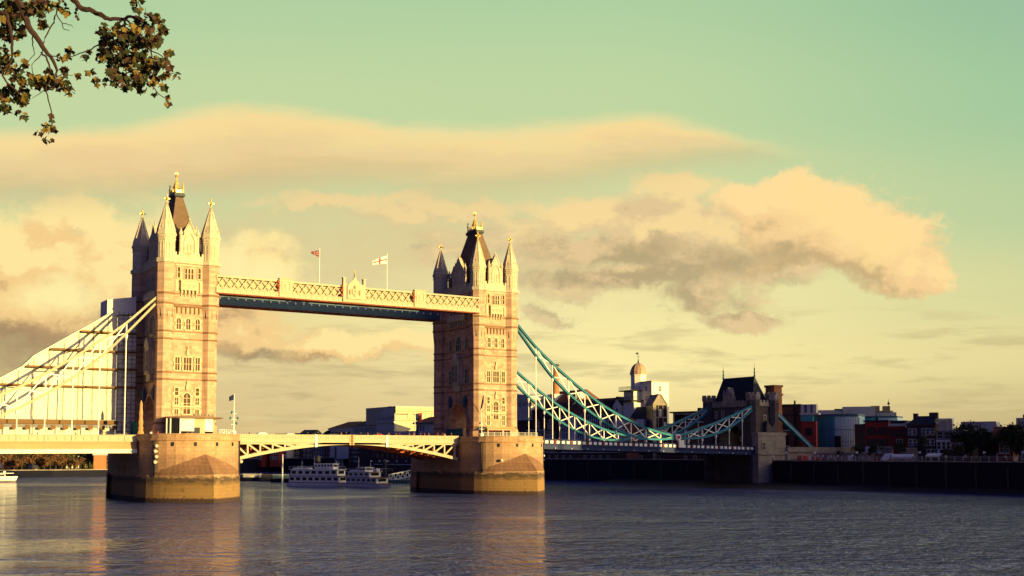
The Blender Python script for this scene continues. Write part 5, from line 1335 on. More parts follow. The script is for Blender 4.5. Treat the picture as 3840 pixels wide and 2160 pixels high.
b = MB(); tbox(b, T, -4.6, 3.9, -1.5, 1.5, 2.95, 3.2); b.build('canopy', 'boatwhite', t); b = MB(); tbox(b, T, 0.3, 1.1, -0.4, 0.4, 3.2, 3.9); b.build('flybridge', 'boatwhite', t)
# pontoon with truss gangway
t = thing('pontoon_gangway', 'white truss gangway sloping down to a grey-blue pontoon beside the right tower pier', 'gangway', (92, 60, 0))
p0, p1 = at(1456, 1781, 400), at(1562, 1759, 400); dz_ = V(0, 0, -2.1); nb_ = V(HF.x, HF.y, 0)*2.2
b = MB()
for off in (V(0, 0, 0), nb_):
    b.beam(p0+off, p1+off, 0.3, 0.38); b.beam(p0+off+dz_, p1+off+dz_, 0.3, 0.3)
    for k in range(7):
        u0, u1 = k/6, min(1, (k+0.5)/6); a = p0+(p1-p0)*u0+off; b.beam(a, p0+(p1-p0)*u1+off+dz_, 0.14, 0.16)
        if k < 6: b.beam(p0+(p1-p0)*u1+off+dz_, p0+(p1-p0)*((k+1)/6)+off, 0.14, 0.16)
b.build('truss', 'white', t)
b = MB(); b.loft([[p0+dz_, p0+dz_+nb_, p0+dz_+nb_+V(0, 0, .12), p0+dz_+V(0, 0, .12)], [p1+dz_, p1+dz_+nb_, p1+dz_+nb_+V(0, 0, .12), p1+dz_+V(0, 0, .12)]]); b.build('walk_deck', 'concrete', t)
b = MB(); c = at(1500, 1700, 400); T = local((c.x, c.y, 0), -YAW); tbox(b, T, -5.5, 5.5, -2, 2, -0.4, 1.0); tbox(b, T, -5.8, 5.8, -2.2, 2.2, 1.0, 1.25); b.build('float', 'blue', t)
b = MB(); [tbox(b, T, -3.2+i*1.05, -2.7+i*1.05, -2.06, -1.9, 0.2, 0.9) for i in range(6)]; b.build('fender', 'iron', t)
for px, D, zt_ in ((1443, 395, 7.5), (1060, 405, 9.5), (1193, 370, 9.0)):
    q = gp(px, D); t = thing('mooring_pile', {1443: 'thick dark mooring pile beside the white gangway', 1060: 'pale slim mooring pile left of the two passenger boats', 1193: 'dark mooring pile behind the first passenger boat'}[px], 'pile', (q.x, q.y, 0), 'mooring piles')
    b = MB(); r_ = 0.75 if px != 1060 else 0.25; b.lathe((q.x, q.y, 0), [(r_, -3), (r_, zt_), (r_*1.2, zt_+0.05), (r_*1.2, zt_+0.4), (0.05, zt_+0.9)], 12); b.build('shaft', 'iron' if px != 1060 else 'white', t)
for i, (px, D, L) in enumerate(((915, 445, 9), (965, 440, 12), (1028, 438, 11), (1070, 420, 10))):
    q = gp(px, D); T = local((q.x, q.y, 0), -YAW+0.1*(-1)**i); t = thing('moored_barge', f'{ORD[i]} from the left of the dark low barges moored right of the nearer pier', 'barge', (q.x, q.y, 0), 'dark barges moored in a line')
    b = MB(); hull(b, T, L, 2.0, -0.3, 1.4); b.build('hull', 'wallshade', t)
    b = MB(); tbox(b, T, -L*0.42, L*0.1, -1.2, 1.2, 1.4, 2.3+0.3*(i % 2)); b.build('cabin', ['blue', 'render', 'iron', 'blue'][i], t)
    b = MB(); tbox(b, T, -L*0.44, L*0.12, -1.35, 1.35, 2.3+0.3*(i % 2), 2.45+0.3*(i % 2)); tbox(b, T, L*0.2, L*0.4, -1, 1, 1.4, 1.75); b.build('roof', 'render' if i != 2 else 'brick', t)

# ------------------------------------------------------------------ buildings
def fr(px0, D0, px1, D1):
    a, c = gp(px0, D0), gp(px1, D1); U = (c-a); L = U.length; U.normalize(); N = V(U.y, -U.x, 0)
    if N.dot(CAM-a) < 0: N = -N
    return face(a, U, N), L
def grid(t, F, s0, s1, nx, zs, w, h, frame='white', glass='glass', fw=0.14, lights=1, trans=1, skip=(), arched=0.0, out=0.16):
    for j, z in enumerate(zs):
        for i in range(nx):
            if (i, j) in skip: continue
            window(F, s0+(s1-s0)*(i+0.5)/nx, z, w, h, t, frame=frame, glass=glass, fw=fw, lights=lights, trans=trans, sub=False, out=out, arched=arched)
def part(t, nm, mt, *boxes, F=None):
    b = MB()
    for q in boxes: b.fbox(F, *q) if F else b.box(*q)
    return b.build(nm, mt, t)
def gable_roof(b, F, s0, s1, z0, z1, n0, n1, along='s', ov=0.5, m=0):
    if along == 's':                                           # ridge parallel to the front
        nm = (n0+n1)/2; b.loft([[F(s, z0, n1+ov), F(s, z1, nm), F(s, z0, n0-ov)] for s in (s0-ov, s1+ov)], m)
    else:
        sm = (s0+s1)/2; b.loft([[F(s0-ov, z0, n), F(sm, z1, n), F(s1+ov, z0, n)] for n in (n1+ov, n0-ov)], m)
def hip_roof(b, F, s0, s1, z0, z1, n0, n1, r, m=0):
    nm = (n0+n1)/2; b.loft([[F(s0, z0, n1), F(s1, z0, n1), F(s1, z0, n0), F(s0, z0, n0)], [F(s0+r, z1, nm+0.1), F(s1-r, z1, nm+0.1), F(s1-r, z1, nm-0.1), F(s0+r, z1, nm-0.1)]], m)
def lettering(txt, F, s, z, h, parent, mt, depth=0.06):
    cu = bpy.data.curves.new('lettering', 'FONT'); cu.body = txt; cu.size = h*1.42; cu.extrude = depth; cu.align_x = 'CENTER'
    o = bpy.data.objects.new('tmp', cu); COL.objects.link(o); bpy.context.view_layer.update()
    me = bpy.data.meshes.new_from_object(o.evaluated_get(bpy.context.evaluated_depsgraph_get())); bpy.data.objects.remove(o)
    for v in me.vertices: v.co = Vector(F(s+v.co.x, z+v.co.y, 0.05+v.co.z))
    q = parent; off = V(0, 0, 0)
    while q is not None: off += q.location; q = q.parent
    for v in me.vertices: v.co -= off
    me.materials.clear(); me.materials.append(M[mt]); o = bpy.data.objects.new('lettering', me); COL.objects.link(o); o.parent = parent; return o
FW = face((188, 340, 0), (0, -1, 0), (-1, 0, 0)); sY = lambda y: 340-y

def wharf_pavilion(t, s0, s1, zc, zg, peak, sgn_s, sgn_h, shift):
    part(t, 'wall', 'brickdark', (s0, s1, 4, zc-6, -14, 0), F=FW)
    part(t, 'upper_wall', 'render', (s0, s1, zc-6, zg, -14, 0.1), F=FW)
    part(t, 'cornice', 'render', (s0-0.3, s1+0.3, zc-0.2, zc+0.5, -1, 0.7), (s0-0.2, s1+0.2, zc-4.2, zc-3.7, -1, 0.5), (s0-0.2, s1+0.2, zg-0.1, zg+0.3, -14, 0.4), F=FW)
    a, c = s0+(s1-s0)*0.18, s1-(s1-s0)*0.12
    b = MB(); pl = [(a, zg+0.3), (c, zg+0.3), (c, peak-1.4)]
    for i in range(9): u = i/8; pl.append((c-(c-a)*u*0.98-0.01, peak-1.4+1.4*math.sin(math.pi*min(1, u*0.8+0.2))-2.2*u**2.2*0.9))
    pl.append((a, zg+1.0)); b.fpoly(FW, pl, -3.0, -0.2); b.build('gable', 'render', t)
    lettering('BUTLERS WHARF', FW, (s0+s1)/2+shift, sgn_s, sgn_h, t, 'iron')
    n = int((s1-s0)/2.6)
    grid(t, FW, s0+0.8, s1-0.8, n, [zc-3.2], 1.2, 2.0, fw=0.12, lights=2)
    grid(t, FW, s0+0.8, s1-0.8, n, [zc-9.2, zc-13], 1.3, 2.4, frame='render', fw=0.15, lights=2)
t = thing('gabled_warehouse', 'tall grey warehouse with a curved sign gable and bright cream flank, over the opening span', 'warehouse', (190, 262, GZ), 'riverside warehouses')
wharf_pavilion(t, sY(272), sY(251.2), 26.1, 30.2, 34.6, 27.5, 1.6, 0)
part(t, 'flank_wall', 'flank', (188.3, 251.0, 8, 240, 285, 33.8)); part(t, 'flank_coping', 'concrete', (188.2, 250.7, 33.8, 240.2, 285.2, 34.3))
Ff = face((188.3, 251, 0), (1, 0, 0), (0, -1, 0))
grid(t, Ff, 5, 40, 5, [28.3], 3.0, 2.6, frame='cream2', glass='flank', fw=0.2, trans=0); part(t, 'flank_band', 'cream2', (0, 51, 31.8, 32.1, 0, 0.25), (0, 51, 27.0, 27.25, 0, 0.25), F=Ff)
t = thing('long_warehouse', 'long warehouse with a row of white attic windows, left of the curved sign gable', 'warehouse', (190, 286, GZ), 'riverside warehouses')
part(t, 'wall', 'brickdark', (sY(301), sY(272.2), 4, 20.5, -14, -0.3), F=FW); part(t, 'attic_wall', 'render', (sY(301), sY(272.2), 20.9, 25.0, -14, -0.6), F=FW); part(t, 'band', 'render', (sY(301), sY(272.2), 20.4, 21.0, -14, 0), F=FW)
grid(t, FW, sY(300), sY(273), 9, [22.0], 1.1, 2.0, frame='white'); grid(t, FW, sY(300), sY(273), 9, [16.5, 12.5], 1.1, 2.0, frame='render', fw=0.1)
b = MB(); gable_roof(b, FW, sY(301), sY(272.3), 25.0, 28.0, -14, -0.3); b.build('roof', 'tile', t)
t = thing('corner_pavilion', 'cream pavilion with red hipped roof and dark canopies ending the far row of warehouses', 'building', (190, 318, GZ), 'riverside warehouses')
part(t, 'wall', 'stucco', (sY(331), sY(301.3), 4, 23.5, -18, -0.5), F=FW); b = MB(); hip_roof(b, FW, sY(333), sY(301.2), 24.3, 28.2, -19, 0.8, 8); b.build('roof', 'redtile', t); part(t, 'eaves', 'white', (sY(332), sY(301.2), 23.5, 24.25, -18.5, 0.4), F=FW)
grid(t, FW, sY(330), sY(303), 5, [19.6], 2.6, 2.6, frame='cream2', lights=2); part(t, 'balcony', 'render', (sY(333), sY(301.3), 17.6, 18.4, -1, 1.5), F=FW)
for i, (zz0, e) in enumerate(((20.5, 342), (15.5, 340))):
    b = MB(); b.fpoly(FW, [(sY(e), zz0), (sY(330.8), zz0), (sY(330.8), zz0+3.0), (sY(334), zz0+2.8), (sY(338), zz0+1.8)], -14, 0.2); b.build('canopy', 'iron', t)
t = thing('terrace_building', 'low riverside block with warm loggia windows and red roof, left of the right tower', 'building', (190, 225, GZ), 'riverside warehouses')
part(t, 'wall', 'brickdark', (sY(250.8), sY(185), 4, 18.2, -16, 0.6), F=FW); part(t, 'parapet', 'render', (sY(250.8), sY(222), 18.2, 21.4, -2, 0.9), (sY(250.8), sY(185), 18.0, 18.5, -2, 1.2), F=FW)
part(t, 'upper_wall', 'render', (sY(231), sY(185), 18.4, 25.2, -14, -1.2), F=FW); b = MB(); hip_roof(b, FW, sY(233), sY(183), 25.3, 28.3, -15, 0.2, 5); b.build('roof', 'redtile', t); part(t, 'eaves', 'blue', (sY(232.4), sY(184), 24.7, 25.25, -14.5, 0.0), F=FW)
Fl = face((189.2, 340, 0), (0, -1, 0), (-1, 0, 0))
for i in range(11): window(Fl, sY(229)+i*3.0, 20.6, 1.5, 3.2, t, frame='render', glass='stucco' if 2 < i < 8 else 'glass', fw=0.2, sub=False, trans=1)
grid(t, FW, sY(249), sY(187), 12, [12.5], 1.8, 3.0, frame='render', out=0.75, fw=0.12, lights=2)
part(t, 'balcony_rail', 'blue', (sY(231), sY(185), 19.4, 19.6, 0.8, 1.1), (sY(226), sY(225), 5, 22, 1.0, 1.6), F=FW)
b = MB(); q = at(1556, 1560, 520); b.tube([(q.x, q.y, 18), (q.x, q.y, zz(1538, 520, 1556))], 0.15, 6); q2 = Vector((q.x, q.y, zz(1560, 520, 1556)))
pt = b.build('flagpole', 'white', t)
fl = flag_mesh(q.x+3.6, q.y, zz(1547, 520, 1556), 3.2, 4.4, 0.6, 0.3, lambda u, v: 1 if u < 0.45 else 0).build('flag', ['cl_navy', 'cl_red'], pt)

t = thing('gabled_warehouse', 'grey warehouse with a shallow sign gable, immediately right of the right tower', 'warehouse', (190, 128, GZ), 'riverside warehouses')
s0, s1 = sY(147), sY(128.5)
part(t, 'wall', 'brickdark', (s0, s1, 4, 24.4, -14, 0), F=FW); part(t, 'upper_wall', 'render', (s0, s1, 24.4, 33.0, -14, 0.1), F=FW)
b = MB(); b.fpoly(FW, [(s0, 33), (s1, 33), (s1, 33.6), (s1-3, 34.6), (s0+7, 35.6), (s0+3, 35.2), (s0, 34.4)], -14, 0.0); b.build('gable', 'render', t)
part(t, 'cornice', 'render', (s0, s1+0.3, 28.0, 28.8, -1, 0.6), (s0, s1+0.3, 24.2, 24.7, -1, 0.5), (s0, s1+0.2, 32.8, 33.1, -14, 0.4), F=FW)
lettering('BUTLERS WHARF', FW, sY(135.9), 30.0, 1.85, t, 'iron')
grid(t, FW, s0+0.5, s1-0.5, 8, [25.3], 1.2, 2.0, frame='render'); grid(t, FW, s0+0.5, s1-0.5, 6, [19.6, 15.2], 1.5, 2.8, frame='brick', fw=0.15, lights=2)
t = thing('brick_warehouse', 'dark brick warehouse with a steep dark red roof below the brick chimney', 'warehouse', (190, 116, GZ), 'riverside warehouses')
s0, s1 = sY(128.2), sY(104)
part(t, 'wall', 'brickdark', (s0, s1, 4, 28.5, -20, -0.4), F=FW); b = MB(); hip_roof(b, FW, s0-4, s1, 28.5, 36.4, -24, -3, 4); b.build('roof', 'redtile', t)
b = MB(); gable_roof(b, FW, s0+8, s1, 27, 31, -9, 0, 's'); b.build('roof', 'tile', t)
for s in (s0+4.5, s0+13.5):
    window(FW, s, 20.3, 2.0, 3.6, t, frame='cream', glass='stucco', fw=0.5, lights=2, sub=False, arched=1.0, out=0.4)
    part(t, 'bay', 'ston2', (s-2.6, s+3.2, 9, 19.4, -1, 0.3), F=FW); grid(t, FW, s-2.4, s+3.0, 2, [15.6, 11.8], 1.3, 2.4, frame='white', fw=0.12, out=0.5)
part(t, 'canopy', 'render', (s0-3, s0+9, 19.5, 20.0, -1, 1.0), F=FW)
t = thing('brick_chimney', 'tall round red brick chimney seen through the nearer teal chain', 'chimney', (200, 128, 30))
q = X200 = at(2084, 1440, 478)
b = MB(); b.lathe((q.x, q.y, 0), [(1.75, 26), (1.55, 33.6), (1.25, 44), (1.6, 44.3), (1.6, 44.9), (1.3, 45.2), (1.45, 46.0), (1.45, 46.6), (1.0, 46.7)], 14); b.build('shaft', 'brickorange', t)
b = MB(); b.lathe((q.x, q.y, 0), [(1.5, 46.6), (1.5, 47.3), (0.9, 47.5)], 14); b.build('cap', 'iron', t); b = MB(); b.box(q.x-2.2, q.y-2.2, 20, q.x+2.2, q.y+2.2, 34.4); b.box(q.x-2.5, q.y-2.5, 34.4, q.x+2.5, q.y+2.5, 34.9); b.build('plinth', 'stucco', t)
t = thing('glazed_block', 'riverside block fronted by a white lattice of windows behind the chain hangers', 'building', (190, 90, GZ), 'riverside warehouses')
s0, s1 = sY(107), sY(76.3)
part(t, 'wall', 'glass', (s0, s1, 9, 25.4, -14, -0.2), F=FW); part(t, 'base_wall', 'brickdark', (s0, s1, 3, 9, -14, 0.2), F=FW)
b = MB()
for i in range(24): s = s0+0.3+(s1-s0-0.6)*i/23; b.fbox(FW, s-0.11, s+0.11, 9, 25.4, -0.2, 0.12)
for z in (9.2, 11.6, 13.9, 16.2, 18.5, 20.8, 23.1, 25.3): b.fbox(FW, s0, s1, z-0.10, z+0.10, -0.2, 0.08)
b.build('glazing_bar', 'white', t)
part(t, 'stair_wall', 'stucco', (s0+6.5, s0+11, 12, 25.6, -2, 0.5), F=FW); grid(t, FW, s0+7, s0+10.5, 1, [21.5, 17.0, 13.0], 1.3, 1.8, frame='stucco', out=0.6)
b = MB(); gable_roof(b, FW, s0, s1, 25.5, 31.8, -16, 0); b.build('roof', 'redtile', t); part(t, 'stair_head', 'brickdark', (s1-7, s1, 25.5, 30.6, -9, -3), F=FW)
t = thing('water_tank', 'round cream roof tank above the red roofs left of the white tower', 'tank', (204, 100, 28)); q = at(2176, 1480, 465)
b = MB(); b.lathe((q.x, q.y, 0), [(1.5, 28), (1.5, 34.4), (1.7, 34.5), (1.7, 34.9), (0.2, 35.4)], 16); b.build('drum', 'stucco', t); b = MB(); [b.tube([(q.x+dx, q.y, 28), (q.x+dx, q.y, 36.6)], 0.09, 5) for dx in (-2.4, -1.9)]; b.build('vent_pipe', 'white', t)

# white brewery tower group
t = thing('white_house', 'small white gabled house left of the domed white tower', 'house', (190, 73, GZ))
F1 = face((190, 76.2, 0), (0, -1, 0), (-1, 0, 0)); b = MB(); b.box(190, 71.2, 8, 199.5, 76.2, 28.6); b.fpoly(F1, [(0, 28.6), (5.0, 28.6), (2.5, 31.0)], -9.5, 0); b.build('wall', 'stucco', t)
b = MB(); b.loft([[(x, 76.7, 28.3), (x, 73.7, 31.3), (x, 70.7, 28.3), (x, 70.7, 28.6), (x, 73.7, 31.7), (x, 76.7, 28.6)] for x in (189.6, 199.8)]); b.build('roof', 'tile', t)
grid(t, F1, 0, 5, 1, [25.5, 18], 1.0, 1.7, frame='stucco', fw=0.1); F2 = face((190, 71.2, 0), (1, 0, 0), (0, -1, 0)); grid(t, F2, 0.5, 9.0, 2, [25.3, 20, 15.5], 0.9, 1.8, frame='stucco', fw=0.1)
t = thing('domed_tower', 'white brewery tower with a copper dome and weather vane', 'tower', (200, 70, GZ))
q = at(2394, 1420, 430); dx_, dy_ = q.x, q.y
b = MB(); b.lathe((dx_, dy_, 0), [(2.95, 22), (2.95, 39.3), (3.1, 39.4), (3.1, 39.9)], 8, 0, math.pi/8); b.build('drum', 'stucco', t)
b = MB(); b.lathe((dx_, dy_, 0), [(3.3, 39.9), (3.2, 40.4), (2.95, 41.4), (2.4, 42.6), (1.6, 43.5), (0.7, 44.0), (0.25, 44.2)], 16)
for k in range(8):
    a = k*math.pi/4+math.pi/8; b.tube([(dx_+r_*math.cos(a), dy_+r_*math.sin(a), z) for r_, z in ((3.3, 40), (2.97, 41.4), (2.42, 42.6), (1.62, 43.5), (0.3, 44.2))], 0.1, 4)
dm = b.build('dome', 'copper', t, smooth=False)
b = MB(); b.lathe((dx_, dy_, 0), [(0.3, 44.1), (0.3, 44.8), (0.12, 45.0), (0.22, 45.4), (0.05, 45.7), (0.05, 48.2)], 8); b.box(dx_-0.75, dy_-0.05, 46.5, dx_+0.75, dy_+0.05, 46.62); b.box(dx_-1.1, dy_-0.04, 47.4, dx_+0.1, dy_+0.04, 48.1); b.build('weather_vane', 'iron', dm)
b = MB(); b.box(dx_-1.0, dy_-8.8, 8, dx_+7.2, dy_-2.5, 36.7); b.build('stair_block', 'stucco', t); part(t, 'block_coping', 'copper', (dx_-1.2, dy_-9.0, 36.7, dx_+7.4, dy_-2.3, 37.05))
Fx = face((dx_-1.0, dy_-2.5, 0), (0, -1, 0), (-1, 0, 0)); Fy = face((dx_-1.0, dy_-8.8, 0), (1, 0, 0), (0, -1, 0))
grid(t, Fx, 1, 5.5, 1, [33.4, 29.8, 26.2], 0.9, 1.6, frame='stucco', fw=0.1); grid(t, Fy, 1.5, 6.5, 1, [33.2, 28.6], 1.1, 1.9, frame='stucco', fw=0.1, lights=2)
b = MB(); b.box(dx_-4.5, dy_-2.6, 8, dx_+1, dy_+3.2, 33.4); b.box(dx_-5.5, dy_-4, 8, dx_-1, dy_+2.2, 29.0); b.build('lower_stage', 'stucco', t)
b = MB(); b.box(dx_-6.0, dy_-3.2, 33.4, dx_+1, dy_+4.4, 33.8); b.box(dx_-6.8, dy_-4.2, 29.6, dx_-1, dy_+3.6, 30.0); b.build('balcony_slab', 'iron', t)
b = MB()
for z, x0, y0, y1 in ((33.8, dx_-6.0, dy_-3.2, dy_+4.4), (30.0, dx_-6.8, dy_-4.2, dy_+3.6)):
    for i in range(11): y = y0+(y1-y0)*i/10; b.tube([(x0+0.1, y, z), (x0+0.1, y, z+1.3)], 0.06, 4)
    for h in (0.5, 0.9, 1.3): b.tube([(x0+0.1, y0, z+h), (x0+0.1, y1, z+h)], 0.06, 4)
    for i in range(6): x = x0+i*0.8; b.tube([(x, y0+0.1, z), (x, y0+0.1, z+1.3)], 0.06, 4)
    b.tube([(x0, y0+0.1, z+1.3), (x0+4, y0+0.1, z+1.3)], 0.06, 4)
b.build('balcony_rail', 'iron', t)
t = thing('brick_house', 'orange brick gabled house with a dark roof below the domed tower', 'house', (190, 58, GZ))
F1, L1 = fr(2346, 418, 2421, 412); F2, L2 = fr(2421, 412, 2444, 423)
part(t, 'wall', 'brick', (0, L1, 6, 19.5, -9, 0), F=F1); b = MB(); b.fpoly(F2, [(0, 6), (L2+4, 6), (L2+4, 27), (0, 20.5)], -7, 0.05); b.build('gable_wall', 'brickorange', t)
b = MB(); b.loft([[F1(s, 19.3, 0.6), F1(s, 19.7, 0.6), F1(s, 27.4, -8), F1(s, 26.5, -8.5)] for s in (-0.5, L1+0.2)]); b.build('roof', 'tile', t)
b = MB(); b.fpoly(F1, [(L1*0.5, 19.5), (L1, 19.5), (L1, 22.6), (L1*0.6, 22.6)], -3, 0.7); dm = b.build('dormer', 'white', t); grid(dm, F1, L1*0.62, L1, 2, [19.9], 1.4, 1.9, out=0.85, frame='white'); grid(t, F1, 0.5, L1-0.5, 4, [15.6, 11.5], 1.2, 2.1, frame='render'); grid(t, F2, 0.5, L2, 1, [17], 0.8, 1.5, frame='brick')
t = thing('glass_gable_block', 'tall narrow block with a glazed gable and four glass storeys', 'building', (192, 48, GZ))
F1, L1 = fr(2428, 413, 2452, 404); F2, L2 = fr(2452, 404, 2503, 405)
ap = 31.0
part(t, 'side_wall', 'ston2', (0, L1-0.1, 6, 28.0, -0.6, 0), F=F1)
b = MB(); b.fpoly(F2, [(0, 6), (L2, 6), (L2, 27.6), (L2*0.55, ap), (L2*0.35, ap), (0, 27.8)], -8, -0.05); b.build('wall', 'glass', t)
b = MB(); zs = [27.4, 22.9, 18.4, 13.9, 9.4]
for z in zs: b.fbox(F2, 0, L2, z-0.18, z+0.18, -0.3, 0.25)
for s in (0.0, L2*0.33, L2*0.66, L2-0.2): b.fbox(F2, s, s+0.2, 6, 27.4, -0.3, 0.2)
b.fbox(F2, -0.3, L2*0.18, 6, 27.6, -0.3, 0.35)
for p, q in (((0, 27.8), (L2*0.4, ap)), ((L2*0.55, ap), (L2, 27.6)), ((L2*0.35, ap), (L2*0.57, ap))): b.beam(F2(*p, 0.1), F2(*q, 0.1), 0.4, 0.35)
b.build('frame', 'ston2', t)
b = MB(); b.loft([[F2(-0.4, 27.6, n), F2(L2*0.36, ap+0.25, n), F2(L2*0.56, ap+0.25, n), F2(L2+0.3, 27.5, n), F2(L2+0.3, 27.2, n), F2(-0.4, 27.3, n)] for n in (0.1, -9)]); b.build('roof', 'ston2', t)
for z, s in ((23.2, L2*0.42), (18.7, L2*0.75), (14.2, L2*0.42)): b = MB(); b.fbox(F2, s, s+0.9, z, z+2.6, -0.04, 0.02); b.build('blind', 'render', t)
t = thing('flat_roof_block', 'low flat-roofed dark block between the glazed gable and the gatehouse', 'building', (205, 36, GZ))
F1, L1 = fr(2503, 410, 2660, 398)
part(t, 'wall', 'brick', (0, L1, 6, 20.5, -10, 0), F=F1); part(t, 'upper_wall', 'render', (1.5, L1, 20.5, 24.6, -9, -1.5), F=F1); part(t, 'roof', 'tile', (0.6, L1, 24.6, 25.1, -10, -0.6), (0, L1, 20.4, 20.9, -2, 0.4), F=F1); grid(t, F1, 1, L1-0.5, 7, [15.8, 11.2], 1.3, 2.3, frame='white', fw=0.1, lights=2); part(t, 'window_strip', 'glass', (2.4, L1-1, 21.5, 24.0, -2, -1.4), F=F1)
part(t, 'roof_hut', 'iron', (L1*0.62, L1*0.7, 25.1, 26.3, -6, -3), F=F1)
t = thing('quay_building', 'sooty brick quay building with small pale windows under the navy deck', 'building', (185, 80, 0))
Fq = face((184.2, 140, 0), (0, -1, 0), (-1, 0, 0)); part(t, 'wall', 'brickdark', (0, 122, 2, 10.6, -3.5, 0), F=Fq); part(t, 'ledge', 'render', (0, 122, 6.1, 6.35, -1, 0.35), (0, 122, 10.5, 10.8, -3.8, 0.3), F=Fq); grid(t, Fq, 4, 118, 24, [7.4], 1.2, 1.9, frame='render', glass='glass', fw=0.2, skip=[(i, 0) for i in (4, 9, 14, 15, 18, 20, 21)])
t = thing('red_panel_house', 'cream framed house front with red panels seen through the gatehouse chains', 'house', (200, 12, GZ))
F1, L1 = fr(2732, 376, 2812, 372)
part(t, 'wall', 'stucco', (0, L1, 6, 19.5, -6, 0), F=F1); b = MB(); b.fpoly(F1, [(0.2, 19.5), (L1, 19.5), (L1*0.65, 21.6), (L1*0.3, 21.6)], -6, 0); b.build('gable', 'stucco', t)
b = MB(); [b.fbox(F1, L1*(0.06+0.62*i), L1*(0.06+0.62*i)+1.3, z, z+3.0, 0, 0.08) for i in (0, 1) for z in (11.0, 16.0)]; b.build('panel', 'darkred', t); grid(t, F1, L1*0.28, L1*0.66, 2, [11.0, 16.0], 1.0, 3.0, frame='stucco', out=0.12)

# buildings right of the gatehouse
t = thing('brown_warehouse', 'brown brick warehouse with paired windows, just right of the gatehouse chimney', 'warehouse', (*gp(2950, 388)[:2], GZ))
F1, L1 = fr(2905, 385, 3006, 381)
part(t, 'wall', 'brick', (0, L1, 6, 25.9, -7, 0), F=F1); part(t, 'corbel_band', 'brickdark', (0, L1, 25.9, 26.6, -7, 0.4), (0, L1, 22.7, 23.1, -1, 0.25), F=F1)
grid(t, F1, 0.6, L1-2.5, 1, [18.2, 13.0], 2.4, 3.2, frame='brickdark', lights=2, fw=0.15); part(t, 'sill', 'render', (L1*0.5-2.6, L1*0.5+0.6, 17.7, 18.0, 0, 0.3), (L1*0.5-2.6, L1*0.5+0.6, 12.5, 12.8, 0, 0.3), F=F1)
b = MB(); p = F1(L1-1.9, 6, 0.3); q = F1(L1-1.9, 27.8, 0.3); b.tube([p, q], 0.3, 8); b.build('flue', 'iron', t)
t = thing('red_block', 'red rendered block topped by a glass box and grey penthouse', 'building', (*gp(3035, 380)[:2], GZ))
F1, L1 = fr(3006, 379, 3062, 377)
part(t, 'wall', 'brickred', (0, L1, 6, 20.8, -2, 0), F=F1); part(t, 'glass_storey', 'teglass', (-0.1, L1-1.0, 20.8, 22.9, -2, 0.2), F=F1); part(t, 'penthouse', 'concrete', (-0.3, L1+1, 22.9, 23.5, -3, 0.5), (-0.2, L1, 23.5, 26.4, -4, -1), F=F1); grid(t, F1, 0, L1, 1, [16.2, 11.3], 2.0, 2.4, frame='brickdark'); part(t, 'louvre', 'blue', (1.0, 1.8, 23.6, 26.3, -1, -0.9), (3.0, 3.7, 23.6, 26.3, -1, -0.9), F=F1)
t = thing('concrete_roofscape', 'stepped pale concrete office storeys rising behind the teal glass front', 'office building', (*gp(3200, 420)[:2], GZ))
F1, L1 = fr(3062, 410, 3366, 403)
part(t, 'wall', 'concrete', (0, 9.3, 6, 25.6, -9, 0), (9.3, 20.3, 6, 26.7, -9, 0.5), (17.5, L1-1.2, 6, 25.2, -9, -0.3), (L1-6, L1-0.1, 6, 24.6, -9, 0.2), F=F1)
part(t, 'plant_screen', 'render', (1.5, 5.0, 22.5, 24.2, -1, 0.1), (12, 16.5, 22.6, 25.8, -1, 0.6), F=F1); part(t, 'penthouse', 'cream2', (19.0, 21.8, 24.6, 26.9, -4, 0.3), (22.9, 25.3, 24.4, 26.8, -4, 0.3), F=F1); grid(t, F1, 18.8, 25.4, 4, [23.1], 1.0, 1.3, frame='iron', glass='white', out=0.2); part(t, 'roof_edge', 'iron', (6.4, 9.2, 25.6, 26.0, -4, 0.2), (17.6, 24.5, 22.2, 22.7, -2, 0.9), F=F1)
b = MB(); p = F1(24.9, 26.8, -1); b.lathe(p, [(0.1, 0), (0.1, 0.5), (0.45, 0.7), (0.45, 1.1), (0.1, 1.4), (0.04, 2.6)], 8); b.build('roof_beacon', 'iron', t)
def curved(px0, D0, px1, D1, bulge, n=14):
    a, c = gp(px0, D0), gp(px1, D1); U = c-a; Nn = V(U.y, -U.x, 0).normalized()
    if Nn.dot(CAM-a) < 0: Nn = -Nn
    return [a+U*(i/n)+Nn*(bulge*4*(i/n)*(1-i/n)) for i in range(n+1)], Nn
t = thing('glass_office', 'curved office front, teal glass on the left and silver fins on the right', 'office building', (*gp(3130, 395)[:2], GZ))
C1, Nn = curved(3045, 392, 3222, 384, 3.2, 22)
for i0, i1, mt, nm in ((0, 12, 'teglass', 'glass_wall'), (12, 22, 'brightglass', 'finned_wall')):
    b = MB(); pts = C1[i0:i1+1]; b.prism([(p.x, p.y) for p in pts]+[(p.x-Nn.x*9, p.y-Nn.y*9) for p in pts[::-1]], 6, 22.6); b.build(nm, mt, t)
b = MB()
for i in range(13, 23): p = C1[i]; q = p+Nn*0.25; b.beam((q.x, q.y, 6), (q.x+0.5, q.y, 22.4), 0.16, 0.4)
b.build('fin', 'render', t)
b = MB(); b.prism([(p.x+Nn.x*.3, p.y+Nn.y*.3) for p in C1]+[(p.x-Nn.x*9, p.y-Nn.y*9) for p in C1[::-1]], 22.6, 23.4); b.build('roof_edge', 'blue', t)
b = MB()
for i in range(0, 13):
    p = C1[i]+Nn*0.12; b.beam((p.x, p.y, 6), (p.x, p.y, 22.4), 0.1, 0.12)
for z in (10, 14, 18): b.loft([[(p.x+Nn.x*.1, p.y+Nn.y*.1, z), (p.x+Nn.x*.1, p.y+Nn.y*.1, z+0.2), (p.x, p.y, z+0.2), (p.x, p.y, z)] for p in C1])
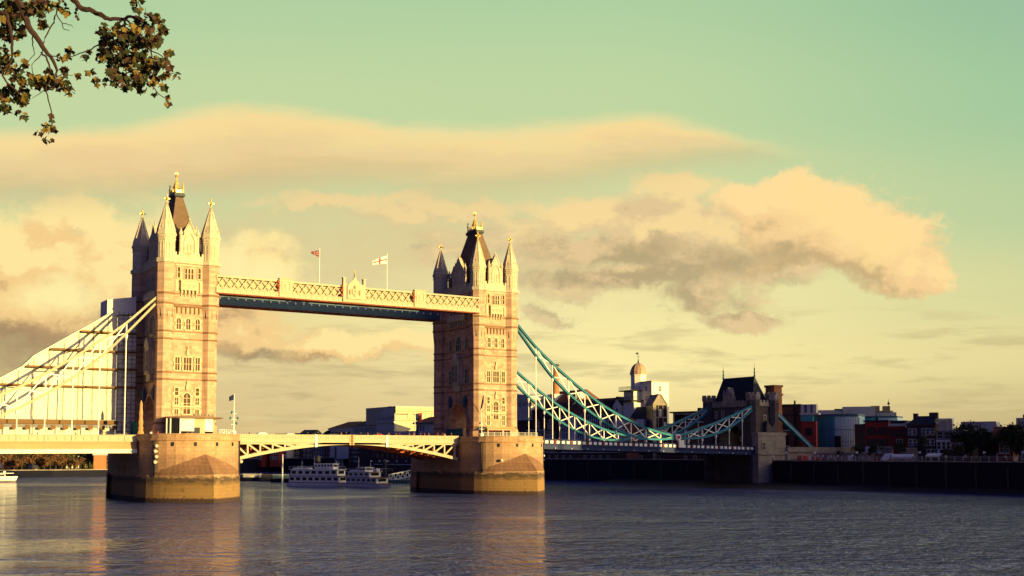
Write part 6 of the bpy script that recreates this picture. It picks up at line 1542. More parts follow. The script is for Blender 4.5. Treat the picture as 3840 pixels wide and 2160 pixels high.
b.build('mullion', 'blue', t)
p = C1[14]+Nn*0.4; b = MB(); b.beam((p.x, p.y, 6), (p.x-0.6, p.y, 16), 2.6, 0.5); b.build('entrance_slot', 'iron', t)
t = thing('drum_office', 'rounded upper office storey with a pale lit band, right of the finned front', 'office building', (*gp(3290, 405)[:2], GZ))
C2, Nn = curved(3222, 398, 3368, 391, 3.0, 16); b = MB(); b.prism([(p.x, p.y) for p in C2[:9]]+[(p.x-Nn.x*8, p.y-Nn.y*8) for p in C2[:9][::-1]], 6, 22.4); b.build('glass_wall', 'teglass', t)
b = MB(); b.prism([(p.x, p.y) for p in C2[9:]]+[(p.x-Nn.x*8, p.y-Nn.y*8) for p in C2[9:][::-1]], 6, 22.4); b.build('finned_wall', 'brightglass', t)
b = MB(); b.prism([(p.x+Nn.x*.4, p.y+Nn.y*.4) for p in C2]+[(p.x-Nn.x*8, p.y-Nn.y*8) for p in C2[::-1]], 22.4, 22.9); b.build('roof_edge', 'blue', t)
t = thing('red_brick_flats', 'red brick flats with broad dark windows below the rounded office storey', 'flats', (*gp(3290, 360)[:2], GZ))
F1, L1 = fr(3246, 366, 3334, 362); F2, L2 = fr(3205, 372, 3246, 366)
part(t, 'wall', 'brickred', (0, L1, 6, 20.2, -9, 0), F=F1); part(t, 'side_wall', 'brickdark', (0, L2, 6, 19.6, -6, -0.1), F=F2); part(t, 'ground_floor', 'stucco', (0, 1.4, 10, 12.4, 0, 0.2), (2.6, 3.2, 10, 12, 0, 0.2), (L1-4, L1-2.5, 10, 12.4, 0, 0.2), F=F1)
grid(t, F1, 0.3, L1-0.2, 2, [16.2], 2.6, 2.3, frame='brickdark', lights=3, arched=0.6); grid(t, F1, 0.3, L1-0.2, 2, [12.6], 2.6, 2.0, frame='brickdark', lights=3); part(t, 'roof', 'tile', (-0.4, L1+0.2, 20.2, 20.7, -9, 0.4), F=F1)
t = thing('dark_red_house', 'dark red brick house with a pale cornice between the flats and the long terrace', 'house', (*gp(3370, 352)[:2], GZ))
F1, L1 = fr(3334, 358, 3406, 355)
part(t, 'wall', 'darkred', (0, L1, 6, 18.6, -9, 0), F=F1); part(t, 'cornice', 'render', (0, L1+0.2, 18.6, 19.4, -9, 0.35), (L1-0.7, L1+0.3, 18.2, 19.8, -1, 0.5), F=F1); part(t, 'roof', 'tile', (0.4, L1-0.4, 19.4, 20.4, -8, -0.6), F=F1); grid(t, F1, 1, L1-0.3, 1, [12.3], 1.6, 2.2, frame='render', lights=2); grid(t, F1, 0.2, L1, 3, [15.6], 1.1, 1.8, frame='brickdark')
t = thing('terrace', 'long dark brick terrace with three rows of white sash windows', 'terraced houses', (*gp(3460, 345)[:2], GZ))
F1, L1 = fr(3404, 350, 3510, 345)
part(t, 'wall', 'brickdark', (0, L1, 6, 18.8, -9, 0), F=F1); b = MB(); hip_roof(b, F1, -0.4, L1+0.4, 18.8, 21.6, -9.4, 0.4, 2.2); b.build('roof', 'tile', t)
part(t, 'chimney', 'brickdark', (0.8, 2.0, 19, 22.4, -5, -3.5), F=F1); part(t, 'chimney', 'brickdark', (5.6, 8.0, 19, 22.6, -5, -3.5), F=F1); grid(t, F1, 0.2, L1-0.2, 6, [15.8, 12.6, 9.6], 0.85, 1.75, frame='white', fw=0.16, skip=[(2, 0), (0, 2), (1, 2), (2, 2), (3, 2)])
t = thing('shop_house', 'white fronted house with bay windows and balcony right of the dark terrace', 'house', (*gp(3560, 335)[:2], GZ))
F1, L1 = fr(3512, 338, 3566, 336); F2, L2 = fr(3566, 334, 3622, 331)
part(t, 'wall', 'brickdark', (0, L1, 6, 16.8, -9, 0), F=F1); part(t, 'side_wing', 'brickdark', (0, L2, 6, 15.2, -9, 0.1), F=F2); part(t, 'fascia', 'white', (0, L1, 13.6, 14.2, -1, 0.5), F=F1); part(t, 'bay', 'white', (0.2, 1.0, 10.2, 11.2, 0, 0.6), F=F1)
grid(t, F1, 0.1, L1, 3, [11.5], 0.9, 1.9, frame='white', fw=0.2); grid(t, F2, 0.1, L2-0.1, 3, [11.4], 0.8, 1.7, frame='white', fw=0.14); b = MB(); gable_roof(b, F2, 0, L2, 15.2, 17.4, -8, 0.3); b.build('roof', 'orangetile', t); part(t, 'dormer', 'stucco', (0.4, 1.5, 15.2, 16.9, -3, 0.2), (2.0, 2.9, 15.4, 16.6, -3, 0.2), (L2-2, L2-0.3, 15.2, 17.0, -3, 0.2), F=F2); grid(t, F1, 0.1, L1, 2, [14.6], 1.5, 1.8, frame='render', glass='glass')
part(t, 'roof_terrace', 'render', (0.2, 2.2, 16.8, 20.0, -6, -4), (2.6, L1, 16.8, 20.2, -6, -3.5), F=F1); part(t, 'terrace_canopy', 'white', (-0.5, L1, 20.1, 20.5, -7, -3), F=F1)
t = thing('mansard_block', 'grey mansard-roofed block with small bright dormers behind the dark trees', 'building', (*gp(3680, 345)[:2], GZ))
F1, L1 = fr(3600, 352, 3748, 346)
part(t, 'wall', 'brickdark', (0, L1, 6, 16.2, -9, 0), F=F1); b = MB(); b.loft([[F1(0, 16.2, 0.2), F1(L1, 16.2, 0.2), F1(L1, 16.2, -9), F1(0, 16.2, -9)], [F1(0.3, 19.6, -1.0), F1(L1-0.9, 19.6, -1.0), F1(L1-0.9, 19.6, -8), F1(0.3, 19.6, -8)]]); b.build('roof', 'render', t)
grid(t, F1, 0.6, L1-1.5, 5, [16.6], 0.9, 1.0, frame='white', glass='stucco', out=0.1); part(t, 'roof_flashing', 'white', (0.3, L1-0.9, 19.6, 19.85, -8, -0.9), F=F1)
t = thing('orange_roof_house', 'red brick house with an orange roof and white balcony near the right edge', 'house', (*gp(3765, 325)[:2], GZ))
F1, L1 = fr(3728, 326, 3800, 323)
part(t, 'wall', 'darkred', (0, L1, 6, 14.6, -8, 0), F=F1); b = MB(); gable_roof(b, F1, -0.2, L1, 14.6, 17.8, -8, 0.2); b.build('roof', 'orangetile', t); part(t, 'balcony', 'white', (1.6, L1-0.4, 13.0, 13.35, 0, 0.9), (0.9, L1-0.8, 10.0, 10.3, 0, 0.9), F=F1); grid(t, F1, 1.2, L1-0.8, 2, [10.6], 0.9, 1.8, frame='white'); part(t, 'porch_post', 'white', (1.6, 1.8, 10, 13, 0.7, 0.9), (0.8, 1.0, 7, 10, 0.7, 0.9), F=F1)
t = thing('pale_block', 'pale grey rendered block at the right edge behind a dark tree', 'building', (*gp(3810, 335)[:2], GZ))
F1, L1 = fr(3780, 340, 3900, 335)
part(t, 'wall', 'render', (0, L1, 6, 18.6, -9, 0), (2.4, L1, 18.6, 20.6, -9, -0.5), F=F1); grid(t, F1, 0.4, 4.5, 2, [15.8, 12.6], 1.0, 1.7, frame='render'); part(t, 'roof_hut', 'iron', (4.0, 6.0, 20.6, 21.6, -5, -2), F=F1)
t = thing('quay_retaining_wall', 'pale brown garden wall on the quay right of the glass office', 'wall', (*gp(3330, 340)[:2], GZ))
F1, L1 = fr(3060, 362, 3300, 350); part(t, 'face', 'ston2', (0, L1*0.9, 6, 10.3, -0.6, 0), F=F1); part(t, 'coping', 'render', (0, L1*0.9, 10.3, 10.6, -0.8, 0.2), F=F1)
t = thing('garden_wall', 'brown ashlar wall below the terrace with two recesses', 'wall', (*gp(3400, 336)[:2], GZ)); F1, L1 = fr(3306, 345, 3438, 338)
part(t, 'face', 'ston2', (0, 3.4, 6, 12.0, -0.6, 0), (5.2, L1, 6, 11.6, -0.6, 0), (0, L1, 6, 9.2, -1.2, -0.6), F=F1); part(t, 'coping', 'render', (0, 3.4, 12, 12.25, -0.8, 0.2), (5.2, L1, 11.6, 11.85, -0.8, 0.2), F=F1)
for px0, px1, D, pt, pb, lab in ((3314, 3342, 330, 1700, 1726, 'white awning tent on the quay, leftmost of the three'), (3346, 3424, 327, 1703, 1716, 'long low white awning tent on the quay, middle of the three'), (3478, 3530, 322, 1700, 1711, 'white awning tent with a scalloped edge on the quay, rightmost of the three')):
    t = thing('awning_tent', lab, 'tent', (*gp((px0+px1)/2, D)[:2], GZ), 'white awnings along the quay'); F1, L1 = fr(px0, D, px1, D-3); zt_, zb_ = zz(pt, D, px0), zz(pb, D, px0)
    b = MB(); b.loft([[F1(s, zb_+0.25, 1.2), F1(s, zt_, -0.6), F1(s, zb_+0.25, -2.4), F1(s, zb_, -2.4), F1(s, zt_-0.2, -0.6), F1(s, zb_, 1.2)] for s in (0, L1)]); [b.fbox(F1, L1*i/8, L1*(i+0.8)/8, zb_-0.25, zb_+0.1, 1.15, 1.2) for i in range(8)]; b.build('canopy', 'white', t)
    for s in (0.1, L1-0.1):
        for n in (1.1, -2.3): b = MB(); b.tube([F1(s, GZ, n), F1(s, zb_+0.1, n)], 0.06, 5); b.build('pole', 'white', t)
# lamp posts along the quay
for i, px in enumerate((2947, 3055, 3213, 3448, 3690, 3838)):
    D = 352-0.062*(px-2900); q = gp(px, D); zl = zz(1698, D, px)
    t = thing('street_lamp', f'{ORD[i]} black lamp post with a white globe from the gatehouse along the quay', 'lamp post', (q.x, q.y, GZ), 'lamp posts on the south quay')
    b = MB(); b.lathe((q.x, q.y, 0), [(0.3, GZ), (0.3, GZ+0.6), (0.12, GZ+0.8), (0.09, zl-0.3), (0.2, zl-0.25)], 8); b.build('post', 'iron', t)
    b = MB(); b.lathe((q.x, q.y, zl), [(0.18, -0.28), (0.42, -0.05), (0.40, 0.15), (0.15, 0.36)], 10); b.build('globe', 'lampglass', t)
for i, px in enumerate((1392, 1423, 1455, 1488, 1523)):
    D = 545-i*2; q = gp(px, D); zl = zz(1731, D, px)
    t = thing('street_lamp', f'{ORD[i]} from the left of the small white quay lamps seen under the opening span', 'lamp post', (q.x, q.y, 4), 'lamps on the wharf under the opening span')
    b = MB(); b.tube([(q.x, q.y, 3), (q.x, q.y, zl)], 0.09, 6); b.build('post', 'iron', t); b = MB(); b.ball((q.x, q.y, zl+0.2), 0.42, 8); b.build('globe', 'lampglass', t)
t = thing('sign_board', 'white and red sign board standing on the quay right of the stone arch', 'sign', (*gp(3043, 346)[:2], GZ)); F1, L1 = fr(3030, 346, 3050, 345)
part(t, 'panel', 'white', (0, L1*0.6, 7.6, 9.4, -0.1, 0), F=F1); part(t, 'stripe', 'red', (L1*0.6, L1, 7.6, 9.4, -0.1, 0), F=F1); b = MB(); [b.tube([F1(s, GZ, -0.05), F1(s, 9.4, -0.05)], 0.05, 5) for s in (0.05, L1-0.05)]; b.build('post', 'iron', t)
for i, (px, c_) in enumerate(((2898, 'cl_white'), (3018, 'cl_black'), (3066, 'cl_white'), (3085, 'cl_white'), (3096, 'cl_navy'), (3115, 'cl_white'), (3142, 'cl_white'), (3196, 'cl_white'), (3340, 'cl_black'), (3546, 'cl_white'), (3620, 'cl_white'), (3770, 'cl_white'))):
    D = 346-0.062*(px-2900); q = gp(px, D); person(q.x, q.y, GZ+0.95, i*0.9, c_, 'cl_black', f'{ORD[i]} person from the gatehouse strolling on the south quay, in {CW[c_]} top', 'people on the south quay', i % 2)
# wharf buildings far behind, seen under the opening span
far_specs = [(888, 958, 665, 18, 'brickdark', 3, 3, 'dark brick wharf block at the left end under the opening span'), (960, 982, 650, 19, 'darkred', 2, 4, 'narrow dull red wharf block, leftmost of the red pair under the span'), (1012, 1046, 650, 19.5, 'brickred', 3, 4, 'brighter red wharf block with rows of windows under the span'), (1048, 1076, 655, 17, 'render', 2, 4, 'grey wharf block with pale balconies beside the bright red one'),
             (1078, 1124, 660, 20, 'brickdark', 3, 4, 'tall dark wharf block left of the tan one under the span'), (1126, 1172, 662, 22, 'ston2', 3, 4, 'tan wharf block with square windows under the middle of the span'), (1174, 1218, 660, 19, 'blue', 4, 5, 'dark blue-grey glazed wharf block under the middle of the span'), (1220, 1250, 655, 20.5, 'darkred', 2, 4, 'slim dark red wharf block left of the pale tower block')]
for px0, px1, D, zt_, mt, nx, nz, lab in far_specs:
    t = thing('wharf_building', lab, 'building', (*gp((px0+px1)/2, D)[:2], 6), 'wharf blocks far under the opening span'); F1, L1 = fr(px0, D, px1, D-2)
    part(t, 'wall', mt, (0, L1, 3, zt_, -12, 0), F=F1); b = MB(); (gable_roof(b, F1, 0, L1, zt_, zt_+2.2, -12, 0) if nx % 2 else b.fbox(F1, -0.3, L1+0.3, zt_, zt_+0.6, -12.3, 0.3)); b.build('roof', 'tile', t); grid(t, F1, 0.3, L1-0.3, nx, [7.2+i*2.9 for i in range(nz)], 1.2, 1.6, frame='render' if mt != 'ston2' else 'ston2', fw=0.2)
t = thing('pale_tower_block', 'pale grey bow-fronted block on stilts under the middle of the opening span', 'building', (*gp(1280, 610)[:2], 6)); F1, L1 = fr(1252, 612, 1306, 606)
b = MB(); b.loft([[F1(0, z, 0), F1(L1*0.3, z, 0.5), F1(L1*0.75, z, 0.4), F1(L1, z, -0.8), F1(L1, z, -8), F1(0, z, -8)] for z in (7.6, 14.5)]); b.build('wall', 'render', t); b = MB(); [b.fbox(F1, s, s+0.7, 3, 7.6, -1.5, -0.5) for s in (0.4, 2.6, 5.0)]; b.build('stilt', 'render', t); part(t, 'window', 'glass', (1.2, 2.2, 8, 14, 0.1, 0.4), F=F1)
t = thing('lit_window_block', 'dark block with rows of small glinting windows under the right half of the opening span', 'building', (*gp(1350, 580)[:2], 6)); F1, L1 = fr(1308, 586, 1402, 570)
part(t, 'wall', 'brickdark', (0, L1, 3, 15.5, -10, 0), F=F1); part(t, 'roof', 'tile', (-0.2, L1+0.2, 15.5, 16, -10, 0.3), F=F1); rng = random.Random(3)
for j, z in enumerate((6.0, 8.2, 10.4, 12.5, 14.2)):
    for i in range(10): window(F1, 0.8+i*1.25, z, 0.55, 1.1, t, frame='brickdark', glass=rng.choice(['stucco', 'cream2', 'glass', 'white']) if i < 7 else 'glass', fw=0.06, trans=0, sub=False, out=0.08)
t = thing('wharf_shed', 'long dark wharf shed with a pale ledge behind the gangway', 'shed', (*gp(1480, 540)[:2], 6)); F1, L1 = fr(1404, 556, 1640, 520)
part(t, 'wall', 'brickdark', (0, L1, 1, 12.5, -8, 0), F=F1); part(t, 'ledge', 'render', (0, L1, 5.0, 5.4, -1, 0.6), (0, L1, 12.5, 12.9, -8, 0.4), F=F1); grid(t, F1, 0.5, L1-0.5, 12, [8.2], 1.3, 2.2, frame='brick', fw=0.15)

# ------------------------------------------------------------------ trees
def crown_mesh(name, h, r, n, mats, seed, clumps=9):
    rng = random.Random(seed); b = MB(); cl = []
    for k in range(clumps):
        a = rng.uniform(0, 6.28); rr_ = r*rng.uniform(0.1, 0.72); z = h*rng.uniform(0.34, 0.88)
        cl.append((rr_*math.cos(a), rr_*math.sin(a), z, r*rng.uniform(0.34, 0.58), rng.random()))
    for i in range(n):
        cx_, cy_, cz_, cr_, tone = cl[rng.randrange(clumps)]
        d = V(rng.gauss(0, 1), rng.gauss(0, 1), rng.gauss(0, 0.8)); d.normalize(); p = V(cx_, cy_, cz_)+d*cr_*rng.uniform(0.5, 1.06)
        s = r*rng.uniform(0.05, 0.12); u = V(rng.gauss(0, 1), rng.gauss(0, 1), rng.gauss(0, 1)).normalized(); w = u.cross(d+V(.01, .02, .03)).normalized()
        b.add([p-u*s, p+w*s*0.7, p+u*s*1.1, p-w*s*0.6], [(0, 1, 2, 3)], 0 if rng.random() < 0.35+0.5*tone else 1)
    tr = MB(); tr.tube([(0, 0, 0), (r*0.04, 0, h*0.25), (-r*0.03, r*0.03, h*0.5), (0, 0, h*0.72)], [r*0.09, r*0.065, r*0.045, r*0.015], 7)
    for cx_, cy_, cz_, cr_, _ in cl[:6]: tr.tube([(0, 0, h*0.26), (cx_*0.5, cy_*0.5, (cz_+h*0.26)/2+0.2), (cx_, cy_, cz_)], [r*0.05, r*0.03, r*0.01], 5)
    return b, tr
PROTO = {}
def tree(kind, x, y, z, sc, rot, label, group, name='tree'):
    specs = {'autumn1': (9, 4.0, 900, ['fola', 'folo'], 1), 'autumn2': (8, 4.4, 900, ['fola', 'folo'], 2), 'olive': (8.5, 3.8, 900, ['folo', 'folg'], 3), 'dark1': (10, 4.6, 1600, ['folg', 'folg'], 4), 'dark2': (9, 3.6, 1400, ['folg', 'folo'], 5), 'sapling': (6, 1.9, 700, ['folg', 'folg'], 6)}
    if kind not in PROTO:
        h, r, n, mm, sd = specs[kind]; cb, tb = crown_mesh(kind, h, r, n, mm, sd)
        t = thing(name, label, 'tree', (0, 0, 0), group); cb.build('crown', mm, t); tb.build('trunk', 'trunk', t); PROTO[kind] = t
    else:
        t = copy_tree(PROTO[kind])
        t['label'] = label; t['category'] = 'tree'; t['group'] = group
    t.location = (x, y, z); t.rotation_euler.z = rot; t.scale = (sc, sc, sc*random.uniform(0.92, 1.08)); return t
for i, (px, D, k, s) in enumerate(((-30, 560, 'autumn1', 1.25), (22, 552, 'autumn2', 1.2), (55, 556, 'autumn1', 1.2), (84, 548, 'autumn2', 1.05), (104, 560, 'olive', 1.3), (124, 552, 'autumn1', 1.3), (150, 556, 'autumn2', 1.05), (168, 560, 'autumn1', 1.25), (190, 552, 'autumn2', 1.15), (210, 556, 'autumn1', 1.2), (232, 558, 'autumn2', 1.2), (247, 566, 'olive', 1.4), (268, 560, 'olive', 1.2), (292, 556, 'autumn2', 0.95), (310, 570, 'dark2', 1.4), (332, 562, 'olive', 1.2), (72, 575, 'dark1', 1.3), (137, 578, 'dark2', 1.5), (205, 580, 'dark1', 1.3), (30, 575, 'dark1', 1.3), (280, 580, 'dark1', 1.3))):
    q = gp(px, D); col = {'a': 'orange-brown autumn', 'o': 'olive green', 'd': 'dark green'}[k[0]]
    tree(k, q.x, q.y, 2.6, s*0.86, i*1.3, f'{col} tree on the far bank under the white deck, {ORD[i]} planted of the row', 'trees along the far bank')
for i, (px, D, k, s, lab) in enumerate(((3640, 332, 'dark1', 1.05, 'large dark tree in front of the grey mansard block'), (3690, 326, 'dark1', 0.85, 'smaller dark tree left of the orange roofed house'), (3600, 322, 'dark2', 0.62, 'low dark tree below the white bay windows'), (3822, 318, 'dark1', 1.1, 'large dark tree at the right edge of the view'), (3800, 325, 'dark2', 0.7, 'dark tree beside the white balcony near the right edge'), (3752, 330, 'dark2', 0.45, 'small bush-like tree under the white balcony house'),
                                     (3212, 346, 'sapling', 0.95, 'young street tree under the finned silver front'), (3262, 343, 'sapling', 0.85, 'young street tree before the red brick flats, left one'), (3290, 342, 'sapling', 1.1, 'young street tree before the red brick flats, right one'), (3372, 333, 'sapling', 1.15, 'young street tree by the garden wall with recesses'), (3452, 326, 'sapling', 1.3, 'young street tree before the sash windowed terrace'), (3150, 352, 'sapling', 0.7, 'low street tree behind the quay vehicles'), (3545, 320, 'dark2', 0.5, 'low round tree right of the scalloped awning'))):
    q = gp(px, D); tree(k, q.x, q.y, GZ, s, i*2.1, lab, 'trees on the south quay')
# far-left bank buildings
for px0, px1, D, zt_, mt, rf_, lab in ((352, 400, 555, 9.7, 'brickorange', 'stucco', 'plain orange brick block beside the nearer pier, under the deck'), (10, 62, 568, 8.2, 'brickorange', 'tile', 'brown brick house among the trees at the far left under the deck'), (128, 152, 566, 8.3, 'stucco', 'tile', 'pale flat house among autumn trees under the deck'), (248, 296, 590, 9.4, 'render', 'tile', 'grey roofed house behind olive trees under the deck'), (-20, 40, 590, 10, 'render', 'tile', 'grey block behind the trees at the left edge under the deck')):
    t = thing('riverside_house', lab, 'house', (*gp((px0+px1)/2, D)[:2], 6), 'buildings on the far bank'); F1, L1 = fr(px0, D, px1, D+2)
    part(t, 'wall', mt, (0, L1, 3, zt_, -9, 0), F=F1); b = MB(); gable_roof(b, F1, 0, L1, zt_, zt_+2, -9, 0); b.build('roof', rf_, t); 
    if px0 != 352: grid(t, F1, 0.3, L1-0.3, 2, [zt_-3.2, zt_-6.2], 1.3, 1.6, frame=mt, fw=0.1)
# wooded rise behind the far bank
b = MB(); rng = random.Random(11)
for i in range(5200):
    px = rng.uniform(-120, 420); D = rng.uniform(600, 700); q = gp(px, D); zc = 2.7+rng.uniform(0, 1)**1.2*12; s = rng.uniform(0.5, 1.3); u = V(rng.gauss(0, 1), rng.gauss(0, 1), rng.gauss(0, 1)).normalized(); w = u.orthogonal().normalized(); p = V(q.x, q.y, zc)
    b.add([p-u*s, p+w*s*0.7, p+u*s, p-w*s*0.7], [(0, 1, 2, 3)], i % 2)
o = b.build('far_wood', ['folg', 'folo']); o['kind'] = 'stuff'; o['label'] = 'dark wood behind the far bank'; o['category'] = 'wood'

# office block added out of view upstream, stepped to throw shade on the abutment
# grey warship added out of view, its upperworks sized to shade the chain
t = thing('shade_warship', 'unseen grey warship added upstream to shade the middle of the chain', 'ship', (166, -201, 0)); T = local((166, -201, 0), R(90))
b = MB(); hull(b, T, 165, 9.5, -1, 9, 0.3); b.build('hull', 'render', t)
b = MB(); tbox(b, T, 22, 73, -9, 8.5, 9, 20); tbox(b, T, 26, 72, -9, 8, 20, 29); tbox(b, T, 28, 52, -6.5, 6.5, 29, 37.5); tbox(b, T, 52, 68, -6.5, 6.5, 29, 35); tbox(b, T, -50, 10, -6, 6, 9, 15); b.build('superstructure', 'render', t)
b = MB(); [b.lathe(T(x, 0, 0), [(3, 14.9), (2.8, 29)], 14) for x in (-30, 4)]; b.build('funnel', 'render', t); b = MB(); [b.tube([T(x, 0, 15), T(x, 0, 44)], [0.8, 0.3], 8) for x in (-15, 28)]; b.build('mast', 'render', t)
b = MB(); [(tbox(b, T, x-4, x+4, -4, 4, 9, 12.5), [b.tube([T(x+3*sg, q, 11.2), T(x+12*sg, q, 12.6)], 0.3, 8) for q in (-1.5, 0, 1.5)]) for x, sg in ((-62, -1),)]; b.build('gun_turret', 'render', t)
t = thing('shade_block', 'unseen stepped glass office block added upstream to shade the south bank', 'office building', (260, -196, GZ))
Fo = face((183, -138, 0), (1, 0, 0), (0, 1, 0))
steps = [(0, 8, 33), (8, 16, 39), (16, 26, 43), (26, 60, 46), (60, 144, 50)]
for s0, s1, h in steps:
    part(t, 'wall', 'render', (s0, s1, GZ, h, 0, 26), F=Fo)
b = MB()
for s0, s1, h in steps:
    z = GZ+3
    while z < h-1.5: b.fbox(Fo, s0+0.4, s1-0.4, z, z+1.9, 25.9, 26.06); b.fbox(Fo, s0+0.4, s1-0.4, z, z+1.9, -0.06, 0.1); z += 3.6
b.build('window_strip', 'glass', t)

# ------------------------------------------------------------------ plane tree overhanging the quay beside the camera
T0 = V(-83.6, -253.6, 8.6)
pt = thing('plane_tree', 'plane tree whose leafy branches hang into the top left corner', 'tree', T0)
CS = 960/2174
def cp(x, y, D): return at(x*CS, y*CS, D)
rng = random.Random(21)
b = MB()
tk = [T0, T0+V(0.1, 0.15, 3), T0+V(0.3, 0.1, 6), T0+V(0.2, 0.4, 9), T0+V(0.5, 0.3, 12)]
b.tube(tk, [0.42, 0.34, 0.28, 0.2, 0.12], 12); b.build('trunk', 'bark', pt)
def branch(pts, r0, r1, D0, D1):
    n = len(pts); P = [cp(x, y, D0+(D1-D0)*i/(n-1)) for i, (x, y) in enumerate(pts)]
    # gentle knots between the given bends
    out = []
    for i in range(n-1):
        for k in range(3):
            u = k/3; q = P[i].lerp(P[i+1], u); out.append(q+V(rng.uniform(-1, 1), rng.uniform(-1, 1), rng.uniform(-1, 1))*0.010*(k > 0))
    out.append(P[-1]); m_ = len(out)
    b = MB(); b.tube(out, [r0+(r1-r0)*i/(m_-1) for i in range(m_)], 6); return b, out
BR = [([(480, -160), (620, 0), (700, 75), (790, 95), (880, 140), (930, 165), (1050, 165), (1110, 140), (1180, 145), (1230, 200), (1240, 330)], 0.034, 0.008, 12.0, 12.2), ([(930, 165), (860, 110), (800, 95)], 0.012, 0.01, 12.1, 12.0), ([(1050, 165), (1062, 240), (1090, 380), (1060, 560), (1080, 700)], 0.012, 0.005, 12.1, 12.3), ([(1070, 168), (1120, 220), (1200, 330), (1280, 430), (1310, 560), (1300, 760)], 0.012, 0.005, 12.1, 11.9), ([(1040, 168), (960, 280), (900, 360), (840, 380), (740, 430), (640, 470), (540, 500)], 0.011, 0.004, 12.1, 12.4), ([(1280, 430), (1380, 480), (1420, 600), (1500, 640)], 0.007, 0.003, 11.9, 11.8), ([(1300, 740), (1350, 800), (1430, 860), (1440, 900)], 0.006, 0.003, 11.9, 11.9), ([(1180, 145), (1190, 80), (1180, 0)], 0.008, 0.004, 12.2, 12.2),
      ([(60, -160), (180, 60), (240, 220), (320, 330), (370, 410), (430, 480), (475, 570), (485, 660)], 0.04, 0.010, 11.6, 11.9), ([(350, 440), (400, 510), (430, 600), (420, 690), (390, 740), (410, 850), (440, 960), (440, 1060), (410, 1140)], 0.011, 0.004, 11.8, 12.0), ([(480, 60), (480, 110), (460, 190), (400, 290), (360, 400), (350, 460), (270, 550), (290, 640)], 0.010, 0.004, 12.4, 12.2), ([(480, 120), (530, 200), (545, 250), (590, 262)], 0.007, 0.003, 12.4, 12.4), ([(530, 200), (590, 213), (620, 232)], 0.005, 0.003, 12.4, 12.4), ([(270, 260), (280, 300), (275, 380), (295, 460), (235, 530)], 0.008, 0.003, 11.7, 11.9), ([(60, 120), (95, 290), (100, 400), (90, 520), (40, 640)], 0.018, 0.008, 11.4, 11.6), ([(0, 560), (20, 640), (80, 720), (160, 790), (230, 800)], 0.012, 0.004, 11.5, 11.8), ([(485, 650), (540, 620), (620, 640)], 0.006, 0.003, 11.9, 12.0), ([(390, 760), (330, 800), (270, 835)], 0.005, 0.002, 11.9, 12.0), ([(430, 480), (500, 490), (520, 480)], 0.006, 0.003, 11.8, 11.8)]
for pts, r0, r1, D0, D1 in BR:
    bb, out = branch(pts, r0, r1, D0, D1); bb.build('branch', 'bark', pt)
b = MB(); b.tube([tk[3], tk[3]+V(1.2, -0.4, 1.4), cp(300, -420, 12.0), cp(480, -160, 12.0)], [0.1, 0.08, 0.05, 0.034], 7); b.tube([tk[3], cp(-200, -500, 11.4), cp(60, -160, 11.6)], [0.09, 0.06, 0.04], 7); b.tube([tk[2], cp(-500, -100, 11.2), cp(-120, 60, 11.4), cp(60, 120, 11.4)], [0.08, 0.05, 0.03, 0.018], 7); b.build('branch', 'bark', pt)
LEAF = []
for i in range(10):                                            # five pointed lobes, deep between
    ang = [-150, -118, -72, -38, 0, 38, 72, 118, 150, 180][i]; rad = [0.62, 0.52, 0.90, 0.60, 1.0, 0.60, 0.90, 0.52, 0.62, 0.30][i]
    LEAF.append((rad*math.sin(R(ang)), rad*math.cos(R(ang))))
def leaf(b, p, s, m):
    n = (V(-HF.x, -HF.y, 0)*rng.uniform(0.1, 1.0)+V(rng.gauss(0, .55), rng.gauss(0, .55), rng.gauss(0.15, .55))).normalized()
    down = V(rng.gauss(0, .5), rng.gauss(0, .5), -1).normalized(); u = (down-n*down.dot(n)).normalized(); w = u.cross(n); fold = rng.uniform(0.05, 0.45); curl = rng.uniform(-0.2, 0.35)
    vs = [p+w*(x*s)+u*(y*s)+n*(abs(x)*s*fold-curl*s*(x*x+y*y)) for x, y in LEAF]
    c0 = p; k = len(vs)
    b.add([c0]+vs, [(0, i+1, (i+1) % k+1) for i in range(k)], m)
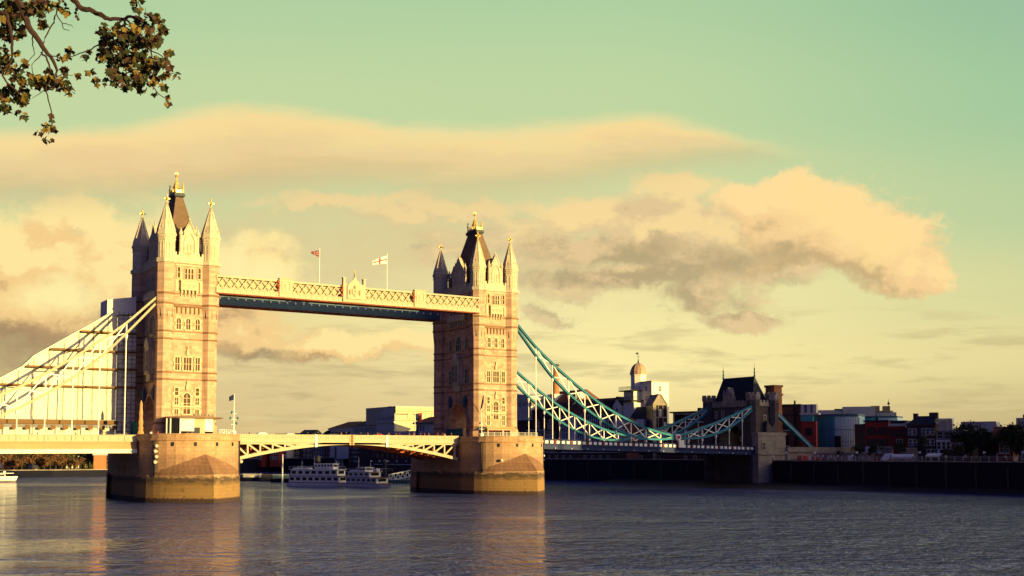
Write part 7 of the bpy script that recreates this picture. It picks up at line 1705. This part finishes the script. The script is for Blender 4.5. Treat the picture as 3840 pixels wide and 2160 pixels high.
CL = [(110, 90, 130, 110, 110), (320, 60, 160, 70, 80), (520, 30, 50, 50, 10), (90, 240, 110, 110, 75), (360, 190, 50, 60, 18), (200, 290, 30, 30, 6), (550, 95, 40, 40, 8), (30, 460, 40, 60, 14), (150, 460, 30, 35, 6), (60, 560, 80, 60, 38), (200, 540, 35, 35, 8), (150, 640, 60, 60, 24), (230, 680, 60, 60, 26), (70, 800, 90, 80, 42), (190, 820, 50, 80, 26), (40, 920, 50, 50, 18), (160, 970, 30, 30, 5), (215, 990, 10, 30, 3), (400, 700, 140, 60, 64), (520, 720, 60, 60, 18), (590, 760, 40, 50, 7), (550, 610, 30, 40, 5), (650, 640, 30, 20, 3), (400, 610, 40, 20, 5), (515, 480, 40, 40, 6), (595, 430, 25, 30, 4), (590, 490, 30, 30, 4), (710, 485, 30, 30, 4), (745, 450, 20, 30, 3), (770, 600, 30, 30, 3), (830, 690, 40, 40, 5), (900, 700, 30, 30, 4),
      (1050, 400, 200, 170, 215), (1010, 260, 180, 60, 50), (1180, 200, 60, 60, 20), (1290, 200, 110, 80, 40), (1380, 260, 50, 50, 16), (1300, 330, 100, 80, 38), (870, 260, 60, 60, 14), (870, 480, 60, 70, 30), (1100, 600, 180, 120, 120), (1330, 580, 120, 100, 62), (1420, 470, 40, 50, 8), (1230, 680, 120, 60, 34), (1040, 700, 90, 70, 30), (1200, 750, 50, 40, 9), (1380, 730, 30, 30, 4), (1430, 610, 30, 40, 5), (1500, 640, 30, 30, 4), (1310, 800, 20, 20, 2), (1410, 835, 25, 30, 4), (1440, 880, 30, 20, 3), (1180, 20, 70, 40, 10), (1170, 80, 30, 30, 5), (1330, 130, 60, 30, 5), (440, 1000, 20, 40, 4), (390, 1080, 50, 30, 8), (460, 1080, 25, 25, 4), (330, 1135, 25, 15, 2), (410, 1185, 40, 25, 5)]
b = MB(); tw = MB()
for cx_, cy_, rx_, ry_, n in CL:
    Dc = 12.0+rng.uniform(-0.3, 0.3); depth = max(rx_, ry_)*CS/FPX*12
    for k in range(n):
        r_ = math.sqrt(rng.random()); a = rng.uniform(0, 6.28); p = cp(cx_+rx_*r_*math.cos(a), cy_+ry_*r_*math.sin(a), Dc+rng.gauss(0, depth*0.7))
        q = rng.random(); leaf(b, p, rng.uniform(0.032, 0.062), 1 if q < 0.30 else 2 if q < 0.56 else 0)
b.build('foliage', ['leafg', 'leafy', 'leafb'], pt)
b = MB()
for x, y in ((650, 82), (648, 140), (664, 163), (642, 110), (1235, 118), (38, 388), (214, 280), (1418, 512), (1205, 780), (1424, 908), (880, 300), (300, 690), (175, 300)):
    p = cp(x, y, 12.1); b.ball(p, 0.017, 8); tw2 = None
    b.tube([p, p+V(0, 0, 0.07)], 0.0025, 4)
b.build('seed_ball', 'seed', pt)
